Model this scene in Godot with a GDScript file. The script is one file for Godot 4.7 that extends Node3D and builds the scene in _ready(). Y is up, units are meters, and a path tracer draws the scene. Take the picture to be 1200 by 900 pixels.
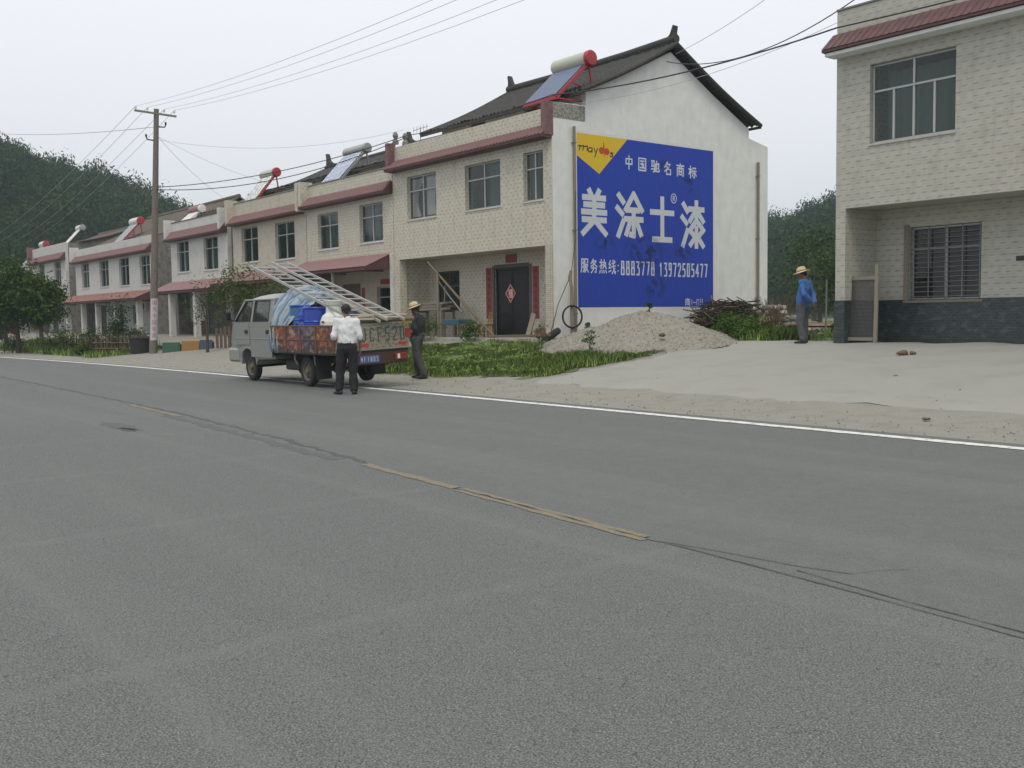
extends Node3D

# ---------------------------------------------------------------- mesh builder
class B:
	var v := PackedVector3Array()
	var n := PackedVector3Array()
	var uv := PackedVector2Array()
	var ix := PackedInt32Array()

	func tri(a: Vector3, b: Vector3, c: Vector3) -> void:
		var nn := (b - a).cross(c - a).normalized()
		var k := v.size()
		v.append(a); v.append(b); v.append(c)
		for i in 3:
			n.append(nn)
			uv.append(Vector2.ZERO)
		ix.append(k); ix.append(k + 2); ix.append(k + 1)

	# a bottom left, b bottom right, c top right, d top left, counterclockwise from outside
	func quad(a: Vector3, b: Vector3, c: Vector3, d: Vector3) -> void:
		var nn := (b - a).cross(d - a)
		if nn.length_squared() < 1e-16:
			nn = (c - b).cross(d - b)
		nn = nn.normalized()
		var k := v.size()
		v.append(a); v.append(b); v.append(c); v.append(d)
		for i in 4:
			n.append(nn)
		uv.append(Vector2(0, 1)); uv.append(Vector2(1, 1)); uv.append(Vector2(1, 0)); uv.append(Vector2(0, 0))
		ix.append(k); ix.append(k + 2); ix.append(k + 1)
		ix.append(k); ix.append(k + 3); ix.append(k + 2)

	func q(a: Vector3, b: Vector3, c: Vector3, d: Vector3, out: Vector3) -> void:
		if (b - a).cross(c - a).dot(out) + (c - a).cross(d - a).dot(out) < 0.0:
			quad(a, d, c, b)
		else:
			quad(a, b, c, d)

	func t(a: Vector3, b: Vector3, c: Vector3, out: Vector3) -> void:
		if (b - a).cross(c - a).dot(out) < 0.0:
			tri(a, c, b)
		else:
			tri(a, b, c)

	func box(c: Vector3, s: Vector3, bs := Basis.IDENTITY, bv := 0.0) -> void:
		var h := s * 0.5
		bv = minf(bv, minf(h.x, minf(h.y, h.z)) * 0.9)
		for ax in 3:
			var u := (ax + 1) % 3
			var w := (ax + 2) % 3
			for sg in [-1.0, 1.0]:
				var pts: Array[Vector3] = []
				for k in [[-1, -1], [1, -1], [1, 1], [-1, 1]]:
					var p := Vector3.ZERO
					p[ax] = sg * h[ax]
					p[u] = k[0] * (h[u] - bv)
					p[w] = k[1] * (h[w] - bv)
					pts.append(c + bs * p)
				var o := Vector3.ZERO
				o[ax] = sg
				q(pts[0], pts[1], pts[2], pts[3], bs * o)
		if bv <= 0.0:
			return
		for ax in 3:
			var u := (ax + 1) % 3
			var w := (ax + 2) % 3
			for su in [-1.0, 1.0]:
				for sw in [-1.0, 1.0]:
					var pts: Array[Vector3] = []
					for k in [[0, -1], [0, 1], [1, 1], [1, -1]]:
						var p := Vector3.ZERO
						p[ax] = k[1] * (h[ax] - bv)
						p[u] = su * (h[u] - (bv if k[0] == 1 else 0.0))
						p[w] = sw * (h[w] - (bv if k[0] == 0 else 0.0))
						pts.append(c + bs * p)
					var o := Vector3.ZERO
					o[u] = su
					o[w] = sw
					q(pts[0], pts[1], pts[2], pts[3], bs * o)
		for sx in [-1.0, 1.0]:
			for sy in [-1.0, 1.0]:
				for sz in [-1.0, 1.0]:
					var s3 := Vector3(sx, sy, sz)
					t(c + bs * (s3 * Vector3(h.x, h.y - bv, h.z - bv)), c + bs * (s3 * Vector3(h.x - bv, h.y, h.z - bv)), c + bs * (s3 * Vector3(h.x - bv, h.y - bv, h.z)), bs * s3)

	func bx(x0: float, y0: float, z0: float, x1: float, y1: float, z1: float, bv := 0.0) -> void:
		box(Vector3((x0 + x1) / 2, (y0 + y1) / 2, (z0 + z1) / 2), Vector3(absf(x1 - x0), absf(y1 - y0), absf(z1 - z0)), Basis.IDENTITY, bv)

	# a square bar from a to b
	func bar(a: Vector3, b: Vector3, w: float, d: float, up := Vector3.UP, bv := 0.0) -> void:
		var z := (b - a).normalized()
		var x := up.cross(z)
		if x.length() < 0.01:
			x = Vector3.RIGHT.cross(z)
		x = x.normalized()
		box((a + b) / 2, Vector3(w, d, (b - a).length()), Basis(x, z.cross(x), z), bv)

	func tube(pts: Array, radii: Array, sides := 8, caps := true) -> void:
		var m := pts.size()
		var side := Vector3.ZERO
		var base := v.size()
		for i in m:
			var d: Vector3 = (pts[mini(i + 1, m - 1)] - pts[maxi(i - 1, 0)]).normalized()
			if side == Vector3.ZERO:
				side = d.cross(Vector3.UP)
				if side.length() < 0.1:
					side = d.cross(Vector3.RIGHT)
			side = (side - d * side.dot(d)).normalized()
			var other := d.cross(side)
			var r: float = radii[i] if i < radii.size() else radii[-1]
			for k in sides + 1:
				var a := TAU * k / sides
				var o := side * cos(a) + other * sin(a)
				v.append(pts[i] + o * r)
				n.append(o)
				uv.append(Vector2(float(k) / sides, float(i) / maxi(1, m - 1)))
		for i in m - 1:
			for k in sides:
				var a := base + i * (sides + 1) + k
				var b := a + sides + 1
				for e in [a, b, a + 1, a + 1, b, b + 1]:
					ix.append(e)
		if caps:
			for e in [0, m - 1]:
				var dd: Vector3 = (pts[0] - pts[1]) if e == 0 else (pts[m - 1] - pts[m - 2])
				var ring := base + int(e) * (sides + 1)
				for k in sides:
					t(pts[e], v[ring + k], v[ring + k + 1], dd)

	func lathe(prof: Array, xf := Transform3D.IDENTITY, sides := 16) -> void:
		for i in prof.size() - 1:
			var p: Vector2 = prof[i]
			var r: Vector2 = prof[i + 1]
			var d := (r - p)
			if d.length() < 1e-6:
				continue
			d = d.normalized()
			var base := v.size()
			for k in sides + 1:
				var a := TAU * k / sides
				var o := Vector3(cos(a), 0, sin(a))
				var nn := (xf.basis * (o * d.y - Vector3.UP * d.x)).normalized()
				for e in [p, r]:
					v.append(xf * (o * e.x + Vector3.UP * e.y))
					n.append(nn)
					uv.append(Vector2(float(k) / sides, 0.0 if e == p else 1.0))
			for k in sides:
				var a := base + k * 2
				for e in [a, a + 2, a + 1, a + 1, a + 2, a + 3]:
					ix.append(e)

	# polygon in xy, pushed from z = 0 to z = depth
	func prism(poly: PackedVector2Array, depth: float, xf := Transform3D.IDENTITY) -> void:
		var tr := Geometry2D.triangulate_polygon(poly)
		var zz := xf.basis.z.normalized()
		for i in range(0, tr.size(), 3):
			var a := poly[tr[i]]; var b := poly[tr[i + 1]]; var c := poly[tr[i + 2]]
			t(xf * Vector3(a.x, a.y, depth), xf * Vector3(b.x, b.y, depth), xf * Vector3(c.x, c.y, depth), zz)
			t(xf * Vector3(a.x, a.y, 0), xf * Vector3(b.x, b.y, 0), xf * Vector3(c.x, c.y, 0), -zz)
		var area := 0.0
		for i in poly.size():
			area += poly[i].cross(poly[(i + 1) % poly.size()])
		var sg := signf(area)
		for i in poly.size():
			var a := poly[i]; var b := poly[(i + 1) % poly.size()]
			var o := Vector3((b - a).y, -(b - a).x, 0) * sg
			q(xf * Vector3(a.x, a.y, 0), xf * Vector3(b.x, b.y, 0), xf * Vector3(b.x, b.y, depth), xf * Vector3(a.x, a.y, depth), xf.basis * o)

	# a sheet of points, smooth; f(i, j) -> Vector3; upward = the side its normals lean to
	func sheet(nu: int, nv: int, f: Callable, upward := Vector3.UP) -> void:
		var base := v.size()
		var g := PackedVector3Array()
		for j in nv + 1:
			for i in nu + 1:
				g.append(f.call(i, j))
		for j in nv + 1:
			for i in nu + 1:
				var du := g[j * (nu + 1) + mini(i + 1, nu)] - g[j * (nu + 1) + maxi(i - 1, 0)]
				var dv := g[mini(j + 1, nv) * (nu + 1) + i] - g[maxi(j - 1, 0) * (nu + 1) + i]
				var nn := du.cross(dv).normalized()
				if nn.dot(upward) < 0:
					nn = -nn
				v.append(g[j * (nu + 1) + i])
				n.append(nn)
				uv.append(Vector2(float(i) / nu, 1.0 - float(j) / nv))
		for j in nv:
			for i in nu:
				var a := base + j * (nu + 1) + i
				var b := a + nu + 1
				var w := (v[a + 1] - v[a]).cross(v[b] - v[a]).dot(upward)
				var order: Array = [a, b + 1, a + 1, a, b, b + 1] if w > 0 else [a, a + 1, b + 1, a, b + 1, b]
				for e in order:
					ix.append(e)

	# wall in the xy plane at z, thickness th behind it, with holes [x0, y0, x1, y1]
	func wall(x0: float, y0: float, x1: float, y1: float, th: float, holes: Array, xf := Transform3D.IDENTITY) -> void:
		var xs := [x0, x1]
		var ys := [y0, y1]
		for h in holes:
			for e in [h[0], h[2]]:
				if e > x0 + 1e-4 and e < x1 - 1e-4 and not xs.has(e): xs.append(e)
			for e in [h[1], h[3]]:
				if e > y0 + 1e-4 and e < y1 - 1e-4 and not ys.has(e): ys.append(e)
		xs.sort()
		ys.sort()
		var nx := xs.size() - 1
		var ny := ys.size() - 1
		var solid := func(i: int, j: int) -> bool:
			if i < 0 or j < 0 or i >= nx or j >= ny: return false
			var cx: float = (xs[i] + xs[i + 1]) / 2
			var cy: float = (ys[j] + ys[j + 1]) / 2
			for h in holes:
				if cx > h[0] and cx < h[2] and cy > h[1] and cy < h[3]: return false
			return true
		for i in nx:
			for j in ny:
				if not solid.call(i, j): continue
				var a: float = xs[i]; var b: float = xs[i + 1]; var c: float = ys[j]; var d: float = ys[j + 1]
				q(xf * Vector3(a, c, 0), xf * Vector3(b, c, 0), xf * Vector3(b, d, 0), xf * Vector3(a, d, 0), xf.basis.z)
				q(xf * Vector3(a, c, -th), xf * Vector3(b, c, -th), xf * Vector3(b, d, -th), xf * Vector3(a, d, -th), -xf.basis.z)
				if not solid.call(i - 1, j): q(xf * Vector3(a, c, 0), xf * Vector3(a, d, 0), xf * Vector3(a, d, -th), xf * Vector3(a, c, -th), -xf.basis.x)
				if not solid.call(i + 1, j): q(xf * Vector3(b, c, 0), xf * Vector3(b, d, 0), xf * Vector3(b, d, -th), xf * Vector3(b, c, -th), xf.basis.x)
				if not solid.call(i, j - 1): q(xf * Vector3(a, c, 0), xf * Vector3(b, c, 0), xf * Vector3(b, c, -th), xf * Vector3(a, c, -th), -xf.basis.y)
				if not solid.call(i, j + 1): q(xf * Vector3(a, d, 0), xf * Vector3(b, d, 0), xf * Vector3(b, d, -th), xf * Vector3(a, d, -th), xf.basis.y)

	func rock(c: Vector3, s: Vector3, r: RandomNumberGenerator) -> void:
		var rows := 5
		var cols := 7
		var g: Array = []
		var turn := Basis(Vector3(r.randf() - 0.5, r.randf() - 0.5, r.randf() - 0.5).normalized(), r.randf() * TAU)
		for j in rows + 1:
			var row: Array = []
			var th := PI * j / rows
			var polar := 1.0 + r.randf_range(-0.15, 0.15)
			for i in cols:
				var ph := TAU * i / cols
				var k := polar if (j == 0 or j == rows) else 1.0 + r.randf_range(-0.22, 0.2)
				row.append(c + (turn * Vector3(sin(th) * cos(ph), cos(th), sin(th) * sin(ph)) * k) * s * 0.5)
			g.append(row)
		for j in rows:
			for i in cols:
				var k := (i + 1) % cols
				var o: Vector3 = (g[j][i] + g[j + 1][k]) / 2 - c
				if j == 0: t(g[0][0], g[1][i], g[1][k], o)
				elif j == rows - 1: t(g[rows][0], g[j][i], g[j][k], o)
				else: q(g[j][i], g[j][k], g[j + 1][k], g[j + 1][i], o)

	func mesh() -> ArrayMesh:
		var a := []
		a.resize(Mesh.ARRAY_MAX)
		a[Mesh.ARRAY_VERTEX] = v
		a[Mesh.ARRAY_NORMAL] = n
		a[Mesh.ARRAY_TEX_UV] = uv
		a[Mesh.ARRAY_INDEX] = ix
		var m := ArrayMesh.new()
		m.add_surface_from_arrays(Mesh.PRIMITIVE_TRIANGLES, a)
		return m

# ---------------------------------------------------------------- objects
var M := {}
var rng := RandomNumberGenerator.new()
var taken := {}

func numbered(called: String, parent: Node) -> String:
	var key := str(parent.get_instance_id()) + called
	var k: int = taken.get(key, 0)
	taken[key] = k + 1
	return called if k == 0 else "%s_%03d" % [called, k]

func tag(o: Node, label := "", category := "", group := "", kind := "") -> Node:
	if label: o.set_meta("label", label)
	if category: o.set_meta("category", category)
	if group: o.set_meta("group", group)
	if kind: o.set_meta("kind", kind)
	return o

func obj(called: String, b, mat: Material, parent: Node = self) -> MeshInstance3D:
	var o := MeshInstance3D.new()
	o.name = numbered(called, parent)
	o.mesh = b.mesh() if b is B else b
	o.material_override = mat
	parent.add_child(o, true)
	return o

func thing(called: String, label: String, category: String, at := Vector3.ZERO, turn := 0.0, group := "") -> Node3D:
	var o := Node3D.new()
	o.name = numbered(called, self)
	add_child(o, true)
	o.position = at
	o.rotation.y = turn
	tag(o, label, category, group)
	return o

func struct(called: String, b, mat: Material) -> MeshInstance3D:
	var o := obj(called, b, mat)
	tag(o, "", "", "", "structure")
	return o

func copy(o: Node, called: String, label: String) -> Node3D:
	var c: Node3D = o.duplicate()
	c.name = numbered(called, self)
	add_child(c, true)
	c.set_meta("label", label)
	return c

func many(called: String, mesh: Mesh, mat: Material, xfs: Array, parent: Node = self, cols: Array = []) -> MultiMeshInstance3D:
	var mm := MultiMesh.new()
	mm.transform_format = MultiMesh.TRANSFORM_3D
	mm.use_colors = not cols.is_empty()
	mm.mesh = mesh
	mm.instance_count = xfs.size()
	for i in xfs.size():
		mm.set_instance_transform(i, xfs[i])
		if cols: mm.set_instance_color(i, cols[i])
	var o := MultiMeshInstance3D.new()
	o.name = numbered(called, parent)
	o.multimesh = mm
	o.material_override = mat
	parent.add_child(o, true)
	o.set_meta("kind", "stuff")
	return o

# ---------------------------------------------------------------- materials
func L(r: float, g: float, b: float) -> Color:
	return Color(r, g, b).linear_to_srgb()

func plain(c: Color, rough := 0.8, metal := 0.0) -> StandardMaterial3D:
	var m := StandardMaterial3D.new()
	m.albedo_color = c
	m.roughness = rough
	m.metallic = metal
	return m

func noise(freq: float, oct := 4, kind := FastNoiseLite.TYPE_SIMPLEX_SMOOTH, sd := 1) -> FastNoiseLite:
	var f := FastNoiseLite.new()
	f.noise_type = kind
	f.frequency = freq
	f.fractal_octaves = oct
	f.seed = sd
	return f

# colours run along the noise: stops [[at, Color], ...]
func ntex(f: FastNoiseLite, size: int, stops: Array) -> NoiseTexture2D:
	var t := NoiseTexture2D.new()
	t.width = size
	t.height = size
	t.seamless = true
	t.noise = f
	t.generate_mipmaps = false
	if stops:
		var g := Gradient.new()
		var off := PackedFloat32Array()
		var col := PackedColorArray()
		for s in stops:
			off.append(s[0])
			col.append(s[1])
		g.offsets = off
		g.colors = col
		t.color_ramp = g
	return t

var shared := {}

# a material whose colour wanders between base*lo and base*hi, one repeat per `metres`; the grey maps are shared
func mottled(c: Color, spread: float, metres: float, rough := 0.85, freq := 0.02, world := true, sd := 1, relief := 0.0) -> StandardMaterial3D:
	spread = snappedf(clampf(spread, 0.05, 0.5), 0.05)
	freq = 0.02 if freq < 0.035 else (0.05 if freq < 0.065 else 0.09)
	var l := c.srgb_to_linear() * (1.0 + spread)
	var m := plain(l.linear_to_srgb(), rough)
	var key := "%.2f %.2f %d" % [spread, freq, sd % 3]
	if not shared.has(key):
		var lo := (1.0 - spread) / (1.0 + spread)
		var mid := 1.0 / (1.0 + spread)
		shared[key] = ntex(noise(freq, 5, FastNoiseLite.TYPE_SIMPLEX_SMOOTH, sd % 3 + 1), 256, [[0.15, L(lo, lo, lo)], [0.5, L(mid, mid, mid)], [0.85, Color.WHITE]])
	m.albedo_texture = shared[key]
	m.uv1_triplanar = true
	m.uv1_world_triplanar = world
	m.uv1_scale = Vector3.ONE / metres
	if relief > 0.0:
		key = "bump %.2f %.1f" % [freq, relief]
		if not shared.has(key):
			var t := ntex(noise(freq * 2.0, 4, FastNoiseLite.TYPE_SIMPLEX_SMOOTH, 8), 256, [])
			t.as_normal_map = true
			t.bump_strength = relief
			shared[key] = t
		m.normal_enabled = true
		m.normal_texture = shared[key]
	return m

# larger stains laid over a material: colour c where the noise passes `from`
func stained(m: StandardMaterial3D, c: Color, metres: Vector3, from := 0.55, to := 0.8, most := 0.6, freq := 0.015, sd := 3) -> StandardMaterial3D:
	m.detail_enabled = true
	m.detail_blend_mode = BaseMaterial3D.BLEND_MODE_MIX
	m.detail_uv_layer = BaseMaterial3D.DETAIL_UV_2
	m.uv2_triplanar = true
	m.uv2_world_triplanar = m.uv1_world_triplanar
	m.uv2_scale = Vector3(1.0 / metres.x, 1.0 / metres.y, 1.0 / metres.z)
	m.detail_albedo = ntex(noise(freq, 5, FastNoiseLite.TYPE_SIMPLEX_SMOOTH, sd), 512, [[0.0, Color(c, 0)], [from, Color(c, 0)], [to, Color(c, most)], [1.0, Color(c, most)]])
	return m

func image_tex(im: Image) -> ImageTexture:
	return ImageTexture.create_from_image(im)

# ---------------------------------------------------------------- flat print: strokes on an image
const GLYPHS := {
	"中": "18,26 82,26 82,62 18,62 18,26;50,3 50,97", "国": "12,8 88,8 88,94 12,94 12,8;28,27 72,27;30,49 70,49;26,75 76,75;50,27 50,75;60,57 68,67",
	"驰": "8,12 38,12 35,50 44,50 40,88 28,92;16,12 12,50 36,50;6,72 34,70;50,44 90,28 88,62 80,64;66,12 66,74;52,30 52,86 94,86 94,72",
	"名": "44,4 12,44;36,20 76,20 50,54 12,74;32,36 52,50;34,58 80,58 80,94 34,94 34,58", "商": "50,2 50,16;8,17 92,17;34,20 40,32;66,20 60,32;14,95 14,36 86,36 86,90 76,92;42,40 32,56;58,40 68,54;34,62 66,62 66,82 34,82 34,62",
	"标": "6,30 44,30;26,6 26,95;24,38 8,68;30,42 42,56;54,20 90,20;48,42 96,42;72,42 72,92 62,88;58,56 48,80;84,56 94,78",
	"美": "32,2 42,16;68,2 58,16;12,18 88,18;16,34 84,34;8,50 92,50;50,18 50,50;10,67 90,67;50,50 48,70 8,98;52,68 92,98",
	"涂": "8,6 26,22;2,34 22,48;6,96 26,62;64,2 34,38;64,2 96,38;44,38 82,38;32,58 96,58;64,38 64,94 52,92;48,68 36,92;78,68 92,92",
	"士": "6,34 94,34;50,2 50,94;14,94 86,94", "漆": "8,6 26,22;2,34 22,48;6,96 26,62;34,16 94,16;64,0 64,40;62,18 36,42;66,18 94,42;64,40 34,64;64,40 96,62;64,56 64,98;42,66 54,74;38,94 58,78;88,64 72,76;70,76 94,96",
	"服": "14,8 14,60 6,94;14,8 40,8 40,92 30,90;14,34 40,34;14,60 40,60;54,94 54,8 88,8 88,30 78,34;56,46 88,46 74,70 56,92;62,56 94,94",
	"务": "44,4 14,36;36,18 78,18 50,40 12,54;32,26 88,54;18,64 80,64 74,92 62,90;46,52 42,74 16,96", "热": "8,22 44,22;28,4 28,62 18,62;8,50 46,38;50,24 82,24 82,56 94,62;66,4 62,40 48,64;56,38 72,50;14,76 8,94;36,76 38,92;60,76 64,92;82,74 94,92",
	"线": "30,6 10,32 32,32 10,58 36,54;8,82 38,72;50,26 88,20;46,48 94,40;62,4 72,70 90,94 94,78;88,56 50,94;78,6 88,14",
	"福": "16,4 24,14;6,24 40,24 12,56;24,44 24,96;30,46 40,54;50,10 94,10;56,22 88,22 88,40 56,40 56,22;52,52 94,52 94,94 52,94 52,52;52,72 94,72;73,52 73,94",
	"0": "22,6 78,6 78,94 22,94 22,6", "1": "30,22 52,6 52,96", "2": "18,22 30,6 70,6 82,22 82,38 18,94 86,94", "3": "18,6 80,6 46,42 76,50 82,70 74,94 20,94", "4": "66,96 66,6 12,68 92,68", "5": "82,6 26,6 22,46 70,44 82,60 80,84 66,94 18,94",
	"7": "14,6 84,6 44,96", "8": "24,6 76,6 76,48 24,48 24,6;24,48 18,54 18,94 82,94 82,54 76,48", "9": "78,48 22,48 22,6 78,6 78,60 60,94 24,94", ":": "44,30 56,30;44,76 56,76",
	"J": "66,6 66,80 50,94 26,94 18,76", "C": "84,20 68,6 32,6 18,24 18,76 32,94 68,94 84,80", "F": "22,96 22,6 82,6;22,48 72,48", "R": "24,96 24,6 66,6 76,20 76,38 64,50 24,50;52,50 80,96",
	"m": "2,40 14,34 8,90;14,44 34,32 30,90;34,44 58,32 56,90", "a": "80,40 40,36 18,56 20,84 44,92 74,72;80,36 78,92", "y": "18,36 38,84;80,32 30,150", "s": "82,38 40,32 22,46 70,66 72,84 46,94 14,84"}

func fill_poly(im: Image, p: PackedVector2Array, c: Color) -> void:
	var lo := 1e9
	var hi := -1e9
	for e in p:
		lo = minf(lo, e.y)
		hi = maxf(hi, e.y)
	for y in range(maxi(0, floori(lo)), mini(im.get_height(), ceili(hi) + 1)):
		var a := 1e9
		var b := -1e9
		var yc := y + 0.5
		for i in p.size():
			var s := p[i]
			var e := p[(i + 1) % p.size()]
			if (s.y <= yc) != (e.y <= yc):
				var x := s.x + (yc - s.y) / (e.y - s.y) * (e.x - s.x)
				a = minf(a, x)
				b = maxf(b, x)
		if b > a:
			im.fill_rect(Rect2i(roundi(a), y, maxi(1, roundi(b) - roundi(a)), 1), c)

func stroke(im: Image, a: Vector2, b: Vector2, w: float, c: Color) -> void:
	var d := (b - a).normalized()
	if d == Vector2.ZERO: d = Vector2.RIGHT
	var o := Vector2(-d.y, d.x) * w / 2
	a -= d * w * 0.35
	b += d * w * 0.35
	fill_poly(im, PackedVector2Array([a + o, b + o, b - o, a - o]), c)

func glyph(im: Image, ch: String, x0: float, y0: float, x1: float, y1: float, w: float, c: Color) -> void:
	for line in (GLYPHS.get(ch, "") as String).split(";", false):
		var last := Vector2.INF
		for pt in line.split(" ", false):
			var xy := pt.split(",")
			var p := Vector2(lerpf(x0, x1, float(xy[0]) / 100), lerpf(y0, y1, float(xy[1]) / 100))
			if last != Vector2.INF:
				stroke(im, last, p, w, c)
			last = p

func printed(im: Image, rough := 0.6) -> StandardMaterial3D:
	var m := plain(Color.WHITE, rough)
	m.albedo_texture = image_tex(im)
	return m

# facing tiles: rows of narrow strips with a worn darker glaze patch on each, joints between
func strip_tiles(base: Color, joint: Color, dash: Color, most: float, sd: int, wide := 27.0) -> StandardMaterial3D:
	var s := 512
	var im := Image.create(s, s, false, Image.FORMAT_RGB8)
	var r := RandomNumberGenerator.new()
	r.seed = sd
	var f := noise(0.02, 4, FastNoiseLite.TYPE_SIMPLEX_SMOOTH, sd)
	im.fill(joint)
	var bl := base.srgb_to_linear()
	# 0.96 m a side: 4 strips of 0.24 m, 16 rows of 0.06 m
	for row in 16:
		for k in 5:
			var x0 := int(k * 128 - (64 if row % 2 else 0))
			var tone := 1.0 + r.randf_range(-0.07, 0.07)
			var c := (bl * tone).linear_to_srgb()
			im.fill_rect(Rect2i(x0 + 1, row * 32 + 1, 126, 30), Color(c, 1))
	for row in 8:
		for k in 4:
			var cx := k * 128 + (64 if row % 2 else 0) + r.randi_range(-5, 5) + 32
			var cy := row * 64 + 16
			var half := r.randf_range(wide * 0.8, wide * 1.15)
			var tall := r.randf_range(5.0, 8.0)
			var amount := most * r.randf_range(0.75, 1.0)
			for y in range(-9, 10):
				for x in range(-52, 53):
					var d := absf(x) / half
					var e := absf(y + x * 0.06) / tall
					var a := clampf(1.35 - d * d - e * e, 0.0, 1.0) * amount * clampf(0.9 + f.get_noise_2d(cx * 3 + x * 3, cy * 3 + y * 3), 0.3, 1.0)
					if a > 0.01:
						var px := posmod(cx + x, s)
						var py := posmod(cy + y, s)
						im.set_pixel(px, py, im.get_pixel(px, py).lerp(dash, a))
	var m := printed(im, 0.45)
	m.uv1_triplanar = true
	m.uv1_world_triplanar = true
	m.uv1_triplanar_sharpness = 8.0
	m.uv1_scale = Vector3.ONE / 0.96
	return m

func grid_tiles(base: Color, joint: Color, nx: int, ny: int, metres: float, tone: float, rough: float, sd: int, stagger := true) -> StandardMaterial3D:
	var s := 256
	var im := Image.create(s, s, false, Image.FORMAT_RGB8)
	im.fill(joint)
	var r := RandomNumberGenerator.new()
	r.seed = sd
	var w := float(s) / nx
	var h := float(s) / ny
	for j in ny:
		for i in nx + 1:
			var c := (base.srgb_to_linear() * (1.0 + r.randf_range(-tone, tone))).linear_to_srgb()
			var x0 := i * w - (w / 2 if stagger and j % 2 else 0.0)
			im.fill_rect(Rect2i(roundi(x0) + 1, roundi(j * h) + 1, roundi(w) - 2, roundi(h) - 2), Color(c, 1))
	var m := printed(im, rough)
	m.uv1_triplanar = true
	m.uv1_world_triplanar = true
	m.uv1_triplanar_sharpness = 8.0
	m.uv1_scale = Vector3.ONE / metres
	return m

# ---------------------------------------------------------------- the lie of the land
func road_shift(x: float) -> float:
	return 0.0019 * pow(maxf(0.0, -24.0 - x), 2)

var bumps: FastNoiseLite

func bump(x: float, z: float) -> float:
	if bumps == null: bumps = noise(0.09, 4, FastNoiseLite.TYPE_SIMPLEX_SMOOTH, 51)
	var edge := -10.9 + road_shift(x)
	return 0.035 * bumps.get_noise_2d(x * 6, z * 6) * clampf((edge - z) / 1.5, 0, 1)

func land(x: float, z: float) -> float:
	var t := clampf((-z - 12.0) / 8.0, 0.0, 1.0)
	t = t * t * (3.0 - 2.0 * t) * 0.45 + t * 0.55
	return 0.7 * t + bump(x, z)

func hill(x: float, z: float) -> float:
	# the ridge on the left, falling towards the right, and the lower one behind the gap
	var crest := 34.0
	if z < -25.0: crest = 34.0 - 0.36 * (-25.0 - z)
	crest = maxf(crest, 8.0 * exp(-pow((z + 110.0) / 70.0, 2)))
	if z > 10.0: crest *= exp(-pow((z - 10.0) / 80.0, 2))
	var front := (x + 198.0) / (58.0 if x > -198.0 else 90.0)
	var a := crest * exp(-front * front)
	var side := 23.5 + 5.0 * clampf((x + 100.0) / 50.0, -0.6, 1.6)
	var b := side * exp(-pow((z + 175.0) / 46.0, 2)) * exp(-pow(clampf((x + 20.0) / 110.0, -9.0, 9.0), 2) * (1.0 if x > -20.0 else 0.25))
	if x < -130.0: b *= exp(-pow((x + 130.0) / 40.0, 2))
	return maxf(a, b) - 0.9

# asphalt: stones of mixed greys, patches of older surface, a faint net of cracks
func asphalt_image(base: float, fine: float, rough: float, cells: float, crack: float, sd: int) -> Image:
	var n := 1024
	var grain := noise(fine, 2, FastNoiseLite.TYPE_SIMPLEX, sd).get_seamless_image(n, n)
	var wide := noise(0.012, 4, FastNoiseLite.TYPE_SIMPLEX_SMOOTH, 6).get_seamless_image(n, n)
	var cell := noise(cells, 1, FastNoiseLite.TYPE_CELLULAR, sd + 2)
	cell.cellular_return_type = FastNoiseLite.RETURN_DISTANCE2_SUB
	cell.domain_warp_enabled = true
	cell.domain_warp_amplitude = 18.0
	cell.domain_warp_frequency = 0.03
	var net := cell.get_seamless_image(n, n)
	var r := RandomNumberGenerator.new()
	r.seed = 3
	var g := grain.get_data()
	var w := wide.get_data()
	var c := net.get_data()
	var out := PackedByteArray()
	out.resize(n * n * 3)
	for k in n * n:
		var v := base * (1.0 + rough * (g[k] / 255.0 - 0.5)) * (1.0 + 0.16 * (w[k] / 255.0 - 0.5))
		var h := r.randf()
		if h > 0.975: v *= 2.0
		elif h < 0.05: v *= 0.5
		var e := c[k] / 255.0
		if e < 0.05 and w[k] > 122: v *= lerpf(crack, 1.0, e / 0.05)
		var t := int(255.0 * pow(clampf(v, 0.0, 1.0), 1.0 / 2.2))
		out[k * 3] = int(t * 0.975)
		out[k * 3 + 1] = t
		out[k * 3 + 2] = int(t * 0.99)
	return Image.create_from_data(n, n, false, Image.FORMAT_RGB8, out)

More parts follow.
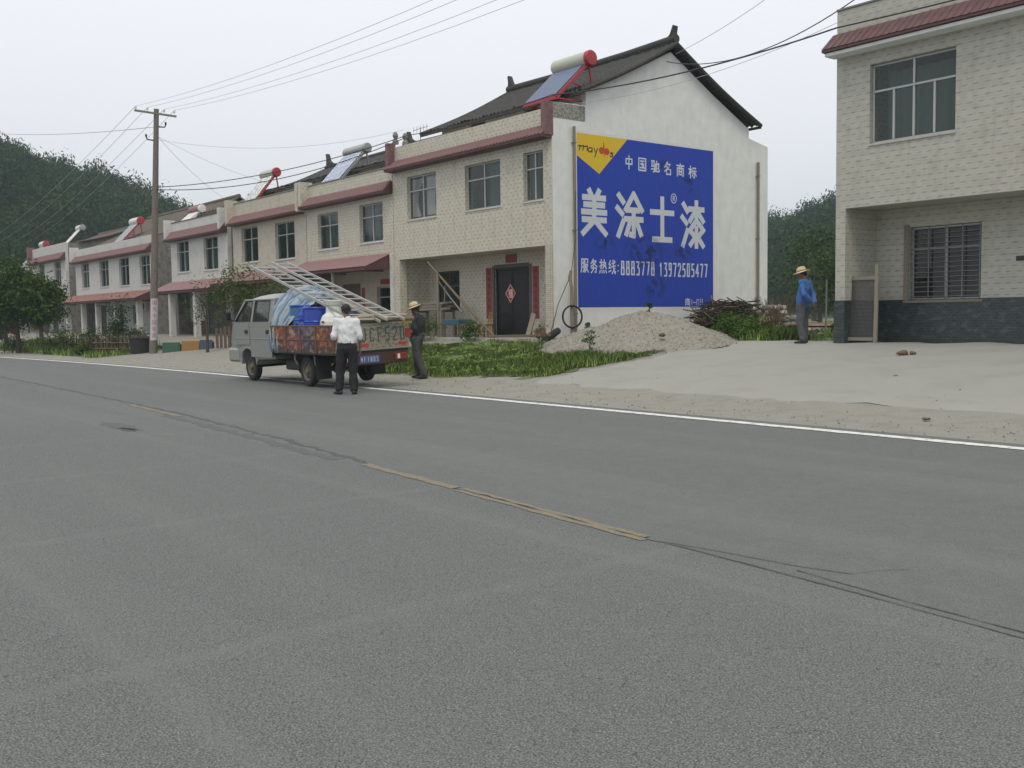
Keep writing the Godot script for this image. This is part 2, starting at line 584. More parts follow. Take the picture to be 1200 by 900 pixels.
func make_materials() -> void:
	# asphalt: fine aggregate, larger worn patches
	# the far lane is smoother, the near lane coarser and crazed
	for lane in 2:
		var a := printed(asphalt_image(0.138, 0.36, 1.2, 0.02, 0.85, 5) if lane == 0 else asphalt_image(0.15, 0.24, 1.6, 0.045, 0.5, 15), 0.82)
		a.uv1_triplanar = true
		a.uv1_world_triplanar = true
		a.uv1_scale = Vector3.ONE / (3.4 if lane == 0 else 2.9)
		var an := ntex(noise(0.24 if lane == 0 else 0.15, 3, FastNoiseLite.TYPE_SIMPLEX, 9), 512, [])
		an.as_normal_map = true
		an.bump_strength = 2.0 if lane == 0 else 3.5
		a.normal_enabled = true
		a.normal_texture = an
		stained(a, L(0.185, 0.192, 0.186), Vector3(90, 90, 7.0), 0.42, 0.85, 0.25, 0.012, 11 + lane)
		if lane == 0: M.asphalt = a
		else: M.asphalt_coarse = a
	M.asphalt_dark = mottled(L(0.10, 0.104, 0.103), 0.25, 0.9, 0.9, 0.08)
	M.crack = mottled(L(0.085, 0.088, 0.086), 0.3, 0.6, 0.95, 0.05)
	M.paint_white = stained(mottled(L(0.72, 0.73, 0.70), 0.12, 0.8, 0.7, 0.05), L(0.2, 0.2, 0.19), Vector3(2.2, 2.2, 2.2), 0.6, 0.8, 0.6, 0.03, 4)
	M.paint_yellow = stained(mottled(L(0.245, 0.19, 0.09), 0.2, 0.3, 0.8, 0.05), L(0.148, 0.152, 0.148), Vector3(0.8, 0.8, 0.8), 0.34, 0.62, 0.85, 0.03, 6)
	M.dust = stained(mottled(L(0.29, 0.283, 0.248), 0.2, 0.8, 0.95, 0.09, true, 2, 4.0), L(0.215, 0.203, 0.17), Vector3(6, 6, 6), 0.45, 0.85, 0.45, 0.02, 8)
	M.concrete = stained(mottled(L(0.30, 0.303, 0.278), 0.15, 0.55, 0.9, 0.09, true, 3, 1.0), L(0.25, 0.25, 0.22), Vector3(9, 9, 9), 0.45, 0.9, 0.5, 0.015, 12)
	M.slab = stained(mottled(L(0.34, 0.335, 0.31), 0.1, 0.9, 0.9, 0.06), L(0.16, 0.15, 0.12), Vector3(2, 2, 2), 0.5, 0.8, 0.6)
	M.soil = mottled(L(0.14, 0.095, 0.06), 0.35, 2.0, 0.95, 0.04, true, 4, 4.0)
	M.redsoil = mottled(L(0.19, 0.11, 0.075), 0.3, 4.0, 0.95, 0.04)
	M.turf = stained(mottled(L(0.11, 0.145, 0.045), 0.45, 1.6, 0.95, 0.05, true, 5), L(0.16, 0.13, 0.08), Vector3(3, 3, 3), 0.5, 0.75, 0.8, 0.02, 15)
	M.field = mottled(L(0.12, 0.16, 0.05), 0.35, 5.0, 0.95, 0.03, true, 6)
	M.forest_floor = mottled(L(0.03, 0.05, 0.022), 0.4, 9.0, 0.95, 0.03, true, 7)
	# walls
	M.tile_beige = stained(strip_tiles(L(0.53, 0.50, 0.415), L(0.60, 0.58, 0.50), L(0.11, 0.09, 0.07), 0.95, 21), L(0.25, 0.22, 0.16), Vector3(1.6, 8, 1.6), 0.55, 0.95, 0.35, 0.015, 31)
	M.tile_grey = stained(strip_tiles(L(0.41, 0.405, 0.355), L(0.49, 0.485, 0.43), L(0.17, 0.155, 0.13), 0.68, 22, 40.0), L(0.22, 0.21, 0.17), Vector3(1.8, 9, 1.8), 0.55, 0.95, 0.3, 0.015, 32)
	M.tile_cream = stained(grid_tiles(L(0.51, 0.48, 0.40), L(0.42, 0.35, 0.29), 4, 16, 0.96, 0.07, 0.5, 23), L(0.28, 0.25, 0.19), Vector3(3, 6, 3), 0.55, 0.9, 0.4, 0.015, 33)
	M.tile_white = stained(grid_tiles(L(0.60, 0.60, 0.58), L(0.50, 0.50, 0.48), 4, 16, 0.96, 0.05, 0.45, 24), L(0.33, 0.32, 0.28), Vector3(3, 7, 3), 0.55, 0.9, 0.4, 0.015, 34)
	M.tile_small = grid_tiles(L(0.50, 0.46, 0.38), L(0.26, 0.2, 0.16), 9, 16, 0.96, 0.1, 0.45, 25, false)
	M.tile_green = stained(grid_tiles(L(0.030, 0.044, 0.046), L(0.06, 0.072, 0.072), 8, 16, 0.96, 0.25, 0.35, 26), L(0.13, 0.13, 0.12), Vector3(3.3, 1.8, 3.3), 0.6, 0.85, 0.45, 0.02, 35)
	M.tile_red = grid_tiles(L(0.15, 0.045, 0.035), L(0.1, 0.05, 0.045), 8, 16, 0.96, 0.2, 0.4, 27)
	M.plaster = stained(mottled(L(0.715, 0.735, 0.72), 0.05, 3.0, 0.9, 0.03, true, 8), L(0.45, 0.45, 0.42), Vector3(2.6, 11.0, 2.6), 0.58, 1.0, 0.25, 0.014, 36)
	M.plaster_grey = stained(mottled(L(0.22, 0.21, 0.19), 0.18, 2.4, 0.95, 0.04, true, 9), L(0.1, 0.095, 0.085), Vector3(3, 6, 3), 0.45, 0.8, 0.6, 0.015, 37)
	M.plaster_stain = stained(mottled(L(0.30, 0.30, 0.27), 0.3, 0.9, 0.95, 0.04, true, 10), L(0.12, 0.12, 0.1), Vector3(1.2, 1.2, 1.2), 0.45, 0.7, 0.7, 0.02, 38)
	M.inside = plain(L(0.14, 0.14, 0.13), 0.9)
	M.pink = stained(mottled(L(0.195, 0.098, 0.102), 0.16, 1.3, 0.6, 0.05, true, 11), L(0.11, 0.06, 0.058), Vector3(2.5, 2.5, 2.5), 0.5, 0.8, 0.6, 0.02, 39)
	M.pink_maroon = stained(mottled(L(0.13, 0.064, 0.062), 0.16, 1.3, 0.6, 0.05, true, 11), L(0.09, 0.045, 0.045), Vector3(2.5, 2.5, 2.5), 0.5, 0.8, 0.6, 0.02, 39)
	M.pink_dark = mottled(L(0.10, 0.042, 0.043), 0.2, 0.9, 0.6, 0.05)
	M.pink_light = stained(mottled(L(0.265, 0.15, 0.155), 0.16, 1.6, 0.65, 0.05, true, 12), L(0.15, 0.10, 0.095), Vector3(2.5, 2.5, 2.5), 0.5, 0.85, 0.5, 0.02, 40)
	M.brick_awning = stained(mottled(L(0.27, 0.125, 0.105), 0.18, 1.6, 0.7, 0.05, true, 13), L(0.15, 0.09, 0.08), Vector3(2.5, 2.5, 2.5), 0.5, 0.85, 0.5, 0.02, 41)
	M.rooftile = stained(mottled(L(0.042, 0.042, 0.041), 0.45, 1.1, 0.9, 0.09, true, 14), L(0.08, 0.077, 0.066), Vector3(2.2, 2.2, 2.2), 0.5, 0.8, 0.6, 0.03, 42)
	M.rooftile_brown = stained(mottled(L(0.12, 0.10, 0.08), 0.4, 1.1, 0.9, 0.09, true, 15), L(0.07, 0.065, 0.05), Vector3(2.2, 2.2, 2.2), 0.5, 0.8, 0.6, 0.03, 43)
	M.cement = mottled(L(0.2, 0.2, 0.185), 0.25, 0.8, 0.95, 0.05)
	M.frame = plain(L(0.42, 0.44, 0.43), 0.4, 0.2)
	M.frame_dark = plain(L(0.09, 0.09, 0.09), 0.5, 0.2)
	var g := plain(Color(L(0.022, 0.045, 0.038), 0.4), 0.05)
	g.transparency = BaseMaterial3D.TRANSPARENCY_ALPHA
	M.glass = g
	var g2 := plain(Color(L(0.02, 0.028, 0.026), 0.35), 0.03)
	g2.transparency = BaseMaterial3D.TRANSPARENCY_ALPHA
	M.carglass = g2
	var g3 := plain(Color(L(0.01, 0.018, 0.015), 0.3), 0.06)
	g3.transparency = BaseMaterial3D.TRANSPARENCY_ALPHA
	M.glass_dark = g3
	M.curtain = plain(L(0.7, 0.71, 0.7), 0.9)
	M.curtain_green = plain(L(0.11, 0.19, 0.165), 0.9)
	M.black = plain(L(0.012, 0.012, 0.012), 0.5)
	M.rubber = mottled(L(0.022, 0.022, 0.022), 0.3, 0.4, 0.85, 0.05, false)
	M.iron = plain(L(0.05, 0.05, 0.05), 0.5, 0.5)
	M.bars = plain(L(0.20, 0.21, 0.20), 0.5, 0.4)
	M.red = mottled(L(0.36, 0.025, 0.035), 0.1, 1.0, 0.45, 0.05, false)
	M.redpaper = plain(L(0.33, 0.06, 0.055), 0.8)
	M.white = mottled(L(0.68, 0.68, 0.65), 0.06, 0.7, 0.4, 0.05, false)
	M.cream = mottled(L(0.48, 0.49, 0.42), 0.08, 0.7, 0.35, 0.05, false)
	M.alu = mottled(L(0.42, 0.42, 0.40), 0.12, 0.6, 0.42, 0.06, false)
	M.alu.metallic = 0.35
	M.steel = plain(L(0.35, 0.36, 0.36), 0.4, 0.6)
	M.collector = plain(L(0.16, 0.20, 0.30), 0.12, 0.3)
	M.collector_pale = plain(L(0.33, 0.37, 0.40), 0.15, 0.3)
	M.wood = mottled(L(0.17, 0.125, 0.085), 0.35, 0.5, 0.85, 0.06, false, 16)
	M.wood_grey = mottled(L(0.22, 0.195, 0.16), 0.3, 0.5, 0.9, 0.06, false, 17)
	M.wood_pale = mottled(L(0.34, 0.29, 0.22), 0.25, 0.5, 0.85, 0.06, false, 18)
	M.twig = mottled(L(0.05, 0.036, 0.028), 0.5, 0.4, 0.95, 0.08, false, 19)
	M.twig_pale = mottled(L(0.17, 0.12, 0.075), 0.4, 0.4, 0.95, 0.08, false, 20)
	M.bark = mottled(L(0.08, 0.062, 0.048), 0.4, 0.35, 0.95, 0.05, true, 21, 4.0)
	M.polecon = stained(mottled(L(0.19, 0.17, 0.145), 0.16, 0.7, 0.9, 0.06, true, 22), L(0.1, 0.09, 0.075), Vector3(0.7, 4, 0.7), 0.45, 0.8, 0.6, 0.02, 44)
	M.wire = plain(L(0.03, 0.03, 0.032), 0.6)
	M.wire_pale = plain(L(0.40, 0.40, 0.41), 0.5, 0.4)
	M.gravel = stained(mottled(L(0.325, 0.31, 0.27), 0.2, 0.5, 0.95, 0.09, true, 23, 8.0), L(0.23, 0.2, 0.16), Vector3(2, 2, 2), 0.45, 0.75, 0.6, 0.02, 45)
	M.stone = mottled(L(0.34, 0.325, 0.29), 0.2, 0.5, 0.95, 0.06, true, 24, 4.0)
	var leaf := plain(Color.WHITE, 0.95)
	leaf.metallic_specular = 0.15
	leaf.vertex_color_use_as_albedo = true
	leaf.backlight_enabled = true
	leaf.backlight = Color(0.25, 0.25, 0.2)
	M.leaf = leaf
	var pebble := plain(Color.WHITE, 0.95)
	pebble.vertex_color_use_as_albedo = true
	M.pebble = pebble

# ---------------------------------------------------------------- pieces of buildings
# an opening's frame with its panes as children; the wall's face is at z, the frame sits `deep` behind it
func window(parent: Node, x0: float, y0: float, x1: float, y1: float, z: float, cols: int, transom: float, top_cols := 0, fm: Material = null, deep := 0.1, gm: Material = null) -> MeshInstance3D:
	var b := B.new()
	var w := 0.048
	var zf := z - deep
	var bar := func(a: float, c: float, d: float, e: float, dz: float) -> void:
		b.bx(a, c, zf - 0.06 + dz, d, e, zf + dz, 0.006)
	bar.call(x0 + 0.004, y0 + 0.004, x1 - 0.004, y0 + w, 0.0)
	bar.call(x0 + 0.004, y1 - w, x1 - 0.004, y1 - 0.004, 0.0)
	bar.call(x0 + 0.004, y0 + w, x0 + w, y1 - w, 0.0)
	bar.call(x1 - w, y0 + w, x1 - 0.004, y1 - w, 0.0)
	var rows := [[y0 + w, y1 - w, cols]]
	if transom > 0.0:
		var yt := y0 + (y1 - y0) * transom
		bar.call(x0 + w, yt - w / 2, x1 - w, yt + w / 2, 0.012)
		rows = [[y0 + w, yt - w / 2, cols], [yt + w / 2, y1 - w, top_cols if top_cols else cols]]
	var panes: Array = []
	for r in rows:
		var n: int = r[2]
		for k in n:
			var a := lerpf(x0 + w, x1 - w, float(k) / n)
			var c := lerpf(x0 + w, x1 - w, float(k + 1) / n)
			if k > 0: bar.call(a - w / 2, r[0], a + w / 2, r[1], 0.006)
			panes.append([a + (w / 2 if k > 0 else 0.0), r[0], c - (w / 2 if k < n - 1 else 0.0), r[1]])
	var o := obj("window", b, fm if fm else M.frame, parent)
	for p in panes:
		var g := B.new()
		g.quad(Vector3(p[0], p[1], zf - 0.03), Vector3(p[2], p[1], zf - 0.03), Vector3(p[2], p[3], zf - 0.03), Vector3(p[0], p[3], zf - 0.03))
		obj("pane", g, gm if gm else M.glass, o)
	return o

# hanging cloth with folds behind a window
func curtain(parent: Node, x0: float, x1: float, y0: float, y1: float, z: float, gather: float, mat: Material) -> void:
	var b := B.new()
	b.sheet(28, 8, func(i: int, j: int):
		var u := i / 28.0
		var h := j / 8.0
		var pull := gather * sin(h * PI * 0.8)
		return Vector3(lerpf(x0, x1 - (x1 - x0) * pull, u), lerpf(y1, y0, h), z + 0.045 * sin(u * 34.0)), Vector3.BACK)
	obj("curtain", b, mat, parent)

# a band of pantiles on a slope from the wall (y1, z1) down to the lip (y0, z0), ribs running down it
func tile_band(parent: Node, called: String, x0: float, x1: float, y1: float, z1: float, y0: float, z0: float, mat: Material, under: Material, pitch := 0.2, rib := 0.3) -> void:
	var b := B.new()
	var poly := PackedVector2Array([Vector2(-z1, y1), Vector2(-z0, y0 + 0.05), Vector2(-z0, y0), Vector2(-z1, y0 - 0.02)])
	var xf := Transform3D(Basis(Vector3(0, 0, -1), Vector3.UP, Vector3(1, 0, 0)), Vector3(x0, 0, 0))
	b.prism(poly, x1 - x0, xf)
	var o := obj(called, b, under, parent)
	var r := B.new()
	var n := int((x1 - x0) / pitch)
	for k in n:
		var x := x0 + (k + 0.5) * (x1 - x0) / n
		r.tube([Vector3(x, y1 + 0.005, z1 + 0.01), Vector3(x, y0 + 0.062, z0 + 0.02)], [pitch * rib, pitch * rib], 6)
	# the sheet of pan tiles between the ribs
	r.q(Vector3(x0, y1 + 0.012, z1), Vector3(x1, y1 + 0.012, z1), Vector3(x1, y0 + 0.062, z0 + 0.012), Vector3(x0, y0 + 0.062, z0 + 0.012), Vector3(0, 1, 1))
	var t := obj("tiles", r, mat, o)
	tag(t, "", "", "", "stuff")

# a slope of grey pantiles: from the eave (y0, z0) to the ridge (y1, z1), sagging
func roof_slope(parent: Node, x0: float, x1: float, y0: float, z0: float, y1: float, z1: float, sag: float, mat: Material, courses: int, per := 6) -> MeshInstance3D:
	var b := B.new()
	var pitch := 0.21
	var n := int((x1 - x0) / pitch) * per
	var f := noise(0.35, 3, FastNoiseLite.TYPE_SIMPLEX, 77)
	var out := Vector3(0, 1, signf(z0 - z1))
	b.sheet(n, courses * 2, func(i: int, j: int):
		var c: int = j / 2
		var lap := 0.0 if j % 2 == 0 else 0.022
		var t := (c + (0.96 if j % 2 else 0.0)) / courses
		if j == courses * 2: t = 1.0
		var y := lerpf(y0, y1, t) - sag * sin(t * PI)
		var ph := float(i % per) / per
		var rib := absf(sin(ph * PI)) * 0.055
		var x := lerpf(x0, x1, float(i) / n)
		return Vector3(x, y + rib - lap + 0.045 * f.get_noise_2d(x * 5, t * 30), lerpf(z0, z1, t)), out)
	# the eave's edge: boards and the dark ends of the tiles
	var s := signf(z0 - z1)
	b.bx(x0, y0 - 0.1, z0 - s * 0.06, x1, y0 - 0.012, z0 + s * 0.004)
	return obj("roof", b, mat, parent)

# the row of tiles along a slope's edge, following its sag
func verge(parent: Node, x: float, y0: float, z0: float, y1: float, z1: float, sag: float, mat: Material) -> void:
	var b := B.new()
	var pts: Array = []
	for k in 11:
		var t := k / 10.0
		pts.append(Vector3(x, lerpf(y0, y1, t) - sag * sin(t * PI) + 0.0, lerpf(z0, z1, t)))
	b.tube(pts, [0.075], 6)
	obj("verge", b, mat, parent)

func finial(at: Vector3, dir: float, s := 1.0) -> B:
	# an upswept ridge end: a tapering tail that curls up
	var b := B.new()
	var p := PackedVector2Array([Vector2(-0.55, -0.1), Vector2(0.3, -0.1), Vector2(0.34, 0.12), Vector2(0.30, 0.4), Vector2(0.36, 0.72), Vector2(0.27, 0.78), Vector2(0.16, 0.55), Vector2(0.05, 0.33), Vector2(-0.2, 0.16), Vector2(-0.55, 0.1)])
	for i in p.size(): p[i] = Vector2(p[i].x * dir, p[i].y) * s
	b.prism(p, 0.2, Transform3D(Basis.IDENTITY, at - Vector3(0, 0, 0.1)))
	return b

# the part of a house that all of the row share
func house_shell(h: Node3D, c: Dictionary) -> void:
	var x0: float = c.x0
	var x1: float = c.x1
	var wall: Material = c.wall
	var te: float = c.trim[0]     # bottom of the tiled band
	var tt: float = c.trim[1]     # its top
	var par: float = c.par
	var low: float = c.low        # where the upper wall begins
	var holes: Array = []
	for w in c.windows: holes.append([w[0], w[1], w[2], w[3]])
	var b := B.new()
	b.wall(x0, low, x1, par, 0.22, holes, Transform3D(Basis.IDENTITY, Vector3(0, 0, -20)))
	# storey slab and terrace slab, kept inside the walls
	b.bx(x0 + 0.01, low - 0.002, -20.22, x1 - 0.01, low + 0.16, -29.0)
	b.bx(x0 + 0.01, te - 0.05, -20.22, x1 - 0.01, te + 0.12, -29.0)
	obj("wall", b, wall, h)
	if c.get("coping", true):
		var k := B.new()
		k.bx(x0 + 0.02, par, -20.25, x1 - 0.02, par + 0.05, -19.97, 0.012)
		obj("coping", k, c.get("coping_mat", M.cement), h)
	# posts at the ends of the parapet
	for px in c.get("posts", []):
		var k := B.new()
		k.bx(px, te - 0.04, -20.2, px + 0.24, par + 0.18, -19.62, 0.01)
		obj("parapet_post", k, c.get("post_mat", wall), h)
	tile_band(h, "eave_band", x0 - 0.03 + c.get("band_in", 0.0), x1 + 0.03 - c.get("band_in", 0.0), tt, -20.0, te - 0.08, -19.6, M.pink, M.pink_dark, 0.17)
	# the upper wall set back behind the terrace, and the end walls with their gables
	var eave: float = c.eave
	var ridge: float = c.ridge
	var zr := -25.3
	var u := B.new()
	u.bx(x0 + 0.24, te + 0.12, -21.55, x1 - 0.24, eave - 0.1, -21.35)
	obj("attic_wall", u, wall, h)
	var rw := B.new()
	rw.bx(x0 + 0.24, 0.4, -29.25, x1 - 0.24, eave - 0.1, -29.0)
	obj("rear_wall", rw, wall, h)
	for e in [x0, x1 - 0.24]:
		var g := B.new()
		var poly := PackedVector2Array([Vector2(20.22, 0.3), Vector2(29.25, 0.3), Vector2(29.25, eave - 0.05), Vector2(25.3, ridge - 0.12), Vector2(21.35, eave - 0.05), Vector2(21.35, par - 0.02), Vector2(20.22, par - 0.02)])
		g.prism(poly, 0.24, Transform3D(Basis(Vector3(0, 0, -1), Vector3.UP, Vector3(1, 0, 0)), Vector3(e, 0, 0)))
		obj("gable_wall", g, c.get("gable", M.plaster_grey), h)
	var rm: Material = c.get("roof", M.rooftile)
	var slope := (ridge - eave) / 4.1
	roof_slope(h, x0 - 0.2, x1 + 0.25, eave - 0.12, -20.95, ridge, zr, 0.16, rm, c.get("courses", 14), c.get("per", 4))
	roof_slope(h, x0 - 0.2, x1 + 0.25, eave - 0.15, -29.65, ridge, zr, 0.14, rm, 4, 4)
	var rb := B.new()
	rb.tube([Vector3(x0 - 0.22, ridge + 0.05, zr), Vector3((x0 + x1) / 2, ridge + 0.02, zr), Vector3(x1 + 0.27, ridge + 0.05, zr)], [0.13], 8)
	obj("ridge", rb, rm, h)
	for e in [x0 - 0.19, x1 + 0.24]:
		verge(h, e, eave - 0.12, -20.95, ridge, zr, 0.16, rm)
		verge(h, e, eave - 0.15, -29.65, ridge, zr, 0.14, rm)
	for e in c.get("finials", []):
		obj("ridge_ornament", finial(Vector3(e[0], ridge + 0.12, zr), e[1], e[2]), rm, h)
	for w in c.windows:
		var o := window(h, w[0], w[1], w[2], w[3], -20.0, w[4] if w.size() > 4 else 2, w[5] if w.size() > 5 else 0.68, w[6] if w.size() > 6 else 0)
		var s := B.new()
		s.bx(w[0] - 0.03, w[1] - 0.06, -20.1, w[2] + 0.03, w[1], -19.96, 0.008)
		obj("sill", s, c.get("sill_mat", M.tile_white), o)
	# a dim wall across the rooms, so that one does not look right through the house
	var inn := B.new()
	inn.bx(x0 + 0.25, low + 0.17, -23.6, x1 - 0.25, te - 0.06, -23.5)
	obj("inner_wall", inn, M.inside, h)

# the ground floor of a row house: a wall set back under the awning with doors and windows
func ground_floor(h: Node3D, x0: float, x1: float, zb: float, low: float, wall: Material, doors: Array, dado: Material = null) -> void:
	var holes: Array = []
	for d in doors: holes.append([d[0], d[1], d[2], d[3]])
	var b := B.new()
	b.wall(x0 + 0.25, 0.45, x1 - 0.25, low - 0.003, 0.2, holes, Transform3D(Basis.IDENTITY, Vector3(0, 0, zb)))
	obj("ground_floor_wall", b, wall, h)
	for d in doors:
		match d[4]:
			"window":
				window(h, d[0], d[1], d[2], d[3], zb, 2, 0.66)
			"door":
				door(h, d[0], d[1], d[2], d[3], zb - 0.08, d[5] if d.size() > 5 else M.wood)
	if dado:
		var s := B.new()
		var solid: Array = []
		for d in doors:
			if d[1] < 1.2: solid.append([d[0], 0.0, d[2], 2.0])
		s.wall(x0 + 0.26, 0.45, x1 - 0.26, 1.45, 0.02, solid, Transform3D(Basis.IDENTITY, Vector3(0, 0, zb + 0.023)))
		obj("dado", s, dado, h)

func door(parent: Node, x0: float, y0: float, x1: float, y1: float, z: float, mat: Material, leaves := 2) -> MeshInstance3D:
	var b := B.new()
	b.bx(x0 + 0.003, y0, z - 0.1, x0 + 0.07, y1 - 0.003, z, 0.005)
	b.bx(x1 - 0.07, y0, z - 0.1, x1 - 0.003, y1 - 0.003, z, 0.005)
	b.bx(x0 + 0.07, y1 - 0.08, z - 0.1, x1 - 0.07, y1 - 0.003, z, 0.005)
	var o := obj("door", b, mat, parent)
	for k in leaves:
		var a := lerpf(x0 + 0.075, x1 - 0.075, float(k) / leaves) + 0.004
		var c := lerpf(x0 + 0.075, x1 - 0.075, float(k + 1) / leaves) - 0.004
		var l := B.new()
		l.bx(a, y0 + 0.01, z - 0.08, c, y1 - 0.085, z - 0.035)
		var hh := y1 - y0 - 0.1
		for r in [[0.06, 0.3], [0.34, 0.62], [0.66, 0.95]]:
			l.bx(a + 0.08, y0 + hh * r[0], z - 0.034, c - 0.08, y0 + hh * r[1], z - 0.018, 0.008)
		obj("door_leaf", l, mat, o)
	return o

func solar_heater(called: String, label: String, x0: float, x1: float, zf: float, yf: float, zb: float, yt: float, cap: Material, frame: Material, tank: Material, panel: Material, r := 0.23, group := "solar water heaters on the roofs") -> Node3D:
	# panel low at the front (zf, yf), tank along x high at the back (zb, yt)
	var o := thing(called, label, "solar water heater", Vector3((x0 + x1) / 2, yf, zf), 0.0, group)
	var w := (x1 - x0) / 2
	var d := zb - zf
	var h := yt - yf
	var t := B.new()
	var along := Transform3D(Basis(Vector3(0, 1, 0), Vector3(1, 0, 0), Vector3(0, 0, -1)), Vector3(0, h, d))
	t.lathe([Vector2(0.0, -w - 0.05), Vector2(r * 0.9, -w - 0.05), Vector2(r, -w), Vector2(r, w - 0.02)], along, 24)
	obj("tank", t, tank, o)
	var e := B.new()
	e.lathe([Vector2(r * 1.02, w - 0.02), Vector2(r * 1.02, w + 0.08), Vector2(r * 0.9, w + 0.12), Vector2(0, w + 0.13)], along, 24)
	obj("end_cap", e, cap, o)
	var p := B.new()
	var slope := Vector3(0, h - r * 0.7, d + 0.06)
	var nrm := Vector3(0, -slope.z, slope.y).normalized()
	if nrm.y < 0: nrm = -nrm
	var n := 18
	for k in n:
		var x := lerpf(-w + 0.06, w - 0.1, (k + 0.5) / n)
		p.tube([Vector3(x, 0.05, 0) + nrm * 0.05, Vector3(x, 0, 0) + slope + nrm * 0.05], [0.029, 0.029], 7)
	obj("glass_tubes", p, panel, o)
	var q := B.new()
	q.box(slope / 2, Vector3(2 * w - 0.08, 0.015, slope.length()), Basis(Vector3.RIGHT, nrm, Vector3.RIGHT.cross(nrm)))
	obj("reflector", q, M.collector_pale, o)
	var f := B.new()
	for x in [-w, w - 0.03]:
		f.bar(Vector3(x, 0, 0.02), Vector3(x, 0, 0) + slope, 0.06, 0.09, nrm)
		f.bar(Vector3(x, 0.03, d - 0.22), Vector3(x, h - r * 0.6, d), 0.05, 0.05)
		f.bar(Vector3(x, h * 0.42, d * 0.42), Vector3(x, h * 0.3, d - 0.15), 0.04, 0.04)
		f.bar(Vector3(x, 0.02, 0.0), Vector3(x, 0.03, d - 0.22), 0.04, 0.04)
	f.bar(Vector3(-w, 0.02, 0.04), Vector3(w, 0.02, 0.04), 0.07, 0.09)
	f.bar(Vector3(-w, h * 0.35, d - 0.15), Vector3(w, h * 0.35, d - 0.15), 0.04, 0.04)
	obj("frame", f, frame, o)
	return o

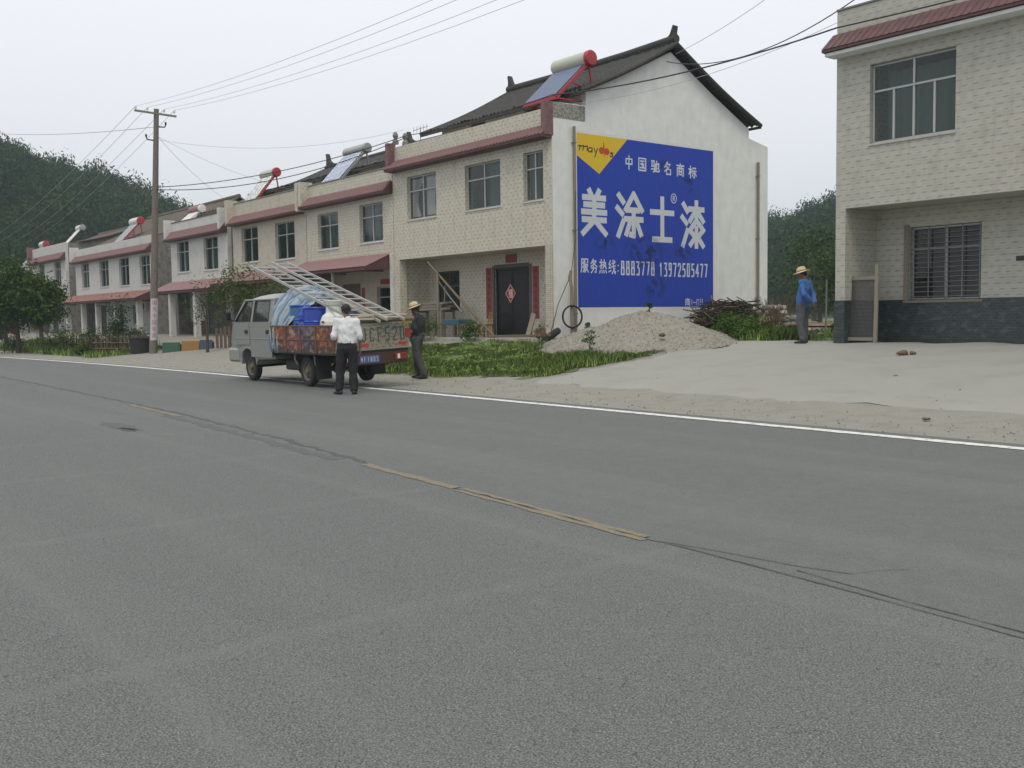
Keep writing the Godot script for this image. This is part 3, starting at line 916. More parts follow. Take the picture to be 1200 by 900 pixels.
# ---------------------------------------------------------------- ground, road, hills
func build_ground() -> void:
	var xs: Array = []
	var zs: Array = []
	for k in range(-420, -100, 20): xs.append(float(k))
	for k in range(-100, 6): xs.append(float(k))
	for k in range(8, 200, 12): xs.append(float(k))
	for k in range(-460, -60, 20): zs.append(float(k))
	for k in range(-60, -24, 2): zs.append(float(k))
	for k in range(0, 31): zs.append(-24.0 + k * 0.5)
	for k in range(-8, 24, 2): zs.append(float(k))
	for k in range(24, 130, 15): zs.append(float(k))
	var b := B.new()
	b.sheet(xs.size() - 1, zs.size() - 1, func(i: int, j: int):
		var x: float = xs[i]
		var z: float = zs[j]
		var y := land(x, z)
		var edge := -10.9 + road_shift(x)
		if z > edge: y = -0.06
		return Vector3(x, y, z))
	struct("ground", b, M.dust)
	# the road, cambered a little, with its markings and its cracks
	var r := B.new()
	var rx: Array = []
	for k in range(-260, -60, 8): rx.append(float(k))
	for k in range(-60, 60, 2): rx.append(float(k))
	r.sheet(rx.size() - 1, 8, func(i: int, j: int):
		var x: float = rx[i]
		return Vector3(x, 0.0, lerpf(-11.0, 2.2, j / 8.0) + minf(road_shift(x), 60.0)))
	struct("road", r, M.asphalt)
	# the near lane, laid separately, its edge along the middle of the road
	var nl := B.new()
	var seam := [Vector2(-60, -7.2), Vector2(-40, -6.25), Vector2(-25, -6.0), Vector2(-15.7, -5.69), Vector2(-11.35, -5.36), Vector2(-8.8, -5.06), Vector2(-6.9, -4.85), Vector2(-4.5, -4.66), Vector2(-2.0, -4.46), Vector2(-0.5, -4.3), Vector2(6, -3.6), Vector2(40, -3.6)]
	nl.sheet(seam.size() - 1, 6, func(i: int, j: int):
		var p: Vector2 = seam[i]
		return Vector3(p.x, 0.0025, lerpf(p.y, 2.2 + road_shift(p.x), j / 6.0)))
	struct("road_lane", nl, M.asphalt_coarse)
	var line := func(called: String, pts: Array, w: float, y: float, mat: Material, ragged := 0.0, sd := 1) -> MeshInstance3D:
		var m := B.new()
		var nn := noise(0.9, 3, FastNoiseLite.TYPE_SIMPLEX, sd)
		var fine: Array = []
		for k in pts.size() - 1:
			var a: Vector2 = pts[k]
			var c: Vector2 = pts[k + 1]
			var steps := maxi(1, int(a.distance_to(c) / 0.12))
			for s in steps: fine.append(a.lerp(c, float(s) / steps))
		fine.append(pts[-1])
		m.sheet(fine.size() - 1, 1, func(i: int, j: int):
			var p: Vector2 = fine[i]
			var wig := ragged * nn.get_noise_2d(p.x * 4, j * 50.0)
			var mid := ragged * 1.2 * nn.get_noise_2d(p.x * 1.7, 300.0)
			return Vector3(p.x, y, p.y + mid + (j - 0.5) * w + wig))
		return struct(called, m, mat)
	var white: Array = []
	for k in range(-120, 12): white.append(Vector2(k * 0.5 + 0.0, -10.62 + road_shift(k * 0.5)))
	line.call("edge_line", white, 0.19, 0.0065, M.paint_white, 0.012, 3)
	line.call("edge_line", [Vector2(-60, 1.2 + 2.4), Vector2(-40, 1.2 + 0.5), Vector2(-24, 1.2), Vector2(10, 1.2)], 0.13, 0.0065, M.paint_white, 0.012, 5)
	line.call("centre_line", [Vector2(-17.9, -5.62), Vector2(-15.1, -5.48)], 0.10, 0.0065, M.paint_yellow, 0.02, 7)
	line.call("centre_line", [Vector2(-8.72, -5.0), Vector2(-6.95, -4.85)], 0.1, 0.0065, M.paint_yellow, 0.015, 9)
	line.call("centre_line", [Vector2(-6.86, -4.80), Vector2(-5.6, -4.71), Vector2(-4.5, -4.61)], 0.06, 0.0065, M.paint_yellow, 0.014, 11)
	line.call("centre_line", [Vector2(-6.86, -4.89), Vector2(-5.6, -4.79), Vector2(-4.55, -4.69)], 0.055, 0.0065, M.paint_yellow, 0.014, 12)
	line.call("road_joint", [Vector2(-40, -6.2), Vector2(-25, -5.95), Vector2(-15.7, -5.66), Vector2(-11.35, -5.33), Vector2(-8.8, -5.05)], 0.07, 0.0045, M.crack, 0.05, 13)
	line.call("road_joint", [Vector2(-15.6, -5.42), Vector2(-11.4, -5.12), Vector2(-9.2, -4.98)], 0.16, 0.0045, M.asphalt_dark, 0.06, 14)
	line.call("road_joint", [Vector2(-8.8, -5.05), Vector2(-6.9, -4.845), Vector2(-5.6, -4.75), Vector2(-4.5, -4.65), Vector2(-4.2, -4.66), Vector2(-2.94, -4.55), Vector2(-2.0, -4.45), Vector2(-0.5, -4.3), Vector2(6, -3.6)], 0.013, 0.0055, M.crack, 0.004, 15)
	line.call("road_joint", [Vector2(-3.4, -4.71), Vector2(-2.8, -4.62), Vector2(-1.9, -4.53), Vector2(0.5, -4.3)], 0.009, 0.0045, M.crack, 0.006, 21)
	line.call("road_crack", [Vector2(-4.45, -4.67), Vector2(-4.0, -4.74), Vector2(-3.45, -4.79), Vector2(-3.15, -4.87), Vector2(-3.1, -5.05), Vector2(-3.0, -5.2)], 0.008, 0.0045, M.crack, 0.005, 22)
	# dark patches of worn asphalt
	var patch := func(cx: float, cz: float, rx2: float, rz2: float, sd: int, mat: Material) -> void:
		var m := B.new()
		var pr := RandomNumberGenerator.new()
		pr.seed = sd
		var ring: Array = []
		for k in 18:
			var a := TAU * k / 18
			var s := pr.randf_range(0.7, 1.15)
			ring.append(Vector3(cx + cos(a) * rx2 * s, 0.0045, cz + sin(a) * rz2 * s))
		for k in 18: m.t(Vector3(cx, 0.0045, cz), ring[k], ring[(k + 1) % 18], Vector3.UP)
		struct("road_patch", m, mat)
	patch.call(-14.3, -4.35, 0.75, 0.16, 3, M.asphalt_dark)
	patch.call(-13.8, -4.28, 0.36, 0.10, 9, M.crack)
	# concrete apron in front of the right-hand house
	var ap := B.new()
	var fe := noise(0.5, 4, FastNoiseLite.TYPE_SIMPLEX, 61)
	ap.sheet(70, 40, func(i: int, j: int):
		var u := i / 70.0
		var w := j / 40.0
		var z := lerpf(-13.2 + 0.25 * fe.get_noise_2d(u * 40, 5) - u * 0.1, -21.1, w)
		var x := lerpf(-16.1 + 0.16 * fe.get_noise_2d(9, w * 26) - 0.12 * w, 8.0, pow(u, 1.3))
		var drop := 0.05 if (i == 0 or j == 0) else 0.0
		return Vector3(x, land(x, z) + 0.045 - drop + 0.012 * fe.get_noise_2d(x * 0.8, z * 0.8), z))
	struct("concrete_apron", ap, M.concrete)
	# gap between the houses: soil, field strips
	var plot := func(called: String, x0: float, x1: float, z0: float, z1: float, lift: float, mat: Material) -> void:
		var m := B.new()
		var pf := noise(0.3, 3, FastNoiseLite.TYPE_SIMPLEX, int(absf(z0)) + 3)
		m.sheet(60, 24, func(i: int, j: int):
			var z := lerpf(z0, z1, j / 24.0) + (0.6 * pf.get_noise_2d(i * 3.0, j) if j == 0 or j == 24 else 0.0)
			var x := lerpf(x0, x1, i / 60.0) + (0.4 * pf.get_noise_2d(j * 3.0, i) if i == 0 or i == 60 else 0.0)
			return Vector3(x, land(x, z) + lift + 0.004 * pf.get_noise_2d(x * 5, z * 5), z))
		struct(called, m, mat)
	plot.call("grass_ground", -26.5, -16.7, -13.6, -18.6, 0.012, M.turf)
	plot.call("grass_ground", -19.0, -13.6, -20.4, -34.0, 0.014, M.turf)
	plot.call("field", -160.0, 40.0, -36.0, -110.0, 0.06, M.field)
	plot.call("bare_soil", -70.0, 0.0, -40.0, -58.0, 0.14, M.redsoil)
	plot.call("dirt_patch", -23.1, -20.0, -17.5, -22.0, 0.017, M.soil)
	plot.call("verge", -66.0, -42.5, -11.9, -15.5, 0.012, M.turf)
	# hills
	var hb := B.new()
	hb.sheet(60, 60, func(i: int, j: int):
		var x := lerpf(-420.0, 160.0, i / 60.0)
		var z := lerpf(-300.0, 130.0, j / 60.0)
		return Vector3(x, hill(x, z), z))
	struct("hill", hb, M.forest_floor)

# a crown of many small leaf faces gathered in clumps
func crown_mesh(r: RandomNumberGenerator, size: Vector3, clumps: int, leaves: int, leaf: float, dark: Color, light: Color, shell := 0.55) -> ArrayMesh:
	var vv := PackedVector3Array()
	var nn := PackedVector3Array()
	var cc := PackedColorArray()
	var ii := PackedInt32Array()
	for c in clumps:
		var d := Vector3(r.randfn(), r.randfn(), r.randfn()).normalized()
		var rad := lerpf(shell, 1.0, r.randf())
		var centre := Vector3(d.x * size.x, d.y * size.y, d.z * size.z) * 0.5 * rad
		var cr := r.randf_range(0.7, 1.3) * (size.x + size.y + size.z) / 3.0 * 0.16
		var tone := r.randf()
		for k in leaves:
			var o := Vector3(r.randfn(), r.randfn() * 0.8, r.randfn()) * cr * 0.6
			var p := centre + o
			var nrm := (Vector3(r.randfn(), r.randfn() + 0.5, r.randfn()) + d * 0.6).normalized()
			var u := nrm.cross(Vector3(r.randfn(), r.randfn(), r.randfn())).normalized() * leaf * r.randf_range(0.6, 1.2)
			var w := nrm.cross(u) * r.randf_range(0.5, 0.8)
			var col := dark.lerp(light, clampf(tone * 0.7 + r.randf() * 0.4, 0, 1))
			var b := vv.size()
			vv.append(p - u); vv.append(p + w * 0.55 + nrm * leaf * 0.1); vv.append(p + u); vv.append(p - w * 0.55 + nrm * leaf * 0.1)
			for e in 4:
				nn.append(nrm)
				cc.append(col)
			for e in [0, 1, 2, 0, 2, 3]: ii.append(b + e)
	var a := []
	a.resize(Mesh.ARRAY_MAX)
	a[Mesh.ARRAY_VERTEX] = vv
	a[Mesh.ARRAY_NORMAL] = nn
	a[Mesh.ARRAY_COLOR] = cc
	a[Mesh.ARRAY_INDEX] = ii
	var m := ArrayMesh.new()
	m.add_surface_from_arrays(Mesh.PRIMITIVE_TRIANGLES, a)
	return m

func build_forest() -> void:
	var r := RandomNumberGenerator.new()
	r.seed = 404
	var kinds: Array = []
	for k in 4:
		kinds.append(crown_mesh(r, Vector3(5.2, 5.4 + k * 0.7, 5.2), 40, 20, 0.27, [Color(0.012, 0.030, 0.010), Color(0.018, 0.038, 0.012), Color(0.010, 0.026, 0.013), Color(0.015, 0.034, 0.014)][k], [Color(0.04, 0.085, 0.022), Color(0.062, 0.11, 0.026), Color(0.03, 0.07, 0.03), Color(0.045, 0.088, 0.028)][k]))
	var put: Array = [[], [], [], []]
	var tries := 0
	var f := noise(0.03, 3, FastNoiseLite.TYPE_SIMPLEX, 71)
	while tries < 15000:
		tries += 1
		var x: float
		var z: float
		if tries % 5 < 3:
			x = r.randf_range(-225, -105)
			z = r.randf_range(-140, 25)
		else:
			x = r.randf_range(-150, 20)
			z = r.randf_range(-200, -105)
		var h := hill(x, z)
		if h < 0.8: continue
		if r.randf() < 0.35: continue
		var s := r.randf_range(0.55, 1.25) * (1.0 + 0.3 * f.get_noise_2d(x, z))
		var b := Basis(Vector3.UP, r.randf() * TAU).scaled(Vector3(s, s * r.randf_range(0.85, 1.35), s))
		put[r.randi() % 4].append(Transform3D(b, Vector3(x, h + 1.5 * s, z)))
	for k in 4:
		var o := many("wooded_hillside", kinds[k], M.leaf, put[k])
		tag(o, "dark green wood covering the hills behind the houses", "wood")

func blade_tuft(r: RandomNumberGenerator, blades: int, h: float, spread: float, dark: Color, light: Color) -> ArrayMesh:
	var vv := PackedVector3Array()
	var nn := PackedVector3Array()
	var cc := PackedColorArray()
	var ii := PackedInt32Array()
	for k in blades:
		var a := r.randf() * TAU
		var p := Vector3(r.randfn() * spread, 0, r.randfn() * spread)
		var lean := Vector3(cos(a), 0, sin(a)) * r.randf_range(0.2, 1.3)
		var hh := h * r.randf_range(0.5, 1.2)
		var side := Vector3(-sin(a), 0, cos(a)) * r.randf_range(0.005, 0.011)
		var mid := p + Vector3(0, hh * 0.6, 0) + lean * hh * 0.35
		var tip := p + Vector3(0, hh * 0.9, 0) + lean * hh
		var c := dark.lerp(light, r.randf())
		var b := vv.size()
		for e in [p - side, p + side, mid + side * 0.8, mid - side * 0.8, tip]:
			vv.append(e)
			nn.append((Vector3.UP * 0.8 + lean).normalized())
			cc.append(c)
		for e in [0, 1, 2, 0, 2, 3, 3, 2, 4]: ii.append(b + e)
	var arr := []
	arr.resize(Mesh.ARRAY_MAX)
	arr[Mesh.ARRAY_VERTEX] = vv
	arr[Mesh.ARRAY_NORMAL] = nn
	arr[Mesh.ARRAY_COLOR] = cc
	arr[Mesh.ARRAY_INDEX] = ii
	var m := ArrayMesh.new()
	m.add_surface_from_arrays(Mesh.PRIMITIVE_TRIANGLES, arr)
	return m

func build_grass() -> void:
	var r := RandomNumberGenerator.new()
	r.seed = 505
	var tufts := [blade_tuft(r, 16, 0.13, 0.08, Color(0.12, 0.21, 0.045), Color(0.33, 0.48, 0.14)), blade_tuft(r, 12, 0.24, 0.06, Color(0.12, 0.21, 0.045), Color(0.34, 0.48, 0.14)), blade_tuft(r, 14, 0.12, 0.08, Color(0.15, 0.145, 0.06), Color(0.28, 0.28, 0.12))]
	var f := noise(0.25, 3, FastNoiseLite.TYPE_SIMPLEX, 81)
	var beds := [
		["grass", "bright green grass strip before the tiled house with the open porch", -26.3, -16.6, -18.4, -13.0, 15000, 0.72],
		["weeds", "patch of green weeds beside the brushwood pile at the apron corner", -18.2, -16.0, -22.6, -20.6, 1500, 1.3],
		["field_grass", "grass of the field seen between the white gable and right-hand house", -24.0, -13.7, -38.0, -22.3, 4000, 0.55],
		["roadside_grass", "low grass along the road under the roadside shrubs at left", -66.0, -42.8, -15.3, -11.9, 2600, 1.3],
	]
	# broad-leaved weeds low among the blades
	var clump := crown_mesh(r, Vector3(0.34, 0.22, 0.34), 9, 7, 0.045, Color(0.10, 0.16, 0.04), Color(0.28, 0.40, 0.12))
	var spots: Array = []
	while spots.size() < 420:
		var x := r.randf_range(-26.0, -16.8)
		var z := r.randf_range(-18.3, -13.1)
		if x > -16.75 - 0.38 * (-15.3 - z) - 0.2 and z > -15.3: continue
		if (x + 18.9) * (x + 18.9) / 7.0 + (z + 18.9) * (z + 18.9) / 5.0 < 1.0: continue
		if z > -13.2 - 0.33 * maxf(0.0, x + 19.5): continue
		if f.get_noise_2d(x * 2, z * 2 + 50) < -0.05: continue
		var s := r.randf_range(0.35, 0.85)
		spots.append(Transform3D(Basis(Vector3.UP, r.randf() * TAU).scaled(Vector3(s, s * r.randf_range(0.7, 1.6), s)), Vector3(x, land(x, z) + 0.08 * s, z)))
	tag(many("broad_leaf_weeds", clump, M.leaf, spots), "low broad leaved weeds growing among the grass before the porch", "weeds")
	for bd in beds:
		var put: Array = [[], [], []]
		for k in bd[6]:
			var x := r.randf_range(bd[2], bd[3])
			var z := r.randf_range(bd[4], bd[5])
			if bd[0] == "grass":
				# a ragged bed whose front edge follows the shoulder, thin near the porch and the gravel
				if x > -16.75 - 0.38 * (-15.3 - z) - 0.2 and z > -15.3: continue
				if x > -16.4: continue
				if (x + 18.9) * (x + 18.9) / 7.0 + (z + 18.9) * (z + 18.9) / 5.0 < 1.0: continue
				if z > -13.0 - 0.33 * maxf(0.0, x + 19.5): continue
				if z > -13.6 and r.randf() < 0.5: continue
			var n := f.get_noise_2d(x, z)
			if n < -0.42 + (0.12 if bd[0] == "roadside_grass" else 0.0): continue
			var s: float = r.randf_range(0.6, 1.25) * (1.0 + 0.7 * n) * bd[7]
			var kind := 2 if r.randf() < 0.14 else (1 if n > 0.12 and r.randf() < 0.6 else 0)
			put[kind].append(Transform3D(Basis(Vector3.UP, r.randf() * TAU).scaled(Vector3.ONE * s), Vector3(x, land(x, z) + 0.01, z)))
		for k in 3:
			if put[k].is_empty(): continue
			tag(many(bd[0], tufts[k], M.leaf, put[k]), bd[1], "grass")

# a tree: a tapered trunk, limbs, and a crown of leaf clumps
func tree(called: String, label: String, at: Vector3, trunk_h: float, trunk_r: float, size: Vector3, clumps: int, leaves: int, leaf: float, dark: Color, light: Color, sd: int, group := "", lean := Vector3.ZERO, shell := 0.5, crown_y := -1.0) -> Node3D:
	var o := thing(called, label, "shrub" if trunk_h < 0.3 else "tree", at, 0.0, group)
	var r := RandomNumberGenerator.new()
	r.seed = sd
	var cy := crown_y if crown_y > 0 else trunk_h + size.y * 0.42
	var t := B.new()
	var top := Vector3(lean.x, cy, lean.z)
	t.tube([Vector3(0, -0.1, 0), Vector3(lean.x * 0.3 + r.randf_range(-0.04, 0.04), trunk_h * 0.5, lean.z * 0.3), Vector3(lean.x * 0.7, trunk_h, lean.z * 0.7), top], [trunk_r * 1.25, trunk_r, trunk_r * 0.75, trunk_r * 0.3], 8)
	for k in 9:
		var a := r.randf() * TAU
		var y0 := lerpf(trunk_h * 0.75, cy, r.randf())
		var d := Vector3(cos(a) * size.x, 0, sin(a) * size.z) * 0.36
		var s := Vector3(lean.x * 0.8, y0, lean.z * 0.8)
		var e := Vector3(lean.x, cy + r.randf_range(-0.3, 0.3) * size.y, lean.z) + d
		t.tube([s, s.lerp(e, 0.5) + Vector3(0, 0.05 * size.y, 0), e], [trunk_r * 0.4, trunk_r * 0.28, trunk_r * 0.1], 5)
	obj("trunk", t, M.bark, o)
	var c := MeshInstance3D.new()
	c.name = "crown"
	c.mesh = crown_mesh(r, size, clumps, leaves, leaf, dark, light, shell)
	c.material_override = M.leaf
	c.position = Vector3(lean.x, cy, lean.z)
	o.add_child(c, true)
	tag(c, "", "", "", "stuff")
	return o

# ---------------------------------------------------------------- the painted house with the porch
func build_painted_house() -> void:
	var h := thing("tiled_house", "two storey beige tiled house with blue painted advertisement on its white gable", "house", Vector3(0, 0, 0), 0.0, "tiled houses along the road")
	var x0 := -32.3
	var x1 := -23.25
	var W := [[-31.35, 4.99, -29.47, 6.54], [-27.74, 5.0, -25.8, 6.5], [-24.63, 5.0, -23.67, 6.5]]
	var par := 7.72
	var b := B.new()
	b.wall(x0, 0.45, x1 - 0.002, par, 0.3, W + [[-31.95, 0.45, -23.6, 3.6]], Transform3D(Basis.IDENTITY, Vector3(0, 0, -20)))
	b.bx(x0 + 0.01, 3.62, -20.3, x1 - 0.26, 3.8, -21.4)
	b.bx(x0 + 0.01, 6.85, -20.3, x1 - 0.26, 7.0, -29.0)
	b.bx(x0 + 0.25, 3.62, -21.6, x1 - 0.26, 3.8, -29.0)
	obj("front_wall", b, M.tile_beige, h)
	var pf := B.new()
	pf.wall(-23.6, 0.45, -23.25, 3.6, 0.02, [], Transform3D(Basis.IDENTITY, Vector3(0, 0, -19.977)))
	obj("pillar_facing", pf, M.tile_small, h)
	# recessed porch wall with a window and the double door
	var zb := -21.4
	var pw := B.new()
	pw.wall(x0 + 0.01, 0.45, x1 - 0.26, 3.615, 0.2, [[-31.62, 1.69, -30.12, 3.16], [-28.0, 0.78, -26.1, 3.12]], Transform3D(Basis.IDENTITY, Vector3(0, 0, zb)))
	obj("porch_wall", pw, M.tile_beige, h)
	var fl := B.new()
	fl.bx(x0 + 0.02, 0.2, -21.4, x1 - 0.4, 0.76, -19.25, 0.015)
	obj("porch_floor", fl, M.slab, h)
	window(h, -31.62, 1.69, -30.12, 3.16, zb, 2, 0.62, 0, M.frame_dark)
	var dm := plain(L(0.006, 0.007, 0.007), 0.5)
	door(h, -28.0, 0.78, -26.1, 3.12, zb - 0.05, dm, 2)
	var fr := B.new()
	fr.bx(-28.12, 0.76, zb - 0.02, -28.0, 3.2, zb + 0.03, 0.006)
	fr.bx(-26.1, 0.76, zb - 0.02, -25.98, 3.2, zb + 0.03, 0.006)
	fr.bx(-28.0, 3.12, zb - 0.02, -26.1, 3.24, zb + 0.03, 0.006)
	obj("door_frame", fr, M.frame_dark, h)
	# red paper couplets, the diamond, the plaque over the door
	for s in [[-28.5, -28.17, 1.38, 3.16], [-25.93, -25.6, 1.36, 3.1]]:
		var im := Image.create(96, 512, false, Image.FORMAT_RGB8)
		im.fill(L(0.29, 0.06, 0.055))
		for k in 7:
			glyph(im, ["福", "中", "名", "美", "士", "国", "标"][(k + int(s[0]) + 40) % 7], 22, 16 + k * 70, 74, 70 + k * 70, 6, L(0.09, 0.03, 0.025))
		var c := B.new()
		c.box(Vector3((s[0] + s[1]) / 2, (s[2] + s[3]) / 2, zb + 0.008), Vector3(s[1] - s[0], s[3] - s[2], 0.008))
		obj("couplet", c, printed(im, 0.8), h)
	var dia := Image.create(256, 256, false, Image.FORMAT_RGB8)
	dia.fill(L(0.42, 0.04, 0.04))
	for k in 4:
		var a := [Vector2(128, 14), Vector2(242, 128), Vector2(128, 242), Vector2(14, 128)]
		stroke(dia, a[k], a[(k + 1) % 4], 9, L(0.7, 0.6, 0.5))
	glyph(dia, "福", 76, 70, 180, 186, 12, L(0.75, 0.7, 0.66))
	var dq := B.new()
	var dc := Vector3(-27.2, 2.24, zb - 0.058)
	dq.quad(dc + Vector3(-0.3, 0, 0), dc + Vector3(0, -0.34, 0), dc + Vector3(0.3, 0, 0), dc + Vector3(0, 0.34, 0))
	dq.uv = PackedVector2Array([Vector2(0, 0.5), Vector2(0.5, 1), Vector2(1, 0.5), Vector2(0.5, 0)])
	obj("paper_diamond", dq, printed(dia, 0.8), h)
	var pl := B.new()
	pl.bx(-27.35, 3.28, zb, -26.75, 3.55, zb + 0.03, 0.008)
	obj("door_plaque", pl, M.redpaper, h)
	var rp := B.new()
	rp.bx(-25.3, 2.18, zb, -24.98, 2.5, zb + 0.012)
	obj("red_notice", rp, M.redpaper, h)
	for w in W:
		var o := window(h, w[0], w[1], w[2], w[3], -20.0, 2, 0.66)
		var s := B.new()
		s.bx(w[0] - 0.03, w[1] - 0.05, -20.12, w[2] + 0.03, w[1], -19.965, 0.008)
		obj("sill", s, M.tile_beige, o)
	curtain(h, -31.25, -30.45, 5.1, 6.45, -20.21, 0.55, M.curtain)
	curtain(h, -30.3, -29.55, 5.1, 6.45, -20.21, 0.35, M.curtain)
	curtain(h, -26.7, -25.9, 5.1, 6.4, -20.3, 0.2, M.curtain_green)
	curtain(h, -24.55, -24.15, 5.1, 6.4, -20.3, 0.1, M.curtain_green)
	# pink pantile band across the front, and the pink posts
	tile_band(h, "eave_band", x0 + 0.02, x1 - 0.0, 7.19, -20.0, 6.80, -19.6, M.pink, M.pink_dark, 0.17)
	for px in [x0 - 0.02, x1 - 0.16]:
		var k := B.new()
		k.bx(px, 6.86, -20.05, px + 0.18, par + 0.14, -19.7, 0.01)
		obj("parapet_post", k, M.pink, h)
	for px in [-32.22, -31.55]:
		var k := B.new()
		k.lathe([Vector2(0.0, 0), Vector2(0.12, 0), Vector2(0.11, 0.12), Vector2(0.06, 0.2), Vector2(0.11, 0.3), Vector2(0.07, 0.42), Vector2(0, 0.46)], Transform3D(Basis.IDENTITY, Vector3(px, par + (0.14 if px < -32 else 0.0), -20.1)), 12)
		obj("parapet_knob", k, M.cement, h)
	# upper wall behind the terrace, with its two vents
	var u := B.new()
	u.wall(x0 + 1.3, 7.0, x1 - 0.24, 8.42, 0.22, [[-29.25, 7.95, -28.35, 8.25], [-26.2, 7.95, -25.5, 8.25]], Transform3D(Basis.IDENTITY, Vector3(0, 0, -21.35)))
	u.prism(PackedVector2Array([Vector2(21.58, 7.0), Vector2(29.0, 7.0), Vector2(29.0, 8.2), Vector2(25.2, 10.1), Vector2(21.58, 8.36)]), 0.2, Transform3D(Basis(Vector3(0, 0, -1), Vector3.UP, Vector3(1, 0, 0)), Vector3(x0 + 1.32, 0, 0)))
	obj("upper_wall", u, M.tile_beige, h)
	for v in [[-29.25, -28.35], [-26.2, -25.5]]:
		var g := B.new()
		for k in 6: g.bx(v[0] + 0.02 + k * 0.14, 7.96, -21.5, v[0] + 0.07 + k * 0.14, 8.24, -21.44)
		g.bx(v[0], 8.08, -21.49, v[1], 8.12, -21.45)
		obj("vent_grille", g, M.wood, h)
	# white gable wall with its lower rear annexe
	var g := B.new()
	var poly := PackedVector2Array([Vector2(20.012, 0.3), Vector2(29.25, 0.3), Vector2(29.25, 7.98), Vector2(27.3, 8.95), Vector2(25.2, 10.08), Vector2(23.2, 9.12), Vector2(21.4, 8.36), Vector2(21.4, 7.9), Vector2(20.012, 7.86)])
	var gx := Transform3D(Basis(Vector3(0, 0, -1), Vector3.UP, Vector3(1, 0, 0)), Vector3(x1 - 0.24, 0, 0))
	g.prism(poly, 0.24, gx)
	var gable := obj("gable_wall", g, M.plaster, h)
	var an := B.new()
	an.prism(PackedVector2Array([Vector2(29.252, 0.3), Vector2(30.33, 0.3), Vector2(30.33, 7.45), Vector2(29.252, 7.66)]), 4.0, Transform3D(gx.basis, Vector3(x1 - 4.0, 0, 0)))
	obj("rear_annexe", an, M.plaster, h)
	var wb := B.new()
	wb.bx(x0, 0.4, -29.25, x1 - 0.25, 8.0, -29.0)
	var ew := B.new()
	ew.bx(x0 + 0.003, 0.4, -20.31, x0 + 0.22, 7.0, -28.99)
	obj("end_wall", ew, M.tile_beige, h)
	obj("rear_wall", wb, M.plaster_grey, h)
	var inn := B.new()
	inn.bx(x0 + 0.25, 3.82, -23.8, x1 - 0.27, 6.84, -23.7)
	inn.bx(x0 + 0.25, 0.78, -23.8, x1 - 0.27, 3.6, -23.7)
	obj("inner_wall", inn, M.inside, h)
	# damp, bare render near the top of the front corner
	var st := B.new()
	st.wall(20.02, 7.4, 21.36, 7.86, 0.004, [], Transform3D(gx.basis, Vector3(x1 + 0.006, 0, 0)))
	obj("bare_render", st, M.plaster_stain, h)
	# pipes on the gable
	for p in [[-20.84, 0.9, 7.2, 0.045, M.wood_grey], [-29.7, 1.4, 6.85, 0.05, M.wood_grey]]:
		var t := B.new()
		t.tube([Vector3(x1 + 0.07, p[1], p[0]), Vector3(x1 + 0.07, p[2], p[0])], [p[3]], 8)
		for y in [p[1] + 0.6, (p[1] + p[2]) / 2, p[2] - 0.5]: t.bx(x1 + 0.002, y, p[0] - 0.06, x1 + 0.12, y + 0.03, p[0] + 0.06)
		obj("drain_pipe", t, p[4], h)
	# the roof: front slope, rear slope, ridge with its upswept ends
	roof_slope(h, x0 + 0.4, x1 + 0.28, 8.26, -20.98, 10.3, -25.2, 0.1, M.rooftile, 22, 6)
	roof_slope(h, x0 + 0.4, x1 + 0.28, 8.1, -29.6, 10.3, -25.2, 0.1, M.rooftile, 16, 6)
	for e in [x0 + 0.43, x1 + 0.26]:
		verge(h, e, 8.26, -20.98, 10.3, -25.2, 0.1, M.rooftile)
		verge(h, e, 8.1, -29.6, 10.3, -25.2, 0.1, M.rooftile)
	var rd := B.new()
	rd.tube([Vector3(x0 + 0.4, 10.42, -25.2), Vector3(x0 + 3, 10.38, -25.2), Vector3(x1 - 2, 10.4, -25.2), Vector3(x1 + 0.28, 10.46, -25.2)], [0.14], 10)
	rd.bx(x0 + 0.45, 10.2, -25.3, x1 + 0.26, 10.4, -25.1)
	obj("ridge", rd, M.rooftile, h)
	obj("ridge_ornament", finial(Vector3(x1 + 0.02, 10.42, -25.2), 1.0, 0.62), M.rooftile, h)
	obj("ridge_ornament", finial(Vector3(x0 + 0.7, 10.42, -25.2), -1.0, 0.66), M.rooftile, h)
	# the painted advertisement
	var sq := B.new()
	var sx := x1 + 0.005
	sq.quad(Vector3(sx, 1.70, -21.0), Vector3(sx, 1.70, -27.32), Vector3(sx, 7.04, -27.32), Vector3(sx, 7.04, -21.0))
	var sg := obj("painted_advertisement", sq, sign_material(), h)
	sg.set_meta("label", "blue wall painting with a yellow corner and white lettering")
	var edge := B.new()
	edge.wall(20.9, 1.6, 27.4, 7.13, 0.003, [[21.0, 1.7, 27.32, 7.04]], Transform3D(gx.basis, Vector3(x1 + 0.0035, 0, 0)))
	obj("painted_border", edge, M.white, h)

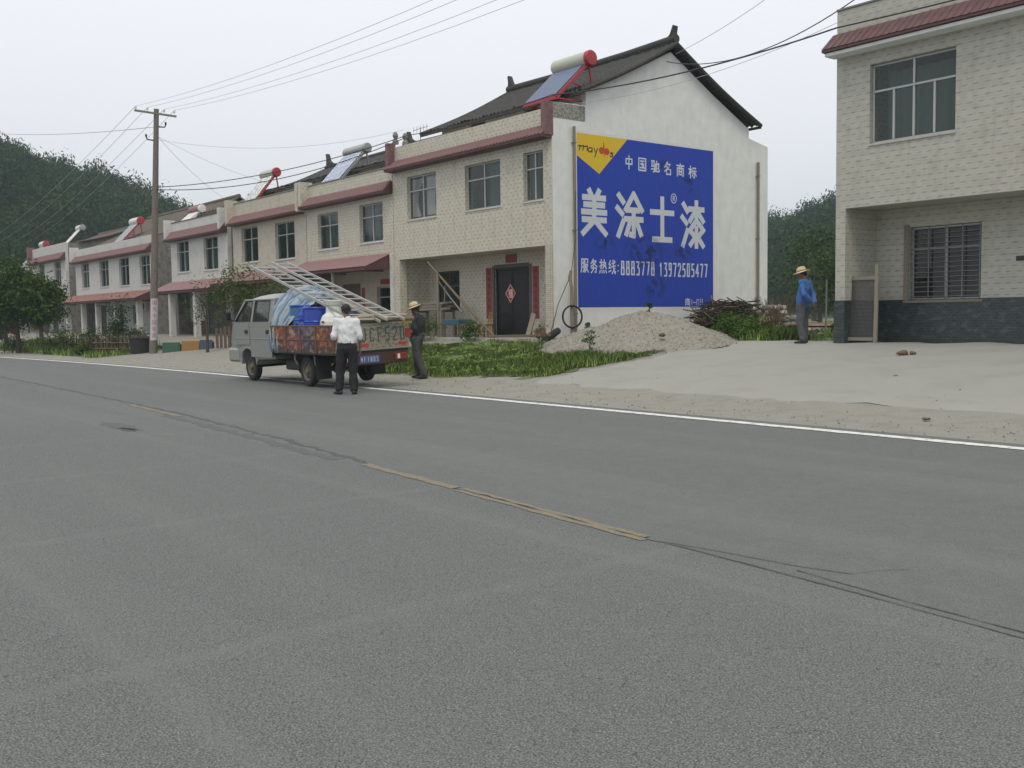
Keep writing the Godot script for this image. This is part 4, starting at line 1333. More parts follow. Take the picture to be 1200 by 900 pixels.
func sign_material() -> StandardMaterial3D:
	var w := 1264
	var hh := 1068
	var blue := L(0.010, 0.048, 0.40)
	var white := L(0.58, 0.62, 0.66)
	var yellow := L(0.68, 0.47, 0.02)
	var im := Image.create(w, hh, false, Image.FORMAT_RGB8)
	im.fill(blue)
	fill_poly(im, PackedVector2Array([Vector2(0, 0), Vector2(0.345 * w, 0), Vector2(0.148 * w, 0.222 * hh), Vector2(0, 0.128 * hh)]), yellow)
	var put := func(ch: String, u0: float, v0: float, u1: float, v1: float, t: float, c: Color) -> void:
		glyph(im, ch, u0 * w, v0 * hh, u1 * w, v1 * hh, t, c)
	var top := "中国驰名商标"
	for k in 6:
		var u := 0.322 + k * 0.0955
		put.call(top[k], u, 0.092 + k * 0.003, u + 0.066, 0.175 + k * 0.003, 9.5, white)
	var big := "美涂士漆"
	var bu := [[0.02, 0.205, 0.315, 0.575], [0.265, 0.455, 0.315, 0.585], [0.505, 0.69, 0.325, 0.60], [0.745, 0.93, 0.335, 0.625]]
	for k in 4: put.call(big[k], bu[k][0], bu[k][2], bu[k][1], bu[k][3], 37.0, white)
	# the registered mark
	for k in 20:
		var a := TAU * k / 20
		var e := TAU * (k + 1) / 20
		var o := Vector2(0.685 * w, 0.325 * hh)
		stroke(im, o + Vector2(cos(a), sin(a)) * Vector2(26, 30), o + Vector2(cos(e), sin(e)) * Vector2(26, 30), 6, white)
	glyph(im, "R", 0.685 * w - 13, 0.325 * hh - 15, 0.685 * w + 14, 0.325 * hh + 16, 6, white)
	var low := "服务热线"
	for k in 4: put.call(low[k], 0.018 + k * 0.062, 0.712 + k * 0.002, 0.072 + k * 0.062, 0.80 + k * 0.002, 8.5, white)
	put.call(":", 0.262, 0.73, 0.285, 0.80, 9.0, white)
	var num := "8883778"
	for k in num.length(): put.call(num[k], 0.292 + k * 0.0365, 0.722, 0.320 + k * 0.0365, 0.808, 11.0, white)
	num = "13972505477"
	for k in num.length(): put.call(num[k], 0.572 + k * 0.0355, 0.725, 0.599 + k * 0.0355, 0.812, 11.0, white)
	put.call("商", 0.77, 0.945, 0.815, 0.995, 6.0, white)
	for s in [[0.826, 0.955, 0.826, 0.985], [0.836, 0.972, 0.856, 0.972], [0.866, 0.955, 0.866, 0.99], [0.866, 0.955, 0.882, 0.955], [0.882, 0.955, 0.882, 0.99], [0.896, 0.95, 0.896, 0.99], [0.91, 0.95, 0.91, 0.99]]:
		stroke(im, Vector2(s[0] * w, s[1] * hh), Vector2(s[2] * w, s[3] * hh), 5, white)
	# the word on the yellow corner, dark letters with red fruit in the middle
	var dark := L(0.03, 0.025, 0.02)
	var red := L(0.50, 0.06, 0.02)
	put.call("m", 0.008, 0.055, 0.115, 0.1, 8.0, dark)
	put.call("a", 0.068, 0.06, 0.11, 0.105, 8.0, dark)
	put.call("y", 0.108, 0.062, 0.145, 0.105, 8.0, dark)
	for c in [[0.165, 0.085], [0.20, 0.088]]:
		var p := PackedVector2Array()
		for k in 16: p.append(Vector2(c[0] * w + cos(TAU * k / 16) * 24, c[1] * hh + sin(TAU * k / 16) * 22))
		fill_poly(im, p, red)
	stroke(im, Vector2(0.183 * w, 0.05 * hh), Vector2(0.183 * w, 0.115 * hh), 6, red)
	stroke(im, Vector2(0.178 * w, 0.035 * hh), Vector2(0.178 * w, 0.075 * hh), 4, dark)
	put.call("s", 0.218, 0.078, 0.250, 0.116, 8.0, dark)
	# damp blotches that show through the blue
	var f := noise(0.012, 4, FastNoiseLite.TYPE_SIMPLEX, 19)
	for s in [[0.47, 0.66, 0.17, 0.12], [0.54, 0.86, 0.10, 0.10], [0.18, 0.62, 0.08, 0.05], [0.76, 0.66, 0.08, 0.06], [0.80, 0.22, 0.06, 0.08], [0.62, 0.13, 0.05, 0.06]]:
		for y in range(int((s[1] - s[3]) * hh), int((s[1] + s[3]) * hh)):
			for x in range(int((s[0] - s[2]) * w), int((s[0] + s[2]) * w)):
				if x < 0 or y < 0 or x >= w or y >= hh: continue
				var dx: float = (x / float(w) - s[0]) / s[2]
				var dy: float = (y / float(hh) - s[1]) / s[3]
				var a := clampf((1.0 - sqrt(dx * dx + dy * dy)) * 1.4, 0, 1) * clampf(f.get_noise_2d(x, y) * 2.6 + 0.35, 0.0, 1.0)
				if a > 0.02:
					var c := im.get_pixel(x, y)
					im.set_pixel(x, y, c.lerp(Color(c.r * 0.62, c.g * 0.6, c.b * 0.6), a))
	return stained(printed(im, 0.75), L(0.14, 0.17, 0.42), Vector3(1.6, 7, 1.6), 0.6, 1.0, 0.1, 0.015, 47)

# ---------------------------------------------------------------- the house at the right edge
func build_right_house() -> void:
	var h := thing("tiled_house", "two storey pale tiled house with dark green base at the right edge", "house", Vector3.ZERO, 0.0, "tiled houses along the road")
	var x0 := -13.45
	var x1 := -1.6
	var win := [-12.62, 5.1, -10.68, 6.8]
	var win2 := [-7.6, 5.1, -5.6, 6.8]
	var b := B.new()
	b.wall(x0, 1.71, x1, 8.12, 0.28, [win, win2, [-13.2, 1.71, -2.0, 3.76]], Transform3D(Basis.IDENTITY, Vector3(0, 0, -20)))
	b.wall(20.28, 1.71, 30.0, 8.12, 0.24, [], Transform3D(Basis(Vector3(0, 0, -1), Vector3.UP, Vector3(1, 0, 0)), Vector3(x0 + 0.24, 0, 0)))
	b.bx(x0 + 0.25, 3.78, -20.28, x1 - 0.25, 3.95, -29.9)
	b.bx(x0 + 0.25, 7.0, -20.28, x1 - 0.25, 7.2, -29.9)
	b.bx(x1 - 0.24, 0.5, -20.28, x1, 8.12, -30.0)
	b.bx(x0 + 0.24, 0.5, -30.0, x1 - 0.24, 8.12, -29.8)
	obj("wall", b, M.tile_grey, h)
	var zb := -21.24
	var gw := [-12.37, 1.69, -10.72, 3.33]
	var dr := [-7.4, 0.76, -5.4, 3.1]
	var pw := B.new()
	pw.wall(x0 + 0.241, 1.71, x1 - 0.25, 3.775, 0.2, [gw, [dr[0], 1.0, dr[2], dr[3]]], Transform3D(Basis.IDENTITY, Vector3(0, 0, zb)))
	# the porch's end pier, inner side
	pw.bx(x0 + 0.245, 1.71, -21.23, x0 + 0.25, 3.77, -20.29)
	obj("porch_wall", pw, M.tile_grey, h)
	var dd := B.new()
	dd.wall(x0 + 0.241, 0.5, x1 - 0.25, 1.708, 0.22, [[dr[0], 0.5, dr[2], 1.8]], Transform3D(Basis.IDENTITY, Vector3(0, 0, zb + 0.02)))
	dd.wall(x0 - 0.02, 0.5, -13.2, 1.708, 0.3, [], Transform3D(Basis.IDENTITY, Vector3(0, 0, -19.98)))
	dd.wall(20.282, 0.5, 30.0, 1.708, 0.26, [], Transform3D(Basis(Vector3(0, 0, -1), Vector3.UP, Vector3(1, 0, 0)), Vector3(x0 + 0.24, 0, 0)))
	obj("base_course", dd, M.tile_green, h)
	var pier := B.new()
	pier.bx(-2.0, 0.5, -20.3, x1, 1.708, -19.98)
	obj("base_course", pier, M.tile_green, h)
	door(h, dr[0], dr[1], dr[2], dr[3], zb - 0.06, M.wood)
	# the large upper window: two lights over four
	for w in [win, win2]:
		var o := window(h, w[0], w[1], w[2], w[3], -20.0, 4, 0.66, 2)
		var s := B.new()
		s.bx(w[0] - 0.02, w[1] - 0.05, -20.12, w[2] + 0.02, w[1], -19.97, 0.008)
		obj("sill", s, M.tile_grey, o)
		curtain(h, w[0] + 0.1, w[2] - 0.1, w[1] + 0.1, w[3] - 0.1, -20.55, 0.0, M.curtain_green)
	# the grilled window under the porch
	var wd := window(h, gw[0], gw[1], gw[2], gw[3], zb, 2, 0.7, 0, M.frame, 0.1, M.glass_dark)
	for k in 15:
		var y := lerpf(gw[1] + 0.08, gw[3] - 0.06, k / 14.0)
		var t := B.new()
		t.tube([Vector3(gw[0] + 0.02, y, zb - 0.03), Vector3(gw[2] - 0.02, y, zb - 0.03)], [0.011], 6)
		obj("grille_bar", t, M.bars, wd)
	for k in 5:
		var x := lerpf(gw[0] + 0.05, gw[2] - 0.05, k / 4.0)
		var t := B.new()
		t.bx(x - 0.012, gw[1] + 0.02, zb - 0.05, x + 0.012, gw[3] - 0.02, zb - 0.042)
		obj("grille_upright", t, M.bars, wd)
	var jm := B.new()
	jm.bx(gw[0] - 0.12, gw[1], zb, gw[0], gw[3] + 0.05, zb + 0.035, 0.008)
	jm.bx(gw[0] - 0.12, gw[1] - 0.06, zb, gw[2] + 0.06, gw[1], zb + 0.05, 0.008)
	obj("window_surround", jm, M.wood_grey, h)
	var np := B.new()
	np.bx(-9.98, 2.46, zb, -9.74, 2.56, zb + 0.02, 0.004)
	obj("number_plate", np, M.iron, h)
	# the eave: plaster soffit, pink tiles, brick parapet above it
	var so := B.new()
	so.bx(x0 - 0.06, 7.09, -20.0, x1 + 0.06, 7.165, -19.62, 0.006)
	obj("soffit", so, M.plaster, h)
	tile_band(h, "eave_band", x0 - 0.1, x1 + 0.1, 7.62, -20.0, 7.18, -19.56, M.pink_maroon, M.pink_dark, 0.17, 0.07)
	var cp := B.new()
	cp.bx(x0 - 0.01, 8.12, -20.3, x1, 8.17, -19.97, 0.01)
	obj("coping", cp, M.cement, h)
	var up := B.new()
	up.bx(-13.1, 7.2, -29.0, x1 - 0.5, 11.0, -22.0)
	up.bx(-13.2, 11.0, -29.1, x1 - 0.4, 11.15, -21.7)
	obj("roof_room", up, M.tile_grey, h)
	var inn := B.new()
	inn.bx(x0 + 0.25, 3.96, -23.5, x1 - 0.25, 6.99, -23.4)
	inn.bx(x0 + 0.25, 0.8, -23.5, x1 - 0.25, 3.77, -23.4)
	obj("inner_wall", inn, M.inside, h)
	var fl := B.new()
	fl.bx(x0 + 0.3, 0.2, -29.9, x1 - 0.3, 0.7, -21.3)
	obj("floor", fl, M.slab, h)

# ---------------------------------------------------------------- the row to the left
func build_row() -> void:
	var G := "tiled houses along the road"
	# beige house next to the painted one
	var a := thing("tiled_house", "beige tiled house with pink awning, joined to the left of the painted house", "house", Vector3.ZERO, 0.0, G)
	house_shell(a, {"x0": -39.3, "x1": -32.34, "wall": M.tile_beige, "trim": [6.16, 6.52], "par": 7.03, "low": 3.5, "eave": 7.7, "ridge": 9.25, "posts": [-39.3], "windows": [[-38.3, 4.33, -36.54, 5.79, 2, 0.66], [-34.82, 4.38, -33.08, 5.85, 2, 0.66]], "finials": [[-39.2, -1.0, 0.7], [-32.5, 1.0, 0.5]], "per": 5, "band_in": 0.04})
	curtain(a, -38.2, -36.6, 4.45, 5.7, -20.35, 0.0, M.curtain_green)
	curtain(a, -34.7, -33.8, 4.45, 5.7, -20.35, 0.0, M.curtain_green)
	ground_floor(a, -39.3, -32.34, -21.0, 3.5, M.tile_cream, [[-35.3, 1.5, -33.5, 2.7, "window"], [-38.2, 0.72, -36.6, 2.9, "door"]])
	for s in [[-33.35, -33.1, 1.3, 2.75], [-35.0, -34.3, 2.8, 3.0], [-36.5, -36.25, 1.2, 2.7]]:
		var c := B.new()
		c.bx(s[0], s[2], -21.0, s[1], s[3], -20.985)
		obj("couplet", c, M.redpaper, a)
	awning(a, -39.5, -32.55, 3.86, 3.28, M.pink_light, true)
	var pier := B.new()
	pier.bx(-32.5, 0.4, -20.2, -32.325, 3.86, -19.9, 0.01)
	obj("party_wall", pier, M.tile_white, a)
	# cream house
	var b := thing("tiled_house", "cream house with two dark windows and a red framed heater on its roof", "house", Vector3.ZERO, 0.0, G)
	house_shell(b, {"x0": -47.1, "x1": -39.36, "wall": M.tile_cream, "trim": [6.05, 6.42], "par": 7.03, "low": 3.35, "eave": 7.7, "ridge": 9.2, "posts": [-47.1, -39.62], "windows": [[-46.09, 4.18, -44.23, 5.82, 2, 0.66], [-42.4, 4.13, -40.46, 5.76, 2, 0.66]], "finials": [[-46.9, -1.0, 0.8]], "band_in": 0.2})
	ground_floor(b, -47.1, -39.36, -21.0, 3.35, M.tile_cream, [[-46.2, 0.72, -44.8, 2.8, "door"], [-43.4, 1.4, -41.2, 2.7, "window"]], M.tile_red)
	awning(b, -47.3, -39.36, 3.72, 3.12, M.pink_light, false)
	# white house with the pink parapet lines
	var c := thing("tiled_house", "white tiled house beside the utility pole with white heater on its left end", "house", Vector3.ZERO, 0.0, G)
	house_shell(c, {"x0": -55.6, "x1": -47.8, "wall": M.tile_white, "trim": [5.87, 6.3], "par": 6.78, "low": 3.3, "eave": 7.35, "ridge": 8.75, "posts": [-55.6, -48.06], "windows": [[-54.68, 4.08, -52.94, 5.73, 2, 0.66], [-50.88, 4.04, -49.0, 5.70, 2, 0.66]], "roof": M.rooftile_brown, "finials": [], "coping_mat": M.rooftile_brown, "gable": M.plaster_grey})
	curtain(c, -54.6, -53.0, 4.2, 5.6, -20.35, 0.0, M.curtain_green)
	curtain(c, -50.8, -49.1, 4.2, 5.6, -20.35, 0.0, M.curtain_green)
	ground_floor(c, -55.6, -47.8, -20.9, 3.3, M.tile_white, [[-55.1, 0.72, -54.1, 2.7, "door"], [-53.0, 0.72, -50.4, 2.95, "door", M.frame_dark]], M.tile_red)
	awning(c, -55.9, -47.7, 3.55, 2.95, M.pink_light, false)
	for px in [-53.5, -50.0]:
		var k := B.new()
		k.bx(px, 0.4, -19.3, px + 0.28, 2.9, -19.0, 0.01)
		obj("porch_column", k, M.tile_white, c)
	# long white house with four windows
	var d := thing("tiled_house", "long white house with four upper windows and a brick red awning", "house", Vector3.ZERO, 0.0, G)
	house_shell(d, {"x0": -74.4, "x1": -58.7, "wall": M.tile_white, "trim": [5.57, 5.95], "par": 6.45, "low": 3.0, "eave": 6.7, "ridge": 8.9, "posts": [-74.4], "windows": [[-73.0, 3.78, -71.23, 5.46, 2, 0.66], [-68.88, 3.74, -66.92, 5.44, 2, 0.66], [-64.79, 3.68, -62.86, 5.40, 2, 0.7], [-60.9, 3.62, -59.1, 5.34, 2, 0.66]], "roof": M.rooftile_brown, "finials": [], "coping": false})
	for k in [[-72.9, -71.3], [-68.8, -67.0], [-60.8, -59.2]]: curtain(d, k[0], k[1], 3.8, 5.3, -20.35, 0.0, M.curtain_green)
	ground_floor(d, -74.4, -58.7, -21.2, 3.0, M.tile_white, [[-73.2, 0.72, -71.8, 2.6, "door"], [-69.6, 0.72, -68.2, 2.6, "door", M.frame_dark], [-66.2, 1.3, -64.6, 2.5, "window"], [-62.2, 0.72, -60.6, 2.6, "door"]])
	awning(d, -75.2, -58.6, 3.28, 2.72, M.brick_awning, false)
	for px in [-74.3, -70.6, -67.4, -63.6, -59.4]:
		var k := B.new()
		k.bx(px, 0.4, -19.5, px + 0.3, 2.68, -19.2, 0.01)
		obj("porch_column", k, M.tile_white, d)
	for p in [[-64.6, 2.05], [-63.4, 2.1]]:
		var k := B.new()
		k.bx(p[0], p[1], -21.18, p[0] + 0.8, p[1] + 0.55, -20.85, 0.02)
		var ac := obj("air_conditioner", k, M.white, d)
		var fan := B.new()
		fan.lathe([Vector2(0, 0.012), Vector2(0.2, 0.012), Vector2(0.2, 0.0)], Transform3D(Basis(Vector3.RIGHT, Vector3.BACK, Vector3.DOWN), Vector3(p[0] + 0.32, p[1] + 0.28, -20.848)), 14)
		obj("fan_grille", fan, M.frame_dark, ac)
	# white house beyond, its end wall bare
	var e := thing("tiled_house", "white house past the narrow gap, half hidden by the round tree", "house", Vector3.ZERO, 0.0, G)
	house_shell(e, {"x0": -86.5, "x1": -76.9, "wall": M.tile_white, "trim": [6.05, 6.5], "par": 7.2, "low": 3.2, "eave": 7.4, "ridge": 8.6, "posts": [-86.5], "post_mat": M.pink, "windows": [[-80.04, 4.25, -78.2, 5.95, 2, 0.66], [-84.6, 4.25, -82.8, 5.95, 2, 0.66]], "roof": M.rooftile_brown, "finials": [], "coping": false})
	ground_floor(e, -86.5, -76.9, -21.0, 3.2, M.tile_white, [[-85.0, 0.72, -83.4, 2.6, "door"], [-81.0, 0.72, -79.4, 2.6, "door"]])
	awning(e, -86.7, -76.7, 3.4, 2.8, M.brick_awning, false)
	var f := thing("tiled_house", "low white house at the far left end of the row", "house", Vector3.ZERO, 0.0, G)
	house_shell(f, {"x0": -99.5, "x1": -88.5, "wall": M.tile_white, "trim": [5.3, 5.7], "par": 6.2, "low": 2.9, "eave": 6.4, "ridge": 7.6, "posts": [-99.5], "windows": [[-97.5, 3.6, -95.6, 5.1, 2, 0.66], [-92.5, 3.6, -90.6, 5.1, 2, 0.66]], "roof": M.rooftile_brown, "finials": [], "coping": false})
	ground_floor(f, -99.5, -88.5, -21.0, 2.9, M.tile_white, [[-98.0, 0.72, -96.4, 2.5, "door"], [-92.0, 0.72, -90.4, 2.5, "door"]])
	awning(f, -99.7, -88.3, 3.1, 2.5, M.brick_awning, false)
	# solar heaters
	solar_heater("solar_heater", "solar heater with round red end cap at the painted gable's front corner", -24.95, -23.4, -20.35, 8.02, -21.7, 9.4, M.red, M.red, M.cream, M.collector, 0.24)
	solar_heater("solar_heater", "solar heater with silver legs on the beige house beside the painted one", -38.75, -37.05, -20.35, 6.98, -21.7, 8.55, M.steel, M.steel, M.alu, M.collector, 0.2)
	solar_heater("solar_heater", "red framed solar heater on the cream house", -46.7, -45.25, -20.35, 6.95, -21.5, 8.5, M.red, M.red, M.cream, M.collector_pale, 0.22)
	solar_heater("solar_heater", "white solar heater with a pink tank just right of the utility pole", -55.5, -54.0, -20.4, 6.7, -21.2, 7.55, M.white, M.white, M.pink_light, M.white, 0.22)
	solar_heater("solar_heater", "red capped solar heater on the roof of the long white house", -67.8, -66.2, -20.6, 6.4, -21.9, 7.95, M.red, M.red, M.white, M.collector_pale, 0.24)
	solar_heater("solar_heater", "slim white solar heater over the gap beside the long white house", -79.2, -78.1, -20.6, 7.15, -21.6, 8.4, M.steel, M.iron, M.white, M.white, 0.22)
	solar_heater("solar_heater", "small red topped solar heater above the round tree at far left", -91.6, -90.2, -20.4, 6.2, -22.0, 8.0, M.red, M.red, M.white, M.collector_pale, 0.26)

func awning(h: Node3D, x0: float, x1: float, y1: float, y0: float, mat: Material, steep: bool) -> void:
	var o := tile_band_big(h, x0, x1, y1, y0, mat)
	var p := B.new()
	for k in 3:
		var x := lerpf(x0 + 0.6, x1 - 0.6, k / 2.0)
		p.bar(Vector3(x, y0 - 0.02, -18.95), Vector3(x, y0 - 0.02, -20.0), 0.08, 0.1)
	obj("bracket", p, M.wood, o)
	if steep:
		var q := B.new()
		q.bx(lerpf(x0, x1, 0.62), 0.4, -18.98, lerpf(x0, x1, 0.62) + 0.09, y0 - 0.05, -18.9)
		obj("prop", q, M.wood_grey, h)

func tile_band_big(h: Node3D, x0: float, x1: float, y1: float, y0: float, mat: Material) -> MeshInstance3D:
	var b := B.new()
	var z0 := -18.85
	b.prism(PackedVector2Array([Vector2(20.0, y1), Vector2(-z0, y0 + 0.06), Vector2(-z0, y0 - 0.04), Vector2(20.0, y0 - 0.0)]), x1 - x0, Transform3D(Basis(Vector3(0, 0, -1), Vector3.UP, Vector3(1, 0, 0)), Vector3(x0, 0, 0)))
	var o := obj("awning", b, M.pink_dark, h)
	var r := B.new()
	var per := 4
	var n := int((x1 - x0) / 0.19) * per
	r.sheet(n, 12, func(i: int, j: int):
		var t := (j / 2 + (0.95 if j % 2 else 0.0)) / 6.0
		if j == 12: t = 1.0
		var rib := 0.028 * absf(sin(PI * (i % per) / per))
		return Vector3(lerpf(x0 - 0.02, x1 + 0.02, float(i) / n), lerpf(y0 + 0.075, y1 + 0.015, t) + rib - (0.0 if j % 2 == 0 else 0.014), lerpf(z0 + 0.03, -20.0, t)), Vector3(0, 1, 1))
	var t2 := obj("tiles", r, mat, o)
	tag(t2, "", "", "", "stuff")
	return o

# ---------------------------------------------------------------- bodies: joined tapered bones, meshed as surface nets
func field_mesh(bones: Array, cell: float, k: float, into: B = null) -> B:
	var b := into if into else B.new()
	var lo := Vector3.ONE * 1e9
	var hi := -lo
	for e in bones:
		var r: float = maxf(e[2], e[3]) * 1.35 + cell * 3
		lo = lo.min(e[0] - Vector3.ONE * r).min(e[1] - Vector3.ONE * r)
		hi = hi.max(e[0] + Vector3.ONE * r).max(e[1] + Vector3.ONE * r)
	var nx := int((hi.x - lo.x) / cell) + 2
	var ny := int((hi.y - lo.y) / cell) + 2
	var nz := int((hi.z - lo.z) / cell) + 2
	var f := PackedFloat32Array()
	f.resize(nx * ny * nz)
	f.fill(9.0)
	for e in bones:
		var a: Vector3 = e[0]
		var d: Vector3 = e[1] - e[0]
		var ra: float = e[2]
		var rb: float = e[3]
		var sc: Vector3 = e[4] if e.size() > 4 else Vector3.ONE   # squash of the cross-section
		var dd := maxf(d.length_squared(), 1e-9)
		var r := maxf(ra, rb) * 1.35 + k + cell * 1.5
		var p0: Vector3 = a.min(e[1]) - Vector3.ONE * r
		var p1: Vector3 = a.max(e[1]) + Vector3.ONE * r
		for i in range(maxi(0, int((p0.x - lo.x) / cell)), mini(nx, int((p1.x - lo.x) / cell) + 2)):
			for j in range(maxi(0, int((p0.y - lo.y) / cell)), mini(ny, int((p1.y - lo.y) / cell) + 2)):
				for m in range(maxi(0, int((p0.z - lo.z) / cell)), mini(nz, int((p1.z - lo.z) / cell) + 2)):
					var p := lo + Vector3(i, j, m) * cell - a
					var t := clampf(p.dot(d) / dd, 0.0, 1.0)
					var o := (p - d * t) / sc
					var v := o.length() - lerpf(ra, rb, t)
					var at := (i * ny + j) * nz + m
					var w := f[at]
					var h := maxf(k - absf(v - w), 0.0) / k
					f[at] = minf(v, w) - h * h * k * 0.25
	var ids := {}
	var base0 := b.v.size()
	var corner := [0, nz * ny, nz, nz * ny + nz, 1, nz * ny + 1, nz + 1, nz * ny + nz + 1]
	var edges := [[0, 1], [2, 3], [4, 5], [6, 7], [0, 2], [1, 3], [4, 6], [5, 7], [0, 4], [1, 5], [2, 6], [3, 7]]
	for i in nx - 1:
		for j in ny - 1:
			for m in nz - 1:
				var at := (i * ny + j) * nz + m
				if absf(f[at]) > cell * 2.5: continue
				var mask := 0
				for c in 8:
					if f[at + corner[c]] < 0.0: mask |= 1 << c
				if mask == 0 or mask == 255: continue
				var sum := Vector3.ZERO
				var n := 0
				for e in edges:
					var a: int = e[0]
					var c: int = e[1]
					if ((mask >> a) & 1) != ((mask >> c) & 1):
						var fa := f[at + corner[a]]
						var fc := f[at + corner[c]]
						var t := fa / (fa - fc)
						var pa := Vector3(a & 1, (a >> 1) & 1, (a >> 2) & 1)
						var pc := Vector3(c & 1, (c >> 1) & 1, (c >> 2) & 1)
						sum += pa.lerp(pc, t)
						n += 1
				ids[at] = b.v.size()
				b.v.append(lo + (Vector3(i, j, m) + sum / n) * cell)
				b.n.append(Vector3(f[at + corner[1]] - f[at], f[at + corner[2]] - f[at], f[at + corner[4]] - f[at]).normalized())
				b.uv.append(Vector2.ZERO)
	var sx := ny * nz
	var sy := nz
	for at in ids:
		var i: int = at / sx
		var j: int = (at / sy) % ny
		var m: int = at % nz
		# edges leaving the cell's first corner along x, y, z
		for ax in 3:
			var step: int = [sx, sy, 1][ax]
			var u: int = [sy, 1, sx][ax]
			var w: int = [1, sx, sy][ax]
			var ui: int = [j, m, i][ax]
			var wi: int = [m, i, j][ax]
			if ui == 0 or wi == 0: continue
			var f0: float = f[at]
			var f1: float = f[at + step]
			if (f0 < 0.0) == (f1 < 0.0): continue
			if not (ids.has(at - u) and ids.has(at - w) and ids.has(at - u - w)): continue
			var q0: int = ids[at]; var q1: int = ids[at - u]; var q2: int = ids[at - u - w]; var q3: int = ids[at - w]
			var order: Array = [q0, q1, q2, q0, q2, q3] if f0 > 0.0 else [q0, q2, q1, q0, q3, q2]
			for e in order: b.ix.append(e)
	# smooth normals from the faces
	for k2 in range(base0, b.v.size()):
		pass
	return b

func hand(bones: Array, wrist: Vector3, dir: Vector3, palm: Vector3, thumb: Vector3, curl: float) -> void:
	# bones for a hand: dir = along the fingers, palm = the way the palm faces, thumb = side of the thumb
	var side := thumb
	var len := 0.085
	var root := wrist + dir * 0.02
	for k in 4:
		var off := (1.5 - k) * 0.019
		var b0 := wrist + side * off * 0.6
		var b1 := wrist + dir * len + side * off
		bones.append([b0, b1, 0.016, 0.0125])
		var l: float = [0.040, 0.045, 0.042, 0.033][k]
		var d1 := (dir + palm * curl * 0.6).normalized()
		var d2 := (dir + palm * curl * 1.8).normalized()
		var c := b1 + d1 * l
		bones.append([b1, c, 0.0095, 0.0085])
		bones.append([c, c + d2 * l * 0.85, 0.0085, 0.007])
	var t0 := root + side * 0.03
	var t1 := t0 + (dir * 0.6 + side * 0.6 + palm * 0.3).normalized() * 0.042
	bones.append([root, t0, 0.016, 0.0135])
	bones.append([t0, t1, 0.0125, 0.0105])
	bones.append([t1, t1 + (dir + palm * 0.4).normalized() * 0.03, 0.0100, 0.0085])

